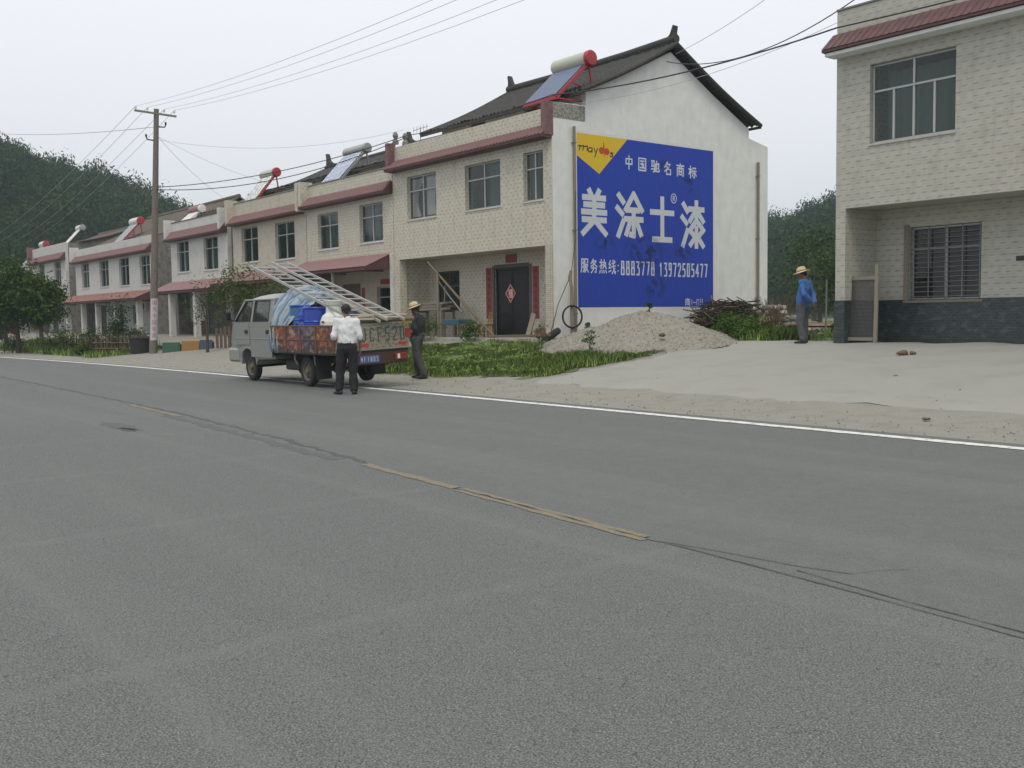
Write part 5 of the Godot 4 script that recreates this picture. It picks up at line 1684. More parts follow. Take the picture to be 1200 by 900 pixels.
# p: joints in the person's own axes (faces +z, left is +x): see the calls
func person(label: String, at: Vector3, turn: float, p: Dictionary) -> Node3D:
	var o := thing("person", label, "person", at, turn, "people standing by the road")
	var skin := plain(p.skin, 0.6)
	skin.subsurf_scatter_enabled = true
	skin.subsurf_scatter_strength = 0.1
	var pelvis: Vector3 = p.pelvis
	var chest: Vector3 = p.chest
	var neck: Vector3 = p.neck
	var head: Vector3 = p.head
	var fw: Vector3 = p.face           # the way the face looks
	var up := (head - neck).normalized()
	var rt := up.cross(fw).normalized() # the person's left
	fw = rt.cross(up).normalized()
	# the body: trunk, neck, limbs in one skin
	var bones: Array = [[pelvis, chest, 0.105, 0.115, Vector3(1.2, 1, 0.75)], [chest, neck, 0.09, 0.05], [neck, head, 0.052, 0.055]]
	for s in 2:
		var sh: Vector3 = p.shoulder[s]; var el: Vector3 = p.elbow[s]; var wr: Vector3 = p.wrist[s]
		bones.append([chest + Vector3(0, 0.06, 0), sh, 0.066, 0.043])
		bones.append([sh, el, 0.042, 0.036])
		bones.append([el, wr, 0.041, 0.027])
		var hp: Vector3 = p.hip[s]; var kn: Vector3 = p.knee[s]; var an: Vector3 = p.ankle[s]
		bones.append([hp, kn, 0.085, 0.052])
		bones.append([kn, an, 0.052, 0.036])
	var body := field_mesh(bones, 0.02, 0.03)
	# hands, finer
	for s in 2:
		var hb: Array = [[p.elbow[s].lerp(p.wrist[s], 0.8), p.wrist[s], 0.03, 0.025]]
		hand(hb, p.wrist[s], p.hand[s][0].normalized(), p.hand[s][1].normalized(), p.hand[s][2].normalized(), p.hand[s][3])
		field_mesh(hb, 0.0045, 0.008, body)
	# the head: skull, face, jaw, nose, brows, lips, ears
	var hc := head
	var hb2: Array = [
		[hc + fw * -0.012 + up * 0.03, hc + fw * 0.012 + up * 0.035, 0.085, 0.082, Vector3(0.9, 1, 1)],
		[hc + fw * 0.03 - up * 0.02, hc + fw * 0.05 - up * 0.065, 0.062, 0.038],
		[hc + fw * 0.075 + up * 0.0, hc + fw * 0.1 - up * 0.032, 0.011, 0.014],
		[hc + fw * 0.08 + rt * 0.03 + up * 0.018, hc + fw * 0.08 - rt * 0.03 + up * 0.018, 0.013, 0.013],
		[hc + fw * 0.078 + rt * 0.018 - up * 0.058, hc + fw * 0.078 - rt * 0.018 - up * 0.058, 0.010, 0.010],
		[hc + fw * 0.07 - up * 0.085, hc + fw * 0.072 - up * 0.09, 0.02, 0.018],
		[neck, hc - up * 0.02 - fw * 0.01, 0.052, 0.055]]
	for s in [-1.0, 1.0]:
		hb2.append([hc + rt * s * 0.077 + up * 0.012 - fw * 0.008, hc + rt * s * 0.079 - up * 0.025 - fw * 0.002, 0.016, 0.011])
		hb2.append([hc + rt * s * 0.05 + fw * 0.045 - up * 0.02, hc + rt * s * 0.052 + fw * 0.04 - up * 0.025, 0.028, 0.026])
	field_mesh(hb2, 0.0065, 0.016, body)
	smooth(body)
	var bo := obj("body", body, skin, o)
	for s in [-1.0, 1.0]:
		var e := B.new()
		e.lathe([Vector2(0, -0.011), Vector2(0.008, -0.008), Vector2(0.011, 0), Vector2(0.008, 0.008), Vector2(0, 0.011)], Transform3D(Basis.IDENTITY, hc + fw * 0.083 + rt * s * 0.03 + up * 0.004), 8)
		obj("eye", e, M.black, bo)
	# hair
	var hair: Array = [[hc - fw * 0.03 + up * 0.05, hc + fw * 0.025 + up * 0.062, 0.085, 0.068, Vector3(0.95, 1, 1)], [hc - fw * 0.055 + up * 0.02, hc - fw * 0.058 - up * 0.045, 0.05, 0.028, Vector3(1.5, 1, 1)]]
	for s in [-1.0, 1.0]: hair.append([hc + rt * s * 0.068 + up * 0.04 - fw * 0.02, hc + rt * s * 0.074 - up * 0.01 - fw * 0.02, 0.026, 0.012])
	obj("hair", smooth(field_mesh(hair, 0.009, 0.015)), plain(L(0.015, 0.013, 0.012), 0.7), o)
	# clothes
	var top: Array = [[pelvis + Vector3(0, p.hem, 0), pelvis + Vector3(0, 0.12, 0), p.girth, p.girth * 0.98, Vector3(1.18, 1, 0.85)], [pelvis + Vector3(0, 0.12, 0), chest, p.girth * 0.98, 0.152, Vector3(1.2, 1, 0.82)], [chest, chest + Vector3(0, 0.1, 0), 0.15, 0.115, Vector3(1.18, 1, 0.8)], [chest + Vector3(0, 0.1, 0), neck + Vector3(0, 0.0, 0), 0.10, 0.062]]
	for s in 2:
		var sh: Vector3 = p.shoulder[s]; var el: Vector3 = p.elbow[s]; var wr: Vector3 = p.wrist[s]
		top.append([chest + Vector3(0, 0.09, 0), sh, 0.085, 0.062])
		top.append([sh, el, 0.059, 0.054])
		if p.sleeve > 0.0: top.append([el, el.lerp(wr, p.sleeve), 0.054, 0.05])
	var f := noise(7.0, 3, FastNoiseLite.TYPE_SIMPLEX, p.seed)
	var shirt := field_mesh(top, 0.0145, 0.035)
	for i in shirt.v.size():
		var q := shirt.v[i]
		shirt.v[i] = q + Vector3(f.get_noise_3d(q.x, q.y * 0.7, q.z), 0, f.get_noise_3d(q.z + 9, q.y * 0.7, q.x)) * 0.018
	# cut the hem straight
	var low := pelvis.y + float(p.hem)
	for i in shirt.v.size(): shirt.v[i].y = maxf(shirt.v[i].y, low - 0.004 * sin(shirt.v[i].x * 40.0))
	obj(p.top_name, smooth(shirt), p.top, o)
	var tr: Array = [[pelvis + Vector3(0, 0.07, 0), pelvis + Vector3(0, -0.03, 0), 0.137, 0.142, Vector3(1.15, 1, 0.85)]]
	for s in 2:
		tr.append([p.hip[s], p.knee[s], 0.108, 0.082])
		tr.append([p.knee[s], p.ankle[s] + Vector3(0, 0.02, 0), 0.082, 0.075])
	var trs := field_mesh(tr, 0.0145, 0.035)
	for i in trs.v.size():
		var q := trs.v[i]
		trs.v[i] = q + Vector3(f.get_noise_3d(q.x, q.y * 0.5, q.z + 5), 0, f.get_noise_3d(q.z + 3, q.y * 0.5, q.x)) * 0.022
	obj("trousers", smooth(trs), p.trousers, o)
	for s in 2:
		var an: Vector3 = p.ankle[s]
		var td: Vector3 = p.toe[s].normalized()
		var foot := Vector3(an.x, an.y - 0.05, an.z)
		var sb: Array = [[foot - td * 0.05, foot + td * 0.06, 0.042, 0.044], [foot + td * 0.06 - Vector3(0, 0.01, 0), foot + td * 0.165 - Vector3(0, 0.012, 0), 0.046, 0.034, Vector3(1.1, 0.8, 1.1)], [an, foot, 0.045, 0.045]]
		obj("shoe", smooth(field_mesh(sb, 0.011, 0.02)), M.black, o)
	if p.has("hat"):
		var hx := Transform3D(Basis(rt, (up + fw * p.tilt).normalized(), fw).orthonormalized(), hc + up * 0.066 + fw * 0.005)
		var hatb := B.new()
		var crown: Array = [Vector2(0.125, 0.0), Vector2(0.112, 0.02), Vector2(0.104, 0.075), Vector2(0.088, 0.108), Vector2(0.05, 0.122), Vector2(0, 0.116)]
		hatb.lathe(crown, hx, 22)
		var n := 36
		hatb.sheet(n, 4, func(i: int, j: int):
			var a := TAU * i / n
			var r := lerpf(0.112, 0.205, j / 4.0)
			var w := j / 4.0
			return hx * Vector3(cos(a) * r, 0.004 - 0.022 * w * w - 0.018 * w * cos(2 * a) + 0.008 * w * sin(3 * a + 1.0), sin(a) * r * 1.04), up)
		var hat := obj("straw_hat", hatb, p.hat, o)
		var band := B.new()
		band.lathe([Vector2(0.122, 0.008), Vector2(0.113, 0.034)], hx, 22)
		obj("hat_band", band, M.wood, hat)
	return o

# normals from the faces, so that joined pieces shade as one
func smooth(b: B) -> B:
	var acc := PackedVector3Array()
	acc.resize(b.v.size())
	for i in range(0, b.ix.size(), 3):
		var a := b.ix[i]; var c := b.ix[i + 1]; var d := b.ix[i + 2]
		var nn := (b.v[d] - b.v[a]).cross(b.v[c] - b.v[a])
		acc[a] += nn
		acc[c] += nn
		acc[d] += nn
	for i in acc.size():
		b.n[i] = acc[i].normalized() if acc[i].length() > 1e-12 else Vector3.UP
	return b

func build_people() -> void:
	var straw := mottled(L(0.55, 0.46, 0.28), 0.15, 0.12, 0.85, 0.1, false, 61)
	# the man in the white shirt, seen from behind at the truck
	person("person in white rolled sleeve shirt and black trousers, seen from behind at the truck", Vector3(-17.12, 0.0, -9.5), atan2(-0.92, -0.55), {
		"skin": L(0.20, 0.115, 0.075), "pelvis": Vector3(0, 0.93, 0), "chest": Vector3(0, 1.26, 0.01), "neck": Vector3(0, 1.46, 0), "head": Vector3(0.005, 1.60, 0.03), "face": Vector3(0.1, -0.12, 1),
		"shoulder": [Vector3(0.185, 1.41, 0), Vector3(-0.185, 1.40, 0)], "elbow": [Vector3(0.25, 1.13, -0.03), Vector3(-0.245, 1.12, -0.03)], "wrist": [Vector3(0.25, 0.89, 0.08), Vector3(-0.24, 0.88, 0.06)],
		"hand": [[Vector3(0, -1, 0.2), Vector3(-1, 0, 0), Vector3(0, 0.2, 1), 0.5], [Vector3(0, -1, 0.2), Vector3(1, 0, 0), Vector3(0, 0.2, 1), 0.5]],
		"hip": [Vector3(0.09, 0.9, 0), Vector3(-0.09, 0.9, 0)], "knee": [Vector3(0.14, 0.49, 0.05), Vector3(-0.10, 0.48, 0.02)], "ankle": [Vector3(0.17, 0.09, 0.02), Vector3(-0.11, 0.09, -0.03)], "toe": [Vector3(0.55, 0, 0.85), Vector3(-0.1, 0, 1)],
		"hem": 0.055, "girth": 0.142, "sleeve": 0.18, "seed": 5, "top_name": "shirt", "top": plain(L(0.66, 0.68, 0.70), 0.85), "trousers": plain(L(0.012, 0.013, 0.015), 0.85)})
	# the man in the dark shirt and straw hat behind the tailgate, side on
	person("person in dark shirt, grey trousers and straw hat, standing behind the tailgate", Vector3(-19.6, land(-19.6, -12.7) + 0.01, -12.7), atan2(-0.8, 0.5), {
		"skin": L(0.16, 0.085, 0.055), "pelvis": Vector3(0, 0.93, 0), "chest": Vector3(0, 1.26, -0.02), "neck": Vector3(0, 1.45, -0.01), "head": Vector3(0, 1.58, 0.03), "face": Vector3(0, -0.1, 1),
		"shoulder": [Vector3(0.18, 1.40, -0.02), Vector3(-0.18, 1.40, -0.02)], "elbow": [Vector3(0.235, 1.13, -0.06), Vector3(-0.235, 1.13, -0.06)], "wrist": [Vector3(0.17, 0.98, 0.14), Vector3(-0.17, 0.97, 0.14)],
		"hand": [[Vector3(-0.5, -0.3, 0.8), Vector3(-0.8, 0, -0.5), Vector3(0, 1, 0.2), 0.7], [Vector3(0.5, -0.3, 0.8), Vector3(0.8, 0, -0.5), Vector3(0, 1, 0.2), 0.7]],
		"hip": [Vector3(0.09, 0.9, 0), Vector3(-0.09, 0.9, 0)], "knee": [Vector3(0.1, 0.49, -0.04), Vector3(-0.1, 0.48, 0.06)], "ankle": [Vector3(0.1, 0.09, -0.2), Vector3(-0.1, 0.09, 0.02)], "toe": [Vector3(0.15, 0, 1), Vector3(-0.15, 0, 1)],
		"hem": -0.04, "girth": 0.14, "sleeve": 0.0, "seed": 6, "top_name": "shirt", "top": plain(L(0.02, 0.022, 0.028), 0.85), "trousers": plain(L(0.055, 0.057, 0.065), 0.9), "hat": straw, "tilt": 0.05})
	# the man in the blue jacket, hands joined behind him, looking at the wall
	person("person in blue jacket and wide straw hat looking up at the painted wall", Vector3(-14.12, land(-14, -19.6) + 0.05, -19.75), atan2(-0.95, 0.2), {
		"skin": L(0.19, 0.105, 0.07), "pelvis": Vector3(0, 0.93, 0.02), "chest": Vector3(0, 1.27, -0.03), "neck": Vector3(0, 1.46, -0.03), "head": Vector3(0, 1.59, 0.02), "face": Vector3(-0.1, 0.22, 1),
		"shoulder": [Vector3(0.185, 1.41, -0.04), Vector3(-0.185, 1.41, -0.04)], "elbow": [Vector3(0.26, 1.14, -0.12), Vector3(-0.26, 1.14, -0.12)], "wrist": [Vector3(0.06, 0.97, -0.23), Vector3(-0.06, 0.95, -0.24)],
		"hand": [[Vector3(-0.9, -0.4, 0), Vector3(0, 0.1, 1), Vector3(0.3, -0.9, 0), 0.4], [Vector3(0.9, -0.4, 0), Vector3(0, 0.1, -1), Vector3(-0.3, -0.9, 0), 0.4]],
		"hip": [Vector3(0.09, 0.9, 0.01), Vector3(-0.09, 0.9, 0.01)], "knee": [Vector3(0.1, 0.48, 0.03), Vector3(-0.1, 0.48, 0.02)], "ankle": [Vector3(0.11, 0.09, -0.04), Vector3(-0.11, 0.09, 0.02)], "toe": [Vector3(0.2, 0, 1), Vector3(-0.2, 0, 1)],
		"hem": -0.10, "girth": 0.158, "sleeve": 0.95, "seed": 8, "top_name": "jacket", "top": mottled(L(0.045, 0.13, 0.36), 0.12, 0.5, 0.85, 0.05, false, 62), "trousers": plain(L(0.075, 0.08, 0.09), 0.9), "hat": straw, "tilt": -0.12})

# ---------------------------------------------------------------- the truck and its load
func build_truck() -> void:
	var t := thing("crew_cab_truck", "grey green crew cab truck with a worn printed bed side, parked on the edge line", "truck", Vector3(-21.0, 0.0, -10.72))
	t.rotation = Vector3(deg_to_rad(2.2), deg_to_rad(-1.0), 0)
	t.position.y = 0.035
	var paint := stained(mottled(L(0.25, 0.268, 0.248), 0.06, 0.9, 0.3, 0.05, false, 71), L(0.16, 0.15, 0.12), Vector3(1.4, 0.9, 1.4), 0.5, 0.85, 0.4, 0.02, 72)
	paint.clearcoat_enabled = true
	paint.clearcoat = 0.4
	var dark := mottled(L(0.035, 0.034, 0.032), 0.3, 0.5, 0.8, 0.05, false, 73)
	var hw := 0.80
	# lower body: side profile with wheel arch, closed across by a strip
	var prof: Array = [Vector2(-2.36, 0.46), Vector2(-2.78, 0.48), Vector2(-2.83, 0.62), Vector2(-2.81, 0.92), Vector2(-2.74, 1.15), Vector2(-2.56, 1.40), Vector2(-0.22, 1.40), Vector2(-0.18, 0.9), Vector2(-0.22, 0.55), Vector2(-1.2, 0.52)]
	for k in 9:
		var a := PI * (k + 0.2) / 8.4
		prof.append(Vector2(-1.72 + cos(a) * 0.43, 0.36 + sin(a) * 0.42))
	var poly := PackedVector2Array(prof)
	var b := B.new()
	var inset := func(p: Vector2) -> float: return hw - (0.05 if p.y > 1.3 else 0.0) - (0.06 if p.x < -2.7 else 0.0) - (0.03 if p.y < 0.6 else 0.0)
	var tri := Geometry2D.triangulate_polygon(poly)
	for s in [-1.0, 1.0]:
		for i in range(0, tri.size(), 3):
			var P: Array = []
			for e in 3:
				var p := poly[tri[i + e]]
				P.append(Vector3(p.x, p.y, s * inset.call(p)))
			b.t(P[0], P[1], P[2], Vector3(0, 0, s))
	for i in poly.size():
		var p := poly[i]
		var q := poly[(i + 1) % poly.size()]
		if p.x > -2.5 and p.y > 1.39 and q.y > 1.39: continue
		var c := Vector2(-1.5, 0.9)
		var o := (p + q) / 2 - c
		if i >= 9: o = -o
		b.q(Vector3(p.x, p.y, -inset.call(p)), Vector3(p.x, p.y, inset.call(p)), Vector3(q.x, q.y, inset.call(q)), Vector3(q.x, q.y, -inset.call(q)), Vector3(o.x, o.y, 0))
	obj("cab_body", b, paint, t)
	# bumper and sill mouldings
	var bm := B.new()
	bm.box(Vector3(-2.58, 0.60, 0), Vector3(0.56, 0.34, 1.64), Basis.IDENTITY, 0.05)
	obj("front_bumper", bm, mottled(L(0.27, 0.282, 0.262), 0.08, 0.8, 0.5, 0.05, false, 74), t)
	# greenhouse: pillars and roof
	var g := B.new()
	var yb := 1.40
	var yr := 1.93
	var zi := hw - 0.05
	var zt := hw - 0.14
	for s in [-1.0, 1.0]:
		var pil := func(xb0: float, xb1: float, xt0: float, xt1: float) -> void:
			var A := Vector3(xb0, yb, s * zi); var Bb := Vector3(xb1, yb, s * zi); var C := Vector3(xt1, yr, s * zt); var D := Vector3(xt0, yr, s * zt)
			var inn := Vector3(0, 0, -s * 0.05)
			g.q(A, Bb, C, D, Vector3(0, 0, s))
			g.q(A + inn, Bb + inn, C + inn, D + inn, Vector3(0, 0, -s))
			g.q(A, A + inn, D + inn, D, Vector3(-1, 0, 0))
			g.q(Bb, Bb + inn, C + inn, C, Vector3(1, 0, 0))
		pil.call(-2.56, -2.46, -2.0, -1.9)
		pil.call(-1.55, -1.40, -1.5, -1.36)
		pil.call(-0.52, -0.22, -0.50, -0.26)
	# roof with a crown
	g.sheet(16, 10, func(i: int, j: int):
		var u := i / 16.0
		var w := j / 10.0 * 2.0 - 1.0
		var x := lerpf(-2.02, -0.24, u)
		var y := yr + 0.115 * (1.0 - pow(absf(w), 3.0)) * (1.0 - pow(absf(u * 2.0 - 1.0), 6.0)) - 0.02 * pow(absf(w), 6.0) - 0.06 * pow(1.0 - u, 4.0)
		return Vector3(x, y, w * (zt + 0.015)))
	g.sheet(2, 1, func(i: int, j: int): return Vector3(lerpf(-2.0, -0.26, i / 2.0), yr - 0.03, (zt if j else -zt)), Vector3.DOWN)
	for s in [-1.0, 1.0]: g.bx(-2.0, yr - 0.05, s * (zt - 0.04), -0.25, yr + 0.0, s * (zt + 0.012), 0.01)
	g.bx(-0.30, yb, -zt, -0.24, yb + 0.1, zt)
	g.bx(-0.30, yr - 0.1, -zt, -0.24, yr, zt)
	obj("cab_roof", g, paint, t)
	for s in [-1.0, 1.0]:
		for w in [[-2.46, -1.55, -1.9, -1.5], [-1.40, -0.52, -1.36, -0.50]]:
			var gl := B.new()
			gl.q(Vector3(w[0], yb + 0.02, s * (zi - 0.02)), Vector3(w[1], yb + 0.02, s * (zi - 0.02)), Vector3(w[3], yr - 0.04, s * (zt - 0.02)), Vector3(w[2], yr - 0.04, s * (zt - 0.02)), Vector3(0, 0, s))
			var pane := obj("side_window", gl, M.carglass, t)
			var rim := B.new()
			var R := [Vector3(w[0], yb + 0.015, s * (zi - 0.004)), Vector3(w[1], yb + 0.015, s * (zi - 0.004)), Vector3(w[3], yr - 0.045, s * (zt + 0.004)), Vector3(w[2], yr - 0.045, s * (zt + 0.004))]
			for k in 4: rim.bar(R[k], R[(k + 1) % 4], 0.022, 0.022)
			obj("window_seal", rim, M.black, pane)
	var ws := B.new()
	ws.q(Vector3(-2.52, yb + 0.01, -zi + 0.03), Vector3(-2.52, yb + 0.01, zi - 0.03), Vector3(-1.97, yr - 0.03, zt - 0.03), Vector3(-1.97, yr - 0.03, -zt + 0.03), Vector3(-1, 0.5, 0))
	obj("windscreen", ws, M.carglass, t)
	var rw := B.new()
	rw.q(Vector3(-0.27, yb + 0.1, -zt), Vector3(-0.27, yb + 0.1, zt), Vector3(-0.27, yr - 0.1, zt), Vector3(-0.27, yr - 0.1, -zt), Vector3(1, 0, 0))
	obj("rear_window", rw, M.carglass, t)
	for x in [-1.72, -0.75]:
		for s in [-1.0, 1.0]:
			var se := B.new()
			se.box(Vector3(x + 0.15, 1.25, s * 0.38), Vector3(0.14, 0.72, 0.5), Basis(Vector3.BACK, -0.15), 0.05)
			se.box(Vector3(x - 0.1, 0.95, s * 0.38), Vector3(0.5, 0.14, 0.5), Basis.IDENTITY, 0.04)
			obj("seat", se, dark, t)
	var sw := B.new()
	sw.tube([Vector3(-2.1, 1.38, 0.38), Vector3(-2.35, 1.1, 0.38)], [0.02], 6)
	for k in 14: sw.bar(Vector3(-2.08, 1.40, 0.38) + Vector3(0.10 * cos(TAU * k / 14), 0.12 * cos(TAU * k / 14), 0.17 * sin(TAU * k / 14)), Vector3(-2.08, 1.40, 0.38) + Vector3(0.10 * cos(TAU * (k + 1) / 14), 0.12 * cos(TAU * (k + 1) / 14), 0.17 * sin(TAU * (k + 1) / 14)), 0.022, 0.022)
	obj("steering_wheel", sw, M.black, t)
	# doors: proud skins with gaps between, handles, mirror, moulding lines
	for s in [-1.0, 1.0]:
		for d in [[-2.40, -1.50], [-1.46, -0.28]]:
			var sk := B.new()
			var y0: float = 0.86 if d[0] < -2.0 else 0.58
			var pts := PackedVector2Array([Vector2(d[0], y0), Vector2(d[1], y0 if d[0] > -2 else 0.86), Vector2(d[1], 1.375), Vector2(d[0], 1.375)])
			sk.prism(pts, 0.012, Transform3D(Basis.IDENTITY, Vector3(0, 0, s * (hw + 0.001) - (0.0 if s > 0 else 0.012) - s * 0.0)))
			var dn := obj("door", sk, paint, t)
			var hd := B.new()
			hd.box(Vector3(d[1] - 0.17, 1.17, s * (hw + 0.03)), Vector3(0.14, 0.035, 0.03), Basis.IDENTITY, 0.01)
			hd.box(Vector3(d[1] - 0.17, 1.17, s * (hw + 0.016)), Vector3(0.17, 0.09, 0.008))
			obj("handle", hd, M.black, dn)
			var ml := B.new()
			ml.box(Vector3((d[0] + d[1]) / 2, 1.01, s * (hw + 0.015)), Vector3(d[1] - d[0] - 0.02, 0.022, 0.012), Basis.IDENTITY, 0.004)
			obj("moulding", ml, paint, dn)
		var mi := B.new()
		mi.box(Vector3(-2.44, 1.55, s * (hw + 0.12)), Vector3(0.05, 0.2, 0.14), Basis(Vector3.UP, s * 0.2), 0.02)
		mi.tube([Vector3(-2.42, 1.42, s * (hw - 0.03)), Vector3(-2.43, 1.48, s * (hw + 0.1))], [0.014], 6)
		obj("wing_mirror", mi, M.black, t)
		var hl := B.new()
		hl.box(Vector3(-2.81, 0.88, s * 0.55), Vector3(0.05, 0.16, 0.3), Basis.IDENTITY, 0.02)
		obj("headlight", hl, M.white, t)
	# chassis
	var ch := B.new()
	for s in [-1.0, 1.0]: ch.box(Vector3(0.3, 0.55, s * 0.36), Vector3(5.0, 0.12, 0.07))
	for x in [-2.0, -0.8, 0.6, 1.3, 2.1, 2.75]: ch.box(Vector3(x, 0.55, 0), Vector3(0.07, 0.09, 0.72))
	ch.tube([Vector3(1.34, 0.34, -0.62), Vector3(1.34, 0.34, 0.62)], [0.05], 8)
	ch.tube([Vector3(-1.7, 0.34, -0.62), Vector3(-1.7, 0.34, 0.62)], [0.04], 8)
	ch.box(Vector3(1.34, 0.35, 0), Vector3(0.26, 0.26, 0.26), Basis.IDENTITY, 0.08)
	ch.box(Vector3(0.35, 0.42, 0.5), Vector3(0.7, 0.22, 0.26), Basis.IDENTITY, 0.03)
	ch.box(Vector3(-0.7, 0.5, 0), Vector3(0.8, 0.3, 0.5), Basis.IDENTITY, 0.06)
	for s in [-1.0, 1.0]: ch.box(Vector3(1.34, 0.42, s * 0.45), Vector3(1.0, 0.05, 0.06), Basis(Vector3.BACK, 0.05))
	obj("chassis", ch, dark, t)
	for wpos in [Vector3(-1.7, 0.33, 0.66), Vector3(-1.7, 0.33, -0.66), Vector3(1.34, 0.33, 0.68), Vector3(1.34, 0.33, -0.68)]:
		wheel(t, wpos, signf(wpos.z))
	# fender hoops and mud flaps at the rear wheels
	for s in [-1.0, 1.0]:
		for dx in [-0.42, 0.42]:
			var fh := B.new()
			var pts: Array = []
			for k in 6: pts.append(Vector3(1.34 + dx + 0.06 * sin(k * 0.6) * signf(dx), 0.74 - k * 0.055, s * (0.76 + 0.03 * sin(k * 0.7))))
			fh.tube(pts, [0.022], 6)
			obj("fender_hoop", fh, M.wood_grey, t)
		var mf := B.new()
		mf.box(Vector3(1.92, 0.45, s * 0.65), Vector3(0.014, 0.55, 0.36), Basis(Vector3.BACK, 0.05), 0.004)
		obj("mud_flap", mf, M.rubber, t)
	# load bed
	var bh := 0.87
	var fl := B.new()
	fl.bx(-0.15, 0.70, -bh, 2.88, 0.76, bh, 0.008)
	fl.bx(-0.15, 0.64, -bh, -0.1, 0.7, bh)
	obj("bed_floor", fl, dark, t)
	var side_mat := printed_side()
	for s in [-1.0, 1.0]:
		var sd := B.new()
		sd.quad(Vector3(-0.15, 0.74, bh + 0.002), Vector3(2.88, 0.74, bh + 0.002), Vector3(2.88, 1.29, bh + 0.002), Vector3(-0.15, 1.29, bh + 0.002))
		sd.bx(-0.15, 0.74, bh - 0.035, 2.88, 1.29, bh)
		if s < 0: sd = mirrored(sd)
		var so := obj("bed_side", sd, side_mat, t)
		var rl := B.new()
		rl.bx(-0.15, 1.29, s * (bh - 0.035), 2.88, 1.32, s * (bh + 0.012), 0.006)
		for k in 5: rl.bx(-0.1 + k * 0.72, 0.74, s * (bh + 0.003), -0.04 + k * 0.72, 1.29, s * (bh + 0.022), 0.006)
		rl.bx(-0.15, 1.0, s * (bh + 0.003), 2.88, 1.025, s * (bh + 0.016), 0.004)
		obj("rail", rl, mottled(L(0.13, 0.075, 0.05), 0.4, 0.4, 0.8, 0.08, false, 76), so)
	var fb := B.new()
	fb.bx(-0.17, 0.76, -bh + 0.04, -0.13, 1.35, bh - 0.04, 0.01)
	obj("bed_front", fb, paint, t)
	# tailgate with its lettering
	var tg := B.new()
	tg.bx(2.885, 0.76, -bh - 0.01, 2.925, 1.32, bh + 0.01, 0.012)
	var tgo := obj("tailgate", tg, mottled(L(0.30, 0.29, 0.24), 0.2, 0.6, 0.7, 0.06, false, 77), t)
	var im := Image.create(1024, 320, false, Image.FORMAT_RGB8)
	var nf := noise(0.02, 4, FastNoiseLite.TYPE_SIMPLEX, 91)
	for y in 320:
		for x in 1024:
			var k := nf.get_noise_2d(x * 0.6, y) * 0.5 + 0.5
			im.set_pixel(x, y, L(0.27, 0.26, 0.205).lerp(L(0.15, 0.095, 0.055), clampf(k * 2.2 - 0.95, 0, 0.85)))
	var txt := "JCF520"
	for k in 6: glyph(im, txt[k], 350 + k * 110, 40, 432 + k * 110, 235, 19, L(0.035, 0.085, 0.075))
	for x in [330, 880]: im.fill_rect(Rect2i(x, 252, 120, 46), L(0.45, 0.04, 0.03))
	var tq := B.new()
	tq.quad(Vector3(2.929, 0.80, bh - 0.03), Vector3(2.929, 0.80, -bh + 0.03), Vector3(2.929, 1.29, -bh + 0.03), Vector3(2.929, 1.29, bh - 0.03))
	obj("tailgate_lettering", tq, printed(im, 0.7), tgo)
	for s in [-1.0, 1.0]:
		var rf := B.new()
		rf.bx(2.926, 0.98, s * (bh - 0.09), 2.945, 1.18, s * (bh + 0.03), 0.006)
		obj("reflector", rf, plain(L(0.36, 0.03, 0.022), 0.4), tgo)
	# rear bar with lamps and the blue plate
	var rb := B.new()
	rb.bx(2.84, 0.46, -0.84, 2.9, 0.72, 0.84, 0.02)
	var rbo := obj("rear_bumper", rb, mottled(L(0.06, 0.028, 0.02), 0.4, 0.5, 0.7, 0.06, false, 78), t)
	for s in [-1.0, 1.0]:
		var lm := B.new()
		lm.bx(2.9, 0.53, s * 0.5, 2.935, 0.67, s * 0.8, 0.01)
		var lo := obj("tail_light", lm, plain(L(0.2, 0.025, 0.02), 0.3), rbo)
		var lw := B.new()
		lw.bx(2.936, 0.55, s * 0.56, 2.94, 0.65, s * 0.62)
		obj("lamp_lens", lw, M.white, lo)
	var pim := Image.create(256, 84, false, Image.FORMAT_RGB8)
	pim.fill(L(0.07, 0.10, 0.22))
	for k in 6: glyph(pim, ["中", "F", "1", "8", "0", "3"][k], 14 + k * 39 + (8 if k > 1 else 0), 16, 40 + k * 39 + (8 if k > 1 else 0), 68, 6, L(0.5, 0.55, 0.65))
	var pq := B.new()
	pq.quad(Vector3(2.905, 0.50, 0.32), Vector3(2.905, 0.50, -0.14), Vector3(2.905, 0.66, -0.14), Vector3(2.905, 0.66, 0.32))
	obj("licence_plate", pq, printed(pim, 0.4), rbo)

func mirrored(b: B) -> B:
	for i in b.v.size():
		b.v[i].z = -b.v[i].z
		b.n[i].z = -b.n[i].z
	for i in range(0, b.ix.size(), 3):
		var k := b.ix[i + 1]
		b.ix[i + 1] = b.ix[i + 2]
		b.ix[i + 2] = k
	return b

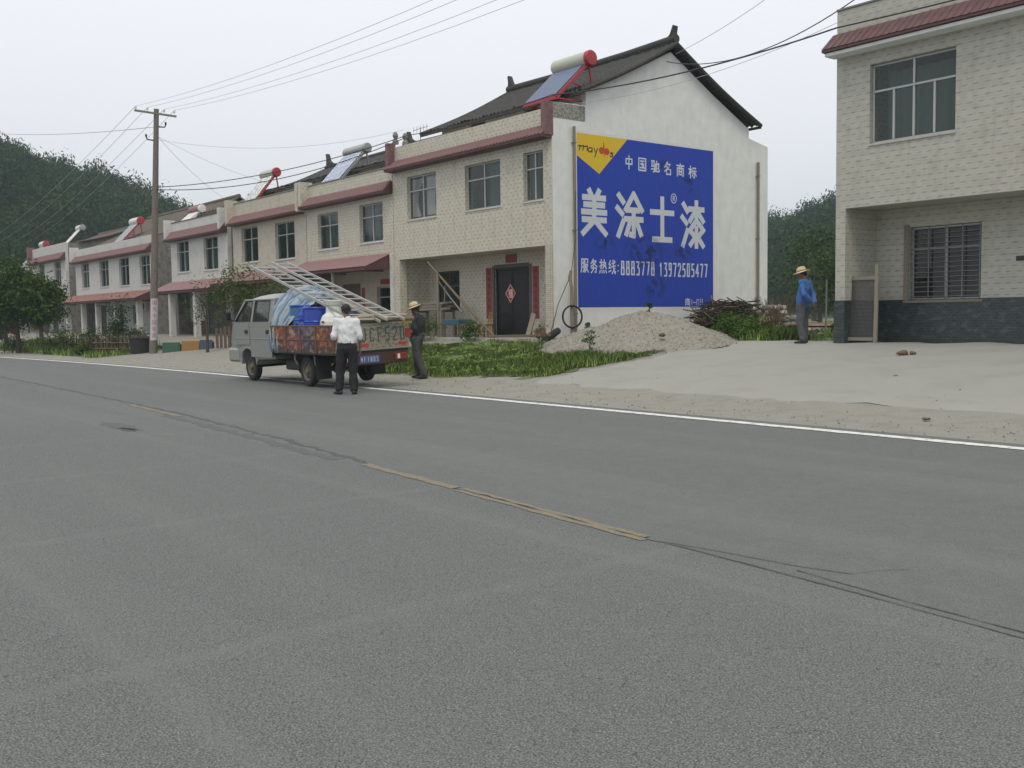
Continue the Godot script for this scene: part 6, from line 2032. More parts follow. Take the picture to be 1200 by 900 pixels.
# the worn printed sheet on the bed's side: blotches of rust, orange, red and blue, torn below
func printed_side() -> StandardMaterial3D:
	var im := Image.create(768, 160, false, Image.FORMAT_RGB8)
	var a := noise(0.012, 3, FastNoiseLite.TYPE_SIMPLEX, 101)
	var c := noise(0.018, 3, FastNoiseLite.TYPE_SIMPLEX, 102)
	var spots := [[0.03, 0.6, 0.06, L(0.10, 0.10, 0.16)], [0.13, 0.3, 0.10, L(0.27, 0.09, 0.03)], [0.24, 0.4, 0.10, L(0.20, 0.05, 0.03)], [0.35, 0.3, 0.05, L(0.36, 0.28, 0.26)], [0.42, 0.65, 0.12, L(0.25, 0.075, 0.06)], [0.50, 0.25, 0.09, L(0.13, 0.10, 0.13)], [0.58, 0.6, 0.07, L(0.07, 0.05, 0.12)], [0.64, 0.25, 0.05, L(0.16, 0.15, 0.18)], [0.70, 0.6, 0.07, L(0.06, 0.045, 0.03)], [0.76, 0.3, 0.06, L(0.34, 0.12, 0.03)], [0.84, 0.5, 0.08, L(0.30, 0.09, 0.03)], [0.93, 0.4, 0.09, L(0.16, 0.06, 0.04)], [0.25, 0.75, 0.09, L(0.28, 0.10, 0.07)], [0.12, 0.75, 0.08, L(0.09, 0.06, 0.045)]]
	for y in 160:
		for x in 768:
			var u := x / 768.0 + 0.045 * a.get_noise_2d(x, y)
			var v := y / 160.0 + 0.3 * a.get_noise_2d(y * 1.5 + 900.0, x * 0.7)
			var col := Color(0, 0, 0)
			var total := 0.0
			for s in spots:
				var d: float = ((u - s[0]) * (u - s[0]) * 16.0 + (v - s[1]) * (v - s[1])) / (s[2] * s[2] * 16.0)
				var w := exp(-d * 3.0) + 0.0002
				col += (s[3] as Color).srgb_to_linear() * w
				total += w
			col = (col / total).linear_to_srgb()
			var n := c.get_noise_2d(x, y)
			if n > 0.25: col = col.lerp(L(0.05, 0.04, 0.035), minf(0.8, (n - 0.25) * 4.0))
			if n < -0.35: col = col.lerp(L(0.34, 0.27, 0.22), minf(0.7, (-0.35 - n) * 3.0))
			if y > 118: col = col.lerp(L(0.06, 0.05, 0.04), clampf((y - 118) / 26.0 + n * 2.0, 0, 0.85))
			col.a = 1.0
			im.set_pixel(x, y, col)
	return printed(im, 0.75)

func wheel(t: Node3D, at: Vector3, s: float) -> void:
	var ax := Transform3D(Basis(Vector3.RIGHT, Vector3(0, 0, s), Vector3(0, -s, 0)), at)
	var w := B.new()
	w.lathe([Vector2(0.205, -0.08), Vector2(0.29, -0.085), Vector2(0.322, -0.06), Vector2(0.33, 0), Vector2(0.322, 0.06), Vector2(0.29, 0.085), Vector2(0.205, 0.08), Vector2(0.205, -0.08)], ax, 32)
	var o := obj("wheel", w, M.rubber, t)
	var r := B.new()
	var metal := mottled(L(0.13, 0.115, 0.08), 0.25, 0.4, 0.7, 0.06, false, 79)
	r.lathe([Vector2(0.206, 0.075), Vector2(0.18, 0.06), Vector2(0.16, 0.025), Vector2(0.11, 0.045), Vector2(0.075, 0.05), Vector2(0.07, 0.08), Vector2(0.05, 0.095), Vector2(0, 0.098)], ax, 28)
	for k in 5:
		var a := TAU * k / 5
		r.lathe([Vector2(0.014, 0.04), Vector2(0.014, 0.065), Vector2(0, 0.067)], ax * Transform3D(Basis.IDENTITY, Vector3(cos(a) * 0.095, 0, sin(a) * 0.095)), 6)
	obj("rim", r, metal, o)
	var h := B.new()
	for k in 8:
		var a := TAU * (k + 0.5) / 8
		h.lathe([Vector2(0.02, 0.036), Vector2(0.02, 0.041), Vector2(0, 0.0412)], ax * Transform3D(Basis.IDENTITY, Vector3(cos(a) * 0.137, 0, sin(a) * 0.137)), 8)
	obj("vent_hole", h, M.black, o)

func build_load() -> void:
	# two aluminium ladders over the cab
	var mk := func(label: String, za: float, zc: float, a: Vector2, e: Vector2, rungs: int) -> void:
		var o := thing("ladder", label, "ladder", Vector3(e.x, e.y, (za + zc) / 2), 0.0, "ladders on the truck")
		var z := (za - zc) / 2
		var d := Vector3(a.x - e.x, a.y - e.y, 0)
		var up := Vector3(-d.y, d.x, 0).normalized()
		if up.y < 0: up = -up
		for s in [-1.0, 1.0]:
			var r := B.new()
			r.bar(Vector3(0, 0, s * z), d + Vector3(0, 0, s * z), 0.028, 0.062, up, 0.005)
			obj("rail", r, M.alu, o)
		for k in rungs:
			var p := d * ((k + 0.5) / rungs)
			var r := B.new()
			r.tube([p + Vector3(0, 0, -z), p + Vector3(0, 0, z)], [0.017], 8)
			obj("rung", r, M.alu, o)
	mk.call("aluminium ladder nearer to the road, leaning from tailgate over the cab", -10.16, -10.68, Vector2(-22.95, 2.74), Vector2(-17.85, 1.38), 14)
	mk.call("aluminium ladder farther from the road, leaning from tailgate over the cab", -10.73, -11.14, Vector2(-23.0, 2.84), Vector2(-17.65, 1.42), 14)
	# brown pole and timber lengths under the ladders
	for k in 3:
		var y: float = [1.37, 1.44, 1.33][k]
		var p := B.new()
		p.tube([Vector3(-0.15 + k * 0.1, 0, 0.75 - k * 0.25), Vector3(-0.05, 0.04, 0), Vector3(0.1, 0.05, -0.8 + k * 0.1)], [0.045 - k * 0.006], 8)
		var o := obj("timber_length", p, [M.wood, M.wood_pale, M.wood_grey][k])
		o.position = Vector3(-18.0 - k * 0.14, y + 0.02, -10.72)
		tag(o, ["thick brown pole lying across the tailgate top", "pale wooden pole lying across the load just ahead of the tailgate", "thin grey pole lying across the load under the ladders"][k], "pole", "poles in the truck bed")
	var pl := B.new()
	pl.box(Vector3(0, 0, 0), Vector3(2.6, 0.05, 0.2), Basis(Vector3.BACK, -0.2), 0.006)
	var po := obj("plank", pl, M.wood_pale)
	po.position = Vector3(-19.2, 1.7, -10.9)
	tag(po, "pale plank under the ladders in the truck bed", "plank")
	# striped tarpaulin bundled over the front of the bed
	var im := Image.create(512, 64, false, Image.FORMAT_RGB8)
	for x in 512:
		var k := (x * 3 / 4) % 64
		var c := L(0.31, 0.36, 0.41) if k < 26 else (L(0.10, 0.17, 0.27) if k < 44 else L(0.20, 0.27, 0.34))
		im.fill_rect(Rect2i(x, 0, 1, 64), c)
	var tm := printed(im, 0.6)
	var tb := B.new()
	var f := noise(1.1, 3, FastNoiseLite.TYPE_SIMPLEX, 111)
	tb.sheet(54, 40, func(i: int, j: int):
		var u := i / 54.0
		var w := j / 40.0
		# an arch from the near side, over the load, to the far side; u runs along the arch
		var ang := lerpf(-0.25, PI + 0.2, u)
		var z := cos(ang) * (0.93 - 0.05 * w)
		var y := 1.05 + sin(ang) * (1.16 - 0.35 * w * w) if sin(ang) > 0 else 1.05 + sin(ang) * 1.3
		var x := -0.26 + w * 0.95 * (0.62 + 0.55 * sin(maxf(ang, 0.0)))
		var n := f.get_noise_3d(x * 1.5, u * 6.0, w * 1.5)
		var fold := 0.05 * sin(w * 22.0 + 5.0 * n + u * 3.0)
		var r := 1.0 + 0.09 * n + fold * 0.9
		return Vector3(x + 0.05 * n, 1.05 + (y - 1.05) * r, z * (1.0 + 0.05 * n + fold * 0.5)), Vector3(0, 1, 0.3))
	for i in tb.uv.size(): tb.uv[i] = Vector2(tb.uv[i].y, tb.uv[i].x)
	var to := obj("tarpaulin", smooth(tb), tm)
	to.position = Vector3(-20.95, 0.0, -10.72)
	tag(to, "blue and white striped tarpaulin bunched behind the truck cab", "tarpaulin")
	# blue plastic bags and buckets under it
	var blue := plain(L(0.02, 0.06, 0.38), 0.35)
	var blue2 := plain(L(0.04, 0.13, 0.30), 0.5)
	for k in 3:
		var o := thing("paint_drum", ["large dull blue drum under the striped tarpaulin", "bright blue drum beside the white jar on the truck", "blue drum at the back under the tarpaulin's far side"][k], "drum", Vector3([-20.45, -19.75, -20.2][k], 0.77, [-10.25, -10.22, -11.1][k]), 0.0, "blue drums in the truck bed")
		var d := B.new()
		var h: float = [0.98, 0.92, 0.9][k]
		d.lathe([Vector2(0, 0), Vector2(0.24, 0), Vector2(0.27, h * 0.3), Vector2(0.275, h * 0.32), Vector2(0.27, h * 0.34), Vector2(0.275, h * 0.66), Vector2(0.285, h * 0.68), Vector2(0.275, h * 0.7), Vector2(0.27, h * 0.95), Vector2(0.25, h), Vector2(0, h)], Transform3D.IDENTITY, 22)
		obj("shell", d, blue if k == 1 else blue2, o)
		var l := B.new()
		l.lathe([Vector2(0.278, h - 0.03), Vector2(0.285, h), Vector2(0.27, h + 0.02), Vector2(0, h + 0.024)], Transform3D.IDENTITY, 22)
		obj("lid", l, blue, o)
	var bag := field_mesh([[Vector3(0, 0.2, 0), Vector3(0.05, 0.5, 0.0), 0.2, 0.14], [Vector3(0.1, 0.1, 0.05), Vector3(0.22, 0.12, 0.0), 0.14, 0.1], [Vector3(0.05, 0.5, 0), Vector3(0.1, 0.62, 0.02), 0.08, 0.03]], 0.03, 0.08)
	for i in bag.v.size():
		var p := bag.v[i]
		bag.v[i] = p + Vector3(f.get_noise_3d(p.x * 9, p.y * 9, p.z * 9), 0, f.get_noise_3d(p.z * 9, p.x * 9, p.y * 9)) * 0.05
	var bo := obj("plastic_bag", smooth(bag), blue)
	bo.position = Vector3(-20.0, 1.1, -10.08)
	tag(bo, "crumpled bright blue plastic bag between the drums on the truck", "bag")
	# white jar
	var j := thing("paint_jar", "wide white plastic jar with short neck on the truck bed", "jar", Vector3(-19.12, 0.77, -10.3))
	var jb := B.new()
	jb.lathe([Vector2(0, 0), Vector2(0.26, 0), Vector2(0.29, 0.06), Vector2(0.29, 0.52), Vector2(0.285, 0.62), Vector2(0.24, 0.74), Vector2(0.17, 0.80), Vector2(0.16, 0.82), Vector2(0.155, 0.98)], Transform3D.IDENTITY, 28)
	obj("shell", jb, M.white, j)
	var jl := B.new()
	jl.lathe([Vector2(0.155, 0.97), Vector2(0.175, 0.97), Vector2(0.18, 1.06), Vector2(0.16, 1.075), Vector2(0, 1.08)], Transform3D.IDENTITY, 24)
	obj("lid", jl, M.cream, j)
	var jh := B.new()
	jh.box(Vector3(0.06, 0.62, 0.29), Vector3(0.09, 0.035, 0.03), Basis.IDENTITY, 0.01)
	obj("handle", jh, M.black, j)
	# grey-green box and straw coloured roll at the tail
	var gb := B.new()
	gb.box(Vector3(0, 0.25, 0), Vector3(0.8, 0.5, 0.6), Basis.IDENTITY, 0.02)
	var go := obj("crate", gb, mottled(L(0.14, 0.16, 0.14), 0.25, 0.6, 0.8, 0.05, false, 112))
	go.position = Vector3(-18.75, 0.79, -10.95)
	tag(go, "dull green crate in the truck bed under the ladders", "crate")
	var sr := B.new()
	sr.lathe([Vector2(0, -0.3), Vector2(0.11, -0.3), Vector2(0.12, 0), Vector2(0.11, 0.3), Vector2(0, 0.3)], Transform3D(Basis(Vector3(0, 1, 0), Vector3(1, 0, 0), Vector3(0, 0, -1)), Vector3.ZERO), 14)
	var so := obj("straw_roll", sr, mottled(L(0.36, 0.25, 0.05), 0.3, 0.2, 0.9, 0.08, false, 113))
	so.position = Vector3(-18.35, 1.42, -11.42)
	tag(so, "yellow straw roll at the far corner of the tailgate", "roll")

# ---------------------------------------------------------------- poles and wires
func hang(label: String, a: Vector3, c: Vector3, sag: float, r: float, mat: Material, group := "overhead wires") -> void:
	var pts: Array = []
	for k in 21:
		var t := k / 20.0
		pts.append(a.lerp(c, t) - a - Vector3(0, sag * 4.0 * t * (1.0 - t), 0))
	var b := B.new()
	b.tube(pts, [r], 5)
	var o := obj("overhead_wire", b, mat)
	o.position = a
	tag(o, label, "wire", group)

func build_poles() -> void:
	var base := Vector3(-41.35, 0.1, -14.0)
	var top := Vector3(-39.95, 9.74, -14.0)
	var p := thing("utility_pole", "tall concrete utility pole with a white paper strip, by the white house", "utility pole", base)
	var d := top - base
	var b := B.new()
	b.tube([d * -0.03, d * 0.5, d], [0.165, 0.13, 0.095], 14)
	obj("shaft", b, M.polecon, p)
	var ca := B.new()
	var y := d * 0.985
	ca.bar(y + Vector3(0, 0, 0.85), y + Vector3(0.1, -0.08, -0.75), 0.07, 0.07)
	obj("crossarm", ca, M.wood_grey, p)
	var ins: Array = []
	for k in 4:
		var q := B.new()
		var at := y + Vector3(0.02, 0.03, [0.8, 0.35, -0.3, -0.7][k])
		q.lathe([Vector2(0.02, 0), Vector2(0.02, 0.05), Vector2(0.05, 0.06), Vector2(0.045, 0.12), Vector2(0.025, 0.15), Vector2(0, 0.155)], Transform3D(Basis.IDENTITY, at), 8)
		obj("insulator", q, M.white, p)
		ins.append(base + at + Vector3(0, 0.13, 0))
	for k in 2:
		var q := B.new()
		var at: Vector3 = d * [0.93, 0.875][k]
		var s: float = [-1.0, 1.0][k]
		q.tube([at, at + Vector3(0, 0.02, s * 0.34), at + Vector3(0, 0.12, s * 0.38)], [0.03, 0.025, 0.03], 6)
		q.lathe([Vector2(0.035, 0.0), Vector2(0.045, 0.05), Vector2(0.03, 0.1), Vector2(0, 0.11)], Transform3D(Basis.IDENTITY, at + Vector3(0, 0.12, s * 0.38)), 8)
		obj("bracket", q, M.iron, p)
	var im := Image.create(64, 512, false, Image.FORMAT_RGB8)
	im.fill(L(0.52, 0.5, 0.52))
	for k in 6: glyph(im, ["服", "务", "中", "国", "名", "美"][k], 12, 20 + k * 80, 52, 80 + k * 80, 5, L(0.40, 0.2, 0.28))
	var pq := B.new()
	var pm := d * 0.155 + Vector3(0.168, 0, 0)
	pq.sheet(6, 1, func(i: int, j: int):
		var a := lerpf(-1.15, 0.75, i / 6.0)
		var h := d * (0.235 if j else 0.06)
		return Vector3(h.x + cos(a) * 0.172, h.y, h.z - sin(a) * 0.172), Vector3.RIGHT)
	for i in pq.uv.size(): pq.uv[i].y = 1.0 - pq.uv[i].y if false else pq.uv[i].y
	obj("paper_strip", pq, printed(im, 0.85), p)
	# four wires to the next pole, out of the picture to the right
	var far := [Vector3(9, 9.5, -12.6), Vector3(9, 9.55, -13.1), Vector3(9, 9.55, -13.9), Vector3(9, 9.5, -14.4)]
	for k in 4:
		hang(["overhead wire on the crossarm end nearest the road, running up to the right", "overhead wire second from the road end of the crossarm, to the right", "overhead wire third from the road end of the crossarm, to the right", "overhead wire on the crossarm end nearest the houses, to the right"][k], ins[k], far[k], 1.15, 0.006, M.wire_pale)
	for k in 4:
		hang(["wire from the crossarm's road end, falling to the left hillside", "second wire from the crossarm falling to the left hillside", "third wire from the crossarm falling to the left hillside", "wire from the crossarm's house end, falling to the left hillside"][k], ins[k], Vector3(-112, 9.6, -21.5 - k * 1.3), 0.6, 0.008, M.wire_pale)
	hang("lone wire running level from the pole to the left edge", base + d * 0.93, Vector3(-84, 15.9, -13.0), 0.5, 0.012, M.wire_pale)
	hang("thin wire from the pole bracket to the eave of the beige house", base + d * 0.88, Vector3(-33.0, 8.6, -21.0), 0.5, 0.006, M.wire_pale)
	hang("thin slanting wire from the pole down to the white house roof", base + d * 0.90, Vector3(-48.5, 7.3, -20.6), 0.25, 0.007, M.wire_pale)
	hang("second thin slanting wire from the pole down to the cream house", base + d * 0.895, Vector3(-42.5, 7.4, -20.6), 0.2, 0.006, M.wire_pale)
	# the bundle along the fronts of the houses
	var q0 := base + d * 0.69
	var c0 := Vector3(-31.0, 7.95, -19.75)
	var c1 := Vector3(-22.9, 7.95, -19.7)
	var c2 := Vector3(-13.3, 7.7, -19.75)
	for k in 2:
		var o := Vector3(0, -0.09 * k, 0.05 * k)
		hang(["upper black cable from the pole to the painted house's parapet", "lower black cable from the pole to the painted house's parapet"][k], q0 + o, c0 + o, 0.35 + 0.2 * k, 0.016, M.wire)
	hang("black cable along the parapet of the painted house", c0, c1, 0.12, 0.014, M.wire)
	hang("thick black cable crossing the white gable to the right-hand house", c1, c2, 0.22, 0.02, M.wire)
	hang("black cable running along the right-hand house under its parapet", c2, Vector3(-2.0, 7.75, -19.65), 0.12, 0.018, M.wire)
	hang("black cable from the gable's roof edge up to the right-hand parapet", Vector3(-22.85, 9.6, -24.6), Vector3(-13.0, 8.35, -20.1), 0.55, 0.014, M.wire)
	hang("thin grey wire from the gable's roof edge to the right", Vector3(-22.85, 9.9, -25.0), Vector3(-12.0, 10.6, -20.5), 0.3, 0.008, M.wire_pale)
	hang("thin wire crossing the gable below the thick cable", Vector3(-23.1, 7.75, -20.2), Vector3(-13.2, 8.9, -22.1), 0.5, 0.007, M.wire_pale)
	# an aerial on the parapet
	var a := thing("aerial", "small comb-shaped television aerial at the left end of the painted house's roof", "aerial", Vector3(-31.6, 7.7, -20.8))
	var ab := B.new()
	ab.tube([Vector3(0, 0, 0), Vector3(0, 0.75, 0)], [0.014], 6)
	ab.tube([Vector3(-0.5, 0.7, 0), Vector3(0.5, 0.72, 0)], [0.01], 5)
	for k in 5: ab.tube([Vector3(-0.45 + k * 0.22, 0.6, 0), Vector3(-0.45 + k * 0.22, 0.82, 0)], [0.007], 4)
	obj("rods", ab, M.iron, a)

# ---------------------------------------------------------------- heaps, timber and things by the houses
func build_yard() -> void:
	var r := RandomNumberGenerator.new()
	r.seed = 606
	# gravel heap
	var gc := Vector3(-19.0, 0.0, -18.95)
	var f := noise(0.8, 4, FastNoiseLite.TYPE_SIMPLEX, 121)
	var heap := func(x: float, z: float) -> float:
		var dx := (x + 18.55) / (3.05 if x > -18.55 else 3.9)
		var dz := (z + 19.0) / 2.35
		var d := sqrt(dx * dx + dz * dz) + 0.13 * f.get_noise_2d(x * 0.7, z * 0.7)
		var t := clampf(1.0 - d, 0.0, 1.0)
		return 0.98 * (t * 0.75 + 0.25 * t * t * (3.0 - 2.0 * t)) - 0.07 * exp(-pow((d - 0.0) / 0.15, 2)) + 0.015 * f.get_noise_2d(x * 4, z * 4) - 0.02
	var hb := B.new()
	hb.sheet(64, 48, func(i: int, j: int):
		var x := lerpf(-23.0, -15.7, i / 64.0)
		var z := lerpf(-16.4, -21.6, j / 48.0)
		var h: float = heap.call(x, z)
		return Vector3(x, land(x, z) + h, z) - gc)
	var heap_o := obj("gravel_heap", hb, M.gravel)
	heap_o.position = gc
	tag(heap_o, "pale heap of gravel in front of the blue wall painting", "gravel heap")
	var pb := B.new()
	pb.rock(Vector3.ZERO, Vector3.ONE, r)
	var xfs: Array = []
	var cols: Array = []
	for k in 5200:
		var x := r.randf_range(-22.9, -15.6)
		var z := r.randf_range(-21.2, -16.5)
		var h: float = heap.call(x, z)
		if h < 0.0 and r.randf() < 0.75: continue
		var s := r.randf_range(0.012, 0.032) * (1.6 if r.randf() < 0.05 else 1.0)
		xfs.append(Transform3D(Basis(Vector3(r.randfn(), r.randfn(), r.randfn()).normalized(), r.randf() * TAU).scaled(Vector3(s, s * 0.7, s * 1.2)), Vector3(x, land(x, z) + maxf(h, 0.03) + 0.008, z) - gc))
		var c := r.randf_range(0.6, 1.2)
		cols.append(Color(0.325 * c, 0.31 * c, 0.27 * c))
	many("pebbles", pb.mesh(), M.pebble, xfs, heap_o, cols)
	# scattered stones on the shoulder and the apron
	xfs = []
	cols = []
	for k in 900:
		var x := -4.0 - 40.0 * pow(r.randf(), 1.2)
		var z := -10.9 - absf(r.randfn()) * 1.5
		if z < -19.5: continue
		var s := r.randf_range(0.01, 0.032)
		xfs.append(Transform3D(Basis(Vector3.UP, r.randf() * TAU).scaled(Vector3(s, s * 0.6, s)), Vector3(x, land(x, z) + (0.055 if x > -16.0 and z < -13.4 else 0.015), z)))
		var c := r.randf_range(0.45, 1.1)
		cols.append(Color(0.3 * c, 0.28 * c, 0.235 * c))
	tag(many("loose_stones", pb.mesh(), M.pebble, xfs, self, cols), "small loose stones scattered along the dusty road shoulder", "stones")
	var lump := func(at: Vector3, s: Vector3, mat: Material, called: String, label: String) -> void:
		var b := B.new()
		b.rock(Vector3.ZERO, s, r)
		var o := obj(called, b, mat)
		o.position = at
		tag(o, label, "stone" if called == "stone" else "clod")
	lump.call(Vector3(-10.6, land(-10, -18.0) + 0.07, -18.0), Vector3(0.26, 0.12, 0.16), M.soil, "clod", "brown clod lying on the concrete apron before the grilled window")
	lump.call(Vector3(-10.45, land(-10, -18.0) + 0.07, -18.1), Vector3(0.13, 0.1, 0.12), M.twig_pale, "clod", "small tan clod next to the brown one on the apron")
	lump.call(Vector3(-9.3, land(-9, -15.5) + 0.06, -15.6), Vector3(0.11, 0.05, 0.09), M.wood, "stone", "dark flat stone in the middle of the apron")
	lump.call(Vector3(-6.9, 0.05, -12.3), Vector3(0.12, 0.05, 0.07), M.wood, "stone", "dark stone on the dusty shoulder near the right edge")
	lump.call(Vector3(-16.4, land(-16, -19) + 0.1, -19.2), Vector3(0.34, 0.16, 0.22), M.soil, "clod", "dark clod at the right foot of the gravel heap")
	lump.call(Vector3(-16.9, land(-17, -18) + 0.4, -18.0), Vector3(0.2, 0.1, 0.14), M.soil, "clod", "dark clod half way up the gravel heap's right flank")
	# weeds growing on and at the heap
	for k in 4:
		var at: Vector3 = [Vector3(-20.6, 0, -17.3), Vector3(-18.3, 0, -16.9), Vector3(-18.3, 0, -19.0), Vector3(-21.2, 0, -19.5)][k]
		at.y = land(at.x, at.z) + maxf(0.0, heap.call(at.x, at.z)) - 0.02
		var h: float = [0.55, 0.5, 0.2, 0.22][k]
		tree("weed", ["tall weed at the left foot of the gravel heap", "tall weed at the front foot of the gravel heap", "small dark weed on the very top of the gravel heap", "dark ragged weed on the left shoulder of the gravel heap"][k], at, h * 0.4, 0.012, Vector3(h * 0.7, h, h * 0.7), 16, 8, 0.05, Color(0.035, 0.06, 0.02), Color(0.10, 0.16, 0.05), 700 + k, "weeds on the gravel heap")
	# brushwood heap by the gable
	var bw := thing("brushwood_heap", "dark heap of brushwood against the white gable under the painting's corner", "brushwood", Vector3(-21.9, 0.68, -26.5))
	for layer in 2:
		var sb := B.new()
		for k in [900, 260][layer]:
			var u := r.randf_range(-1.0, 1.0)
			var yy := r.randf() * 1.2
			var lim := 1.15 * sqrt(maxf(0.0, 1.0 - u * u))
			if yy > lim: continue
			var c := Vector3(r.randf_range(-0.7, 0.6), yy, -u * 1.45)
			var d := Vector3(r.randfn() * 0.35, r.randfn() * 0.18, 1.0).normalized() * r.randf_range(0.3, 0.7)
			if layer: d = Vector3(1.0, r.randfn() * 0.4, r.randfn() * 0.7).normalized() * r.randf_range(0.3, 0.7)
			sb.tube([c - d, c + Vector3(r.randfn(), r.randfn(), r.randfn()) * 0.06, c + d], [r.randf_range(0.016, 0.032), 0.018, 0.008], 5, false)
		tag(obj("sticks", sb, [M.twig, M.twig_pale][layer], bw), "", "", "", "stuff")
	var core := B.new()
	core.sheet(16, 16, func(i: int, j: int):
		var u := i / 8.0 - 1.0
		var w := j / 8.0 - 1.0
		return Vector3(u * 0.85, 0.8 * maxf(0.0, 1.0 - u * u * 0.7 - w * w), w * 1.45))
	obj("packed_twigs", core, M.twig, bw)
	for k in 4:
		var b := B.new()
		var a: Vector3 = [Vector3(-20.2, 0.75, -23.2), Vector3(-19.6, 0.72, -23.6), Vector3(-20.9, 1.0, -22.6), Vector3(-19.2, 0.75, -24.3)][k]
		var e: Vector3 = [Vector3(-19.9, 1.25, -26.6), Vector3(-18.6, 1.1, -25.8), Vector3(-20.3, 0.8, -25.0), Vector3(-20.6, 1.5, -26.9)][k]
		b.tube([Vector3.ZERO, (e - a) * 0.5 + Vector3(0, 0.05, 0), e - a], [0.075, 0.065, 0.05], 8)
		var o := obj("log", b, [M.twig_pale, M.wood, M.wood_grey, M.twig_pale][k])
		o.position = a
		tag(o, ["long tan log lying at the foot of the brushwood heap", "brown log nearest to the weeds at the apron corner", "short grey log at the near end of the brushwood heap", "tan log propped up towards the broken stone wall"][k], "log", "logs beside the brushwood")
	# dry bush before the stone wall
	for k in 3:
		var db := B.new()
		var at: Vector3 = [Vector3(-21.6, 0.9, -28.2), Vector3(-20.6, 0.9, -27.6), Vector3(-19.8, 0.8, -26.2)][k]
		for s in 60:
			var a := r.randf() * TAU
			var e := Vector3(cos(a) * r.randf_range(0.2, 0.7), r.randf_range(0.4, 1.2), sin(a) * r.randf_range(0.2, 0.7))
			db.tube([Vector3(r.randfn() * 0.08, 0, r.randfn() * 0.08), e * 0.5 + Vector3(r.randfn(), 0, r.randfn()) * 0.06, e], [0.012, 0.008, 0.004], 4, false)
		var o := obj("dry_bush", db, M.twig_pale)
		o.position = at
		tag(o, ["leafless tan bush against the gable's rear corner", "leafless bush in front of the broken stone wall", "low leafless bush at the right end of the brushwood"][k], "bush", "dry bushes")
	# broken stone wall
	var sw := thing("stone_wall", "low broken wall of pale rubble stones behind the gable's corner", "wall", Vector3(-20.2, 0.6, -27.4))
	for row in 6:
		var n := 9 - row
		for k in n:
			if row > 2 and r.randf() < 0.2: continue
			var b := B.new()
			b.rock(Vector3(-1.25 + k * 0.3 + (0.15 if row % 2 else 0.0) + row * 0.05, 0.1 + row * 0.185, r.randfn() * 0.03), Vector3(0.34, 0.21, 0.34) * r.randf_range(0.9, 1.15), r)
			obj("stone", b, M.stone if r.randf() < 0.7 else M.cement, sw)
	# bare post with a hoop of hose, and a worn tyre at its foot
	var ps := thing("post", "weathered wooden post standing before the gable's front corner", "post", Vector3(-22.9, 0.6, -20.45))
	var pb2 := B.new()
	pb2.tube([Vector3(0.02, -0.1, 0), Vector3(0, 1.0, 0.01), Vector3(-0.03, 1.75, 0.0)], [0.075, 0.065, 0.05], 9)
	pb2.tube([Vector3(-0.03, 1.7, 0), Vector3(-0.08, 2.0, 0.02), Vector3(-0.05, 2.22, 0)], [0.05, 0.06, 0.045], 8)
	obj("shaft", pb2, M.wood_grey, ps)
	for k in 2:
		var w2 := B.new()
		if k == 0: w2.tube([Vector3(-0.05, 2.1, 0), Vector3(-0.25, 1.2, 0.35), Vector3(-0.42, 0.1, 0.6)], [0.012], 5)
		else: w2.tube([Vector3(-0.05, 2.1, 0), Vector3(-0.04, 3.2, -0.2), Vector3(-0.15, 4.6, -0.3)], [0.01], 5)
		obj("stay_wire", w2, M.iron, ps)
	var hoop := B.new()
	var hp: Array = []
	for k in 29: hp.append(Vector3(0.02 * sin(k * 0.9), sin(TAU * k / 28) * 0.33, cos(TAU * k / 28) * 0.29))
	hoop.tube(hp, [0.03], 8, false)
	var ho := obj("hose_hoop", hoop, M.rubber)
	ho.position = Vector3(-22.83, 1.42, -20.38)
	ho.rotation.y = -0.73
	tag(ho, "black hoop of hose hung on the wooden post", "hoop")
	var ty := B.new()
	ty.lathe([Vector2(0.18, -0.09), Vector2(0.28, -0.1), Vector2(0.33, -0.05), Vector2(0.33, 0.05), Vector2(0.28, 0.1), Vector2(0.18, 0.09), Vector2(0.18, -0.09)], Transform3D(Basis(Vector3(0.3, 0.7, 0.6).normalized(), 0.9), Vector3.ZERO), 26)
	var tyo := obj("tyre", ty, M.rubber)
	tyo.position = Vector3(-23.05, 0.86, -19.72)
	tag(tyo, "old black tyre lying at the foot of the white gable's front corner", "tyre")
	# boards along the foot of the pillar
	for k in 3:
		var b := B.new()
		b.box(Vector3.ZERO, Vector3([2.6, 1.9, 1.4][k], 0.07, 0.16), Basis(Vector3.UP, [0.08, -0.1, 0.25][k]) * Basis(Vector3.BACK, [0.02, 0.0, -0.05][k]), 0.008)
		var o := obj("board", b, [M.wood, M.wood_grey, M.wood_pale][k])
		o.position = [Vector3(-23.9, 0.86, -19.15), Vector3(-23.6, 0.72, -18.85), Vector3(-22.9, 0.72, -18.6)][k]
		tag(o, ["dark board lying along the edge of the porch floor", "grey board on the ground in front of the porch pillar", "pale board sticking out from under the gravel heap"][k], "board", "boards by the porch")
	# leaning board by the door, red box
	var lb := B.new()
	lb.box(Vector3.ZERO, Vector3(0.22, 0.85, 0.04), Basis(Vector3.BACK, -0.3) * Basis(Vector3.RIGHT, -0.12), 0.005)
	var lbo := obj("board", lb, M.wood_pale)
	lbo.position = Vector3(-25.45, 1.14, -20.9)
	tag(lbo, "pale plank leaning beside the right side of the dark door", "board", "boards by the porch")
	var bx := B.new()
	bx.box(Vector3.ZERO, Vector3(0.55, 0.3, 0.3), Basis.IDENTITY, 0.02)
	var bxo := obj("crate", bx, mottled(L(0.2, 0.085, 0.055), 0.25, 0.4, 0.8, 0.06, false, 131))
	bxo.position = Vector3(-24.6, 0.91, -20.75)
	tag(bxo, "brick red box on the porch floor by the pillar", "crate")
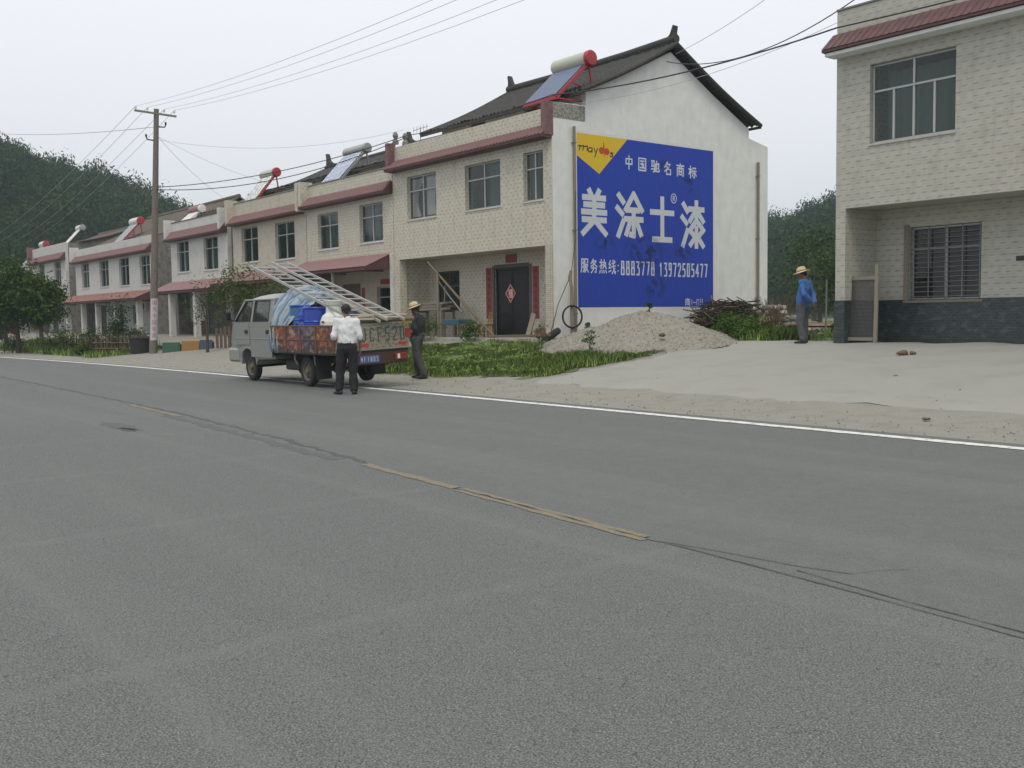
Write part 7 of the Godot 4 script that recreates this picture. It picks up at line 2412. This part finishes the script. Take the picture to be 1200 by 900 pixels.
	# poles propped in the porch
	var pole := func(a: Vector3, e: Vector3, rad: float, mat: Material, label: String) -> void:
		var b := B.new()
		b.tube([Vector3.ZERO, (e - a) * 0.5 + Vector3(0, -0.02, 0.01), e - a], [rad, rad * 0.9, rad * 0.8], 8)
		var o := obj("pole", b, mat)
		o.position = a
		tag(o, label, "pole", "poles in the porch")
	pole.call(Vector3(-29.1, 0.55, -19.75), Vector3(-29.06, 3.0, -19.72), 0.055, M.wood_grey, "upright grey pole in front of the porch window")
	pole.call(Vector3(-25.7, 0.8, -19.6), Vector3(-29.85, 3.4, -19.85), 0.045, M.wood, "long brown pole slanting across the porch")
	pole.call(Vector3(-27.6, 1.6, -19.7), Vector3(-29.3, 2.75, -19.9), 0.03, M.bars, "short pale pole slanting in front of the porch window")
	pole.call(Vector3(-31.0, 0.8, -20.9), Vector3(-31.1, 3.0, -21.2), 0.04, M.wood, "dark upright pole in the porch's left corner")
	pole.call(Vector3(-30.5, 0.8, -20.9), Vector3(-30.75, 2.6, -21.2), 0.03, M.wood_pale, "pale pole leaning in the porch's left corner")
	# a rack of timber left of the window, behind the man with the hat
	var rk := thing("timber_rack", "rack stacked with old timber in the porch's left half", "rack", Vector3(-30.6, 0.76, -20.6))
	for k in 2:
		var b := B.new()
		b.bx(-0.9 + k * 1.7, 0, -0.3, -0.82 + k * 1.7, 0.95, -0.22)
		b.bx(-0.9 + k * 1.7, 0, 0.22, -0.82 + k * 1.7, 0.95, 0.3)
		b.bx(-0.9 + k * 1.7, 0.88, -0.22, -0.82 + k * 1.7, 0.94, 0.22)
		obj("trestle", b, M.wood_grey, rk)
	for k in 9:
		var b := B.new()
		b.box(Vector3(r.randf_range(-0.15, 0.35), 0.99 + (k / 3) * 0.1, -0.2 + (k % 3) * 0.19), Vector3(r.randf_range(1.6, 2.3), 0.08, 0.15), Basis(Vector3.UP, r.randfn() * 0.03) * Basis(Vector3.BACK, r.randfn() * 0.02), 0.006)
		obj("timber", b, [M.wood, M.twig_pale, M.wood_grey][k % 3], rk)
	# blue table, red stools, yellow chair
	var tb := thing("table", "blue topped table on the porch before the window", "table", Vector3(-28.75, 0.76, -20.3))
	var tt := B.new()
	tt.box(Vector3(0, 0.52, 0), Vector3(1.0, 0.2, 0.6), Basis.IDENTITY, 0.02)
	obj("top", tt, plain(L(0.045, 0.12, 0.17), 0.6), tb)
	for k in 4:
		var b := B.new()
		b.box(Vector3(-0.43 + 0.86 * (k % 2), 0.21, -0.24 + 0.48 * (k / 2)), Vector3(0.05, 0.42, 0.05))
		obj("leg", b, M.wood, tb)
	var st := thing("stool", "red brown stool beside the slanting pole in the porch", "stool", Vector3(-26.95, 0.76, -20.2), 0.2, "stools on the porch")
	var ss := B.new()
	ss.box(Vector3(0, 0.43, 0), Vector3(0.5, 0.05, 0.32), Basis.IDENTITY, 0.01)
	var redw := mottled(L(0.22, 0.07, 0.045), 0.2, 0.4, 0.6, 0.06, false, 132)
	obj("seat", ss, redw, st)
	for k in 4:
		var b := B.new()
		b.bar(Vector3(-0.22 + 0.44 * (k % 2), 0, -0.14 + 0.28 * (k / 2)), Vector3(-0.18 + 0.36 * (k % 2), 0.41, -0.11 + 0.22 * (k / 2)), 0.04, 0.04)
		obj("leg", b, redw, st)
	var rb := B.new()
	rb.box(Vector3(0, 0.2, 0), Vector3(0.4, 0.03, 0.03))
	obj("rung", rb, redw, st)
	var s2: Node3D = copy(st, "stool", "red brown stool nearer the window, under the yellow chair back")
	s2.position = Vector3(-27.95, 0.76, -20.05)
	s2.rotation.y = -0.3
	var ch := thing("chair", "small yellow wooden chair on the porch beside the blue table", "chair", Vector3(-27.8, 0.76, -20.75), -0.4)
	var cw := mottled(L(0.36, 0.21, 0.05), 0.2, 0.4, 0.6, 0.06, false, 133)
	var cs := B.new()
	cs.box(Vector3(0, 0.4, 0), Vector3(0.42, 0.04, 0.4), Basis.IDENTITY, 0.01)
	obj("seat", cs, cw, ch)
	var cb := B.new()
	for x in [-0.19, 0.19]: cb.bar(Vector3(x, 0.42, -0.18), Vector3(x, 0.85, -0.26), 0.035, 0.035)
	for y in [0.56, 0.7, 0.83]: cb.box(Vector3(0, y, -0.2 - (y - 0.42) * 0.18), Vector3(0.38, 0.06, 0.02))
	obj("backrest", cb, cw, ch)
	for k in 4:
		var b := B.new()
		b.box(Vector3(-0.18 + 0.36 * (k % 2), 0.19, -0.17 + 0.34 * (k / 2)), Vector3(0.04, 0.38, 0.04))
		obj("leg", b, cw, ch)
	# the sieve frame leaning at the right-hand house
	var sf := thing("sieve_frame", "tall wooden sieve frame leaning against the dark green wall base", "sieve", Vector3(-12.98, land(-13, -20.2) + 0.05, -20.15))
	sf.rotation.x = 0.0
	var fw := mottled(L(0.22, 0.2, 0.15), 0.2, 0.4, 0.85, 0.06, false, 134)
	var leanv := Vector3(0, 1.74, -0.14)
	for s in [-0.43, 0.43]:
		var b := B.new()
		b.bar(Vector3(s * 1.06, 0, 0), Vector3(s * 0.94, 0, 0) + leanv, 0.085, 0.055, Vector3.BACK, 0.006)
		obj("side_rail", b, fw, sf)
	for e in [[0.05, 0.07], [0.83, 0.06]]:
		var b := B.new()
		b.bar(leanv * e[0] + Vector3(-0.40, 0, 0), leanv * e[0] + Vector3(0.40, 0, 0), 0.075, 0.045, Vector3.BACK, 0.005)
		obj("cross_rail", b, fw, sf)
	var mesh_b := B.new()
	for k in 26:
		var x := lerpf(-0.38, 0.38, k / 25.0)
		mesh_b.bar(leanv * 0.06 + Vector3(x, 0, -0.02), leanv * 0.83 + Vector3(x, 0, -0.02), 0.010, 0.010)
	for k in 44:
		var p := leanv * lerpf(0.07, 0.82, k / 43.0) + Vector3(0, 0, -0.025)
		mesh_b.bar(p + Vector3(-0.38, 0, 0), p + Vector3(0.38, 0, 0), 0.012, 0.012)
	tag(obj("wire_mesh", mesh_b, M.frame_dark, sf), "", "", "", "stuff")
	# thin pole in the gap
	var gp := B.new()
	gp.tube([Vector3.ZERO, Vector3(0.02, 2.0, 0)], [0.035, 0.028], 6)
	var go := obj("pole", gp, M.bars)
	go.position = Vector3(-21.9, 0.65, -30.0 - 2.0)
	tag(go, "thin pale pole in the field behind the man in blue", "pole")

func build_plants() -> void:
	var dk := Color(0.016, 0.032, 0.012)
	var lt := Color(0.06, 0.105, 0.028)
	# the round trees at the left edge
	tree("round_tree", "dense round tree at the left edge, its crown hiding the far house", Vector3(-52.9, 0.0, -11.45), 1.4, 0.1, Vector3(3.4, 2.8, 3.4), 170, 56, 0.115, Color(0.014, 0.034, 0.010), Color(0.06, 0.115, 0.026), 801, "roadside trees at left", Vector3.ZERO, 0.15, 2.8)
	tree("round_tree", "second round tree just right of the left edge, joined to its neighbour's crown", Vector3(-51.2, 0.0, -12.1), 1.3, 0.1, Vector3(2.5, 2.3, 2.5), 130, 52, 0.115, Color(0.016, 0.036, 0.012), Color(0.07, 0.125, 0.03), 802, "roadside trees at left", Vector3.ZERO, 0.15, 2.55)
	tree("round_tree", "dark tree standing behind the round trees at the left edge", Vector3(-61.0, 0.1, -12.6), 1.4, 0.1, Vector3(4.4, 4.0, 4.4), 110, 36, 0.14, dk, lt, 803, "roadside trees at left", Vector3.ZERO, 0.35, 2.9)
	tree("slim_tree", "slim dark green cypress-like tree before the long white house", Vector3(-45.6, 0.14, -13.95), 0.5, 0.05, Vector3(1.15, 2.4, 1.15), 60, 26, 0.06, Color(0.016, 0.036, 0.02), Color(0.05, 0.09, 0.035), 804, "", Vector3.ZERO, 0.2, 1.35)
	tree("young_tree", "slender young tree with sparse leaves just left of the truck", Vector3(-37.7, 0.23, -14.84), 1.3, 0.055, Vector3(1.5, 2.5, 1.5), 42, 15, 0.06, Color(0.03, 0.05, 0.016), Color(0.10, 0.14, 0.04), 805, "", Vector3(0.05, 0, 0), 0.2, 1.75)
	tree("young_tree", "leaning leafy tree behind the truck's cab, before the cream house", Vector3(-39.3, 0.39, -16.4), 1.1, 0.075, Vector3(2.8, 2.3, 2.8), 80, 24, 0.075, Color(0.028, 0.048, 0.015), Color(0.10, 0.145, 0.04), 806, "", Vector3(0.3, 0, -0.4), 0.3, 2.2)
	tree("young_tree", "low leafy tree between the truck cab and the pink awning", Vector3(-37.6, 0.5, -17.4), 0.8, 0.06, Vector3(2.4, 2.0, 2.4), 46, 20, 0.07, Color(0.026, 0.046, 0.015), Color(0.095, 0.14, 0.04), 807, "", Vector3(0.2, 0, 0), 0.3, 1.9)
	var places := [[-49.2, -12.0, 1.3, 1.1, "broad shrub beside the round trees' trunks"], [-48.2, -12.3, 1.1, 1.5, "upright shrub at the left end of the brushwood fence"], [-47.0, -13.2, 1.2, 1.3, "shrub growing over the left part of the brushwood fence"], [-45.6, -13.8, 1.1, 1.2, "shrub behind the middle of the brushwood fence"], [-44.6, -14.4, 1.0, 1.1, "shrub at the foot of the cypress-like tree"], [-53.5, -11.3, 1.4, 0.9, "low shrub at the left edge of the picture by the road"], [-45.5, -12.4, 0.9, 0.55, "small low plant at the road side of the fence"]]
	for k in places.size():
		var p: Array = places[k]
		tree("shrub", p[4], Vector3(p[0], land(p[0], p[1]), p[1]), 0.2, 0.03, Vector3(p[2], p[3], p[2]), 44, 22, 0.06, Color(0.022, 0.042, 0.014), Color(0.085, 0.13, 0.035), 820 + k, "roadside shrubs at left", Vector3.ZERO, 0.25, p[3] * 0.5)
	# weeds by the truck, the porch and at the apron corner
	var weeds := [[-28.9, -19.0, 1.1, 1.1, "leafy weed before the porch post, left"], [-26.3, -19.0, 0.8, 0.75, "leafy weed before the dark door"], [-17.4, -21.4, 1.2, 0.85, "bushy green weed at the apron corner beside the logs"], [-16.6, -21.0, 1.1, 0.75, "bushy green weed nearest to the apron corner"], [-18.2, -22.0, 1.0, 0.8, "bushy green weed right before the logs"], [-29.8, -18.9, 0.9, 0.8, "leafy weed behind the man in the dark shirt"], [-14.9, -22.6, 0.7, 0.6, "weed behind the man in blue, left of the green corner"]]
	for k in weeds.size():
		var p: Array = weeds[k]
		tree("weed", p[4], Vector3(p[0], land(p[0], p[1]), p[1]), 0.15, 0.015, Vector3(p[2], p[3], p[2]), 38, 24, 0.05, Color(0.03, 0.065, 0.016), Color(0.10, 0.18, 0.045), 840 + k, "weeds by the houses", Vector3.ZERO, 0.2, p[3] * 0.5)
	# trees in the field behind the gap
	var gap := [[-36.0, -52.0, 4.4, 6.2, "bushy tree in the field just right of the gable"], [-31.0, -47.0, 3.6, 4.6, "round leafy tree in the field left of the straw hat"], [-40.0, -66.0, 6.0, 9.0, "tall tree before the wooded hill behind the gap"], [-30.0, -58.0, 4.6, 6.0, "tree in the field behind the man in blue"], [-26.0, -50.0, 3.6, 4.6, "bushy tree in the field beside the right-hand house"], [-49.0, -70.0, 6.5, 9.0, "large tree half hidden by the white gable"], [-34.0, -76.0, 7.0, 9.5, "large tree at the foot of the wooded hill"]]
	for k in gap.size():
		var p: Array = gap[k]
		tree("field_tree", p[4], Vector3(p[0], 0.7, p[1]), p[3] * 0.25, p[3] * 0.02, Vector3(p[2], p[3] * 0.85, p[2]), 90, 26, 0.15, Color(0.018, 0.036, 0.014), Color(0.07, 0.12, 0.034), 860 + k, "trees in the field behind the gap", Vector3.ZERO, 0.35, p[3] * 0.52)
	# brushwood fence, bin, painted boards
	var r := RandomNumberGenerator.new()
	r.seed = 909
	var fa := Vector3(-49.7, 0.0, -12.55)
	var fb := Vector3(-42.9, 0.12, -13.8)
	var fn := thing("brushwood_fence", "low brown brushwood fence along the roadside plants at left", "fence", fa)
	for k in 110:
		var t := k / 109.0
		var p := (fb - fa) * t
		var b := B.new()
		var h := r.randf_range(0.6, 0.9)
		b.tube([p, p + Vector3(r.randfn() * 0.04, h, r.randfn() * 0.04)], [0.022, 0.012], 5, false)
		obj("stake", b, M.twig if r.randf() < 0.6 else M.twig_pale, fn)
	for y in [0.2, 0.45]:
		var b := B.new()
		b.tube([Vector3(0, y, 0.03), (fb - fa) * 0.5 + Vector3(0, y + 0.03, 0.04), (fb - fa) + Vector3(0, y, 0.03)], [0.02], 6)
		obj("rail", b, M.twig_pale, fn)
	var bn := thing("bin", "black bin heaped with rubbish at the foot of the utility pole", "bin", Vector3(-42.4, 0.1, -13.9))
	var bb := B.new()
	bb.lathe([Vector2(0, 0), Vector2(0.42, 0), Vector2(0.5, 0.62), Vector2(0.54, 0.66), Vector2(0.5, 0.68)], Transform3D.IDENTITY, 18)
	obj("shell", bb, M.rubber, bn)
	var hb := B.new()
	for k in 12: hb.rock(Vector3(r.randf_range(-0.35, 0.35), 0.66, r.randf_range(-0.35, 0.35)), Vector3.ONE * r.randf_range(0.15, 0.3), r)
	obj("rubbish", hb, M.twig, bn)
	var cols := [L(0.02, 0.09, 0.055), L(0.26, 0.135, 0.025), L(0.04, 0.06, 0.12)]
	var pa := [Vector3(-40.66, 0.17, -14.5), Vector3(-40.0, 0.22, -15.05), Vector3(-39.62, 0.26, -15.55)]
	for k in 3:
		var b := B.new()
		b.box(Vector3(0, 0.2, 0), Vector3(0.05, 0.44, 0.72 if k < 2 else 0.5), Basis(Vector3.BACK, 0.12), 0.01)
		b.box(Vector3(-0.25, 0.17, 0), Vector3(0.4, 0.34, 0.66 if k < 2 else 0.42), Basis.IDENTITY, 0.02)
		var o := obj("painted_box", b, mottled(cols[k], 0.2, 0.7, 0.6, 0.05, false, 140 + k))
		o.position = pa[k]
		o.rotation.y = -0.65
		tag(o, ["green painted box beside the utility pole", "orange painted box between the green and blue boxes", "blue painted box beside the slender young tree"][k], "box", "painted boxes by the pole")
	# dark stakes beyond the boxes
	var sf := thing("stake_fence", "dark fence of upright stakes behind the young tree", "fence", Vector3(-38.6, 0.3, -15.6))
	for k in 14:
		var b := B.new()
		b.box(Vector3(-0.07 * k, 0.45, -0.2 * k), Vector3(0.05, r.randf_range(0.75, 0.95), 0.1), Basis(Vector3.RIGHT, r.randfn() * 0.03), 0.004)
		obj("stake", b, M.wood, sf)
	# washing under the round trees
	var wl := thing("washing_line", "washing line with red and white cloths under the round trees", "washing line", Vector3(-62.0, 0.05, -13.4))
	var pz := B.new()
	pz.tube([Vector3(0, 0, 1.2), Vector3(0, 1.6, 1.2)], [0.03], 6)
	pz.tube([Vector3(0, 0, -1.6), Vector3(0, 1.6, -1.6)], [0.03], 6)
	pz.tube([Vector3(0, 1.55, 1.2), Vector3(0, 1.48, -0.2), Vector3(0, 1.55, -1.6)], [0.008], 5)
	obj("posts", pz, M.wood, wl)
	for k in 4:
		var b := B.new()
		var z0: float = [0.95, 0.35, -0.2, -0.9][k]
		var h: float = [1.0, 0.7, 0.75, 0.5][k]
		b.sheet(8, 6, func(i: int, j: int): return Vector3(0.03 * sin(i * 1.7 + k), 1.5 - h * j / 6.0, z0 - 0.4 * i / 8.0), Vector3.RIGHT)
		obj("cloth", b, [M.frame_dark, M.redpaper, M.curtain, M.redpaper][k], wl)

# ---------------------------------------------------------------- all of it
func _ready() -> void:
	rng.seed = 11
	# camera
	var cam := Camera3D.new()
	cam.name = "camera"
	cam.position = Vector3(0, 1.45, 0)
	cam.basis = Basis.from_euler(Vector3(deg_to_rad(-3.8356), deg_to_rad(51.7152), deg_to_rad(-0.7774)))
	cam.fov = 41.746
	cam.near = 0.05
	cam.far = 2000.0
	cam.current = true
	add_child(cam)
	# overcast sky, a weak sun behind the cloud, thin haze
	var env := Environment.new()
	env.background_mode = Environment.BG_SKY
	var sky := Sky.new()
	var sm := ProceduralSkyMaterial.new()
	sm.sky_top_color = L(0.94, 0.965, 1.02)
	sm.sky_horizon_color = L(0.61, 0.635, 0.66)
	sm.sky_curve = 0.12
	sm.ground_horizon_color = L(0.45, 0.48, 0.48)
	sm.ground_bottom_color = L(0.2, 0.2, 0.19)
	sm.energy_multiplier = 1.0
	sky.sky_material = sm
	env.sky = sky
	env.background_energy_multiplier = 1.0
	env.tonemap_mode = Environment.TONE_MAPPER_LINEAR
	env.tonemap_exposure = 1.06
	env.sdfgi_enabled = true
	env.ssao_enabled = true
	env.ssil_enabled = true
	env.fog_enabled = true
	env.fog_density = 0.0007
	env.fog_light_color = Color(0.80, 0.86, 0.90)
	var we := WorldEnvironment.new()
	we.name = "world_environment"
	we.environment = env
	add_child(we)
	var sun := DirectionalLight3D.new()
	sun.name = "sun"
	sun.light_energy = 0.45
	sun.light_angular_distance = 18.0
	sun.light_color = Color(1.0, 0.96, 0.88)
	sun.shadow_enabled = true
	sun.rotation_degrees = Vector3(-60, 48, 0)
	add_child(sun)
	make_materials()
	build_ground()
	build_painted_house()
	build_right_house()
	build_row()
	build_forest()
	build_poles()
	build_truck()
	build_load()
	build_people()
	build_yard()
	build_plants()
	build_grass()
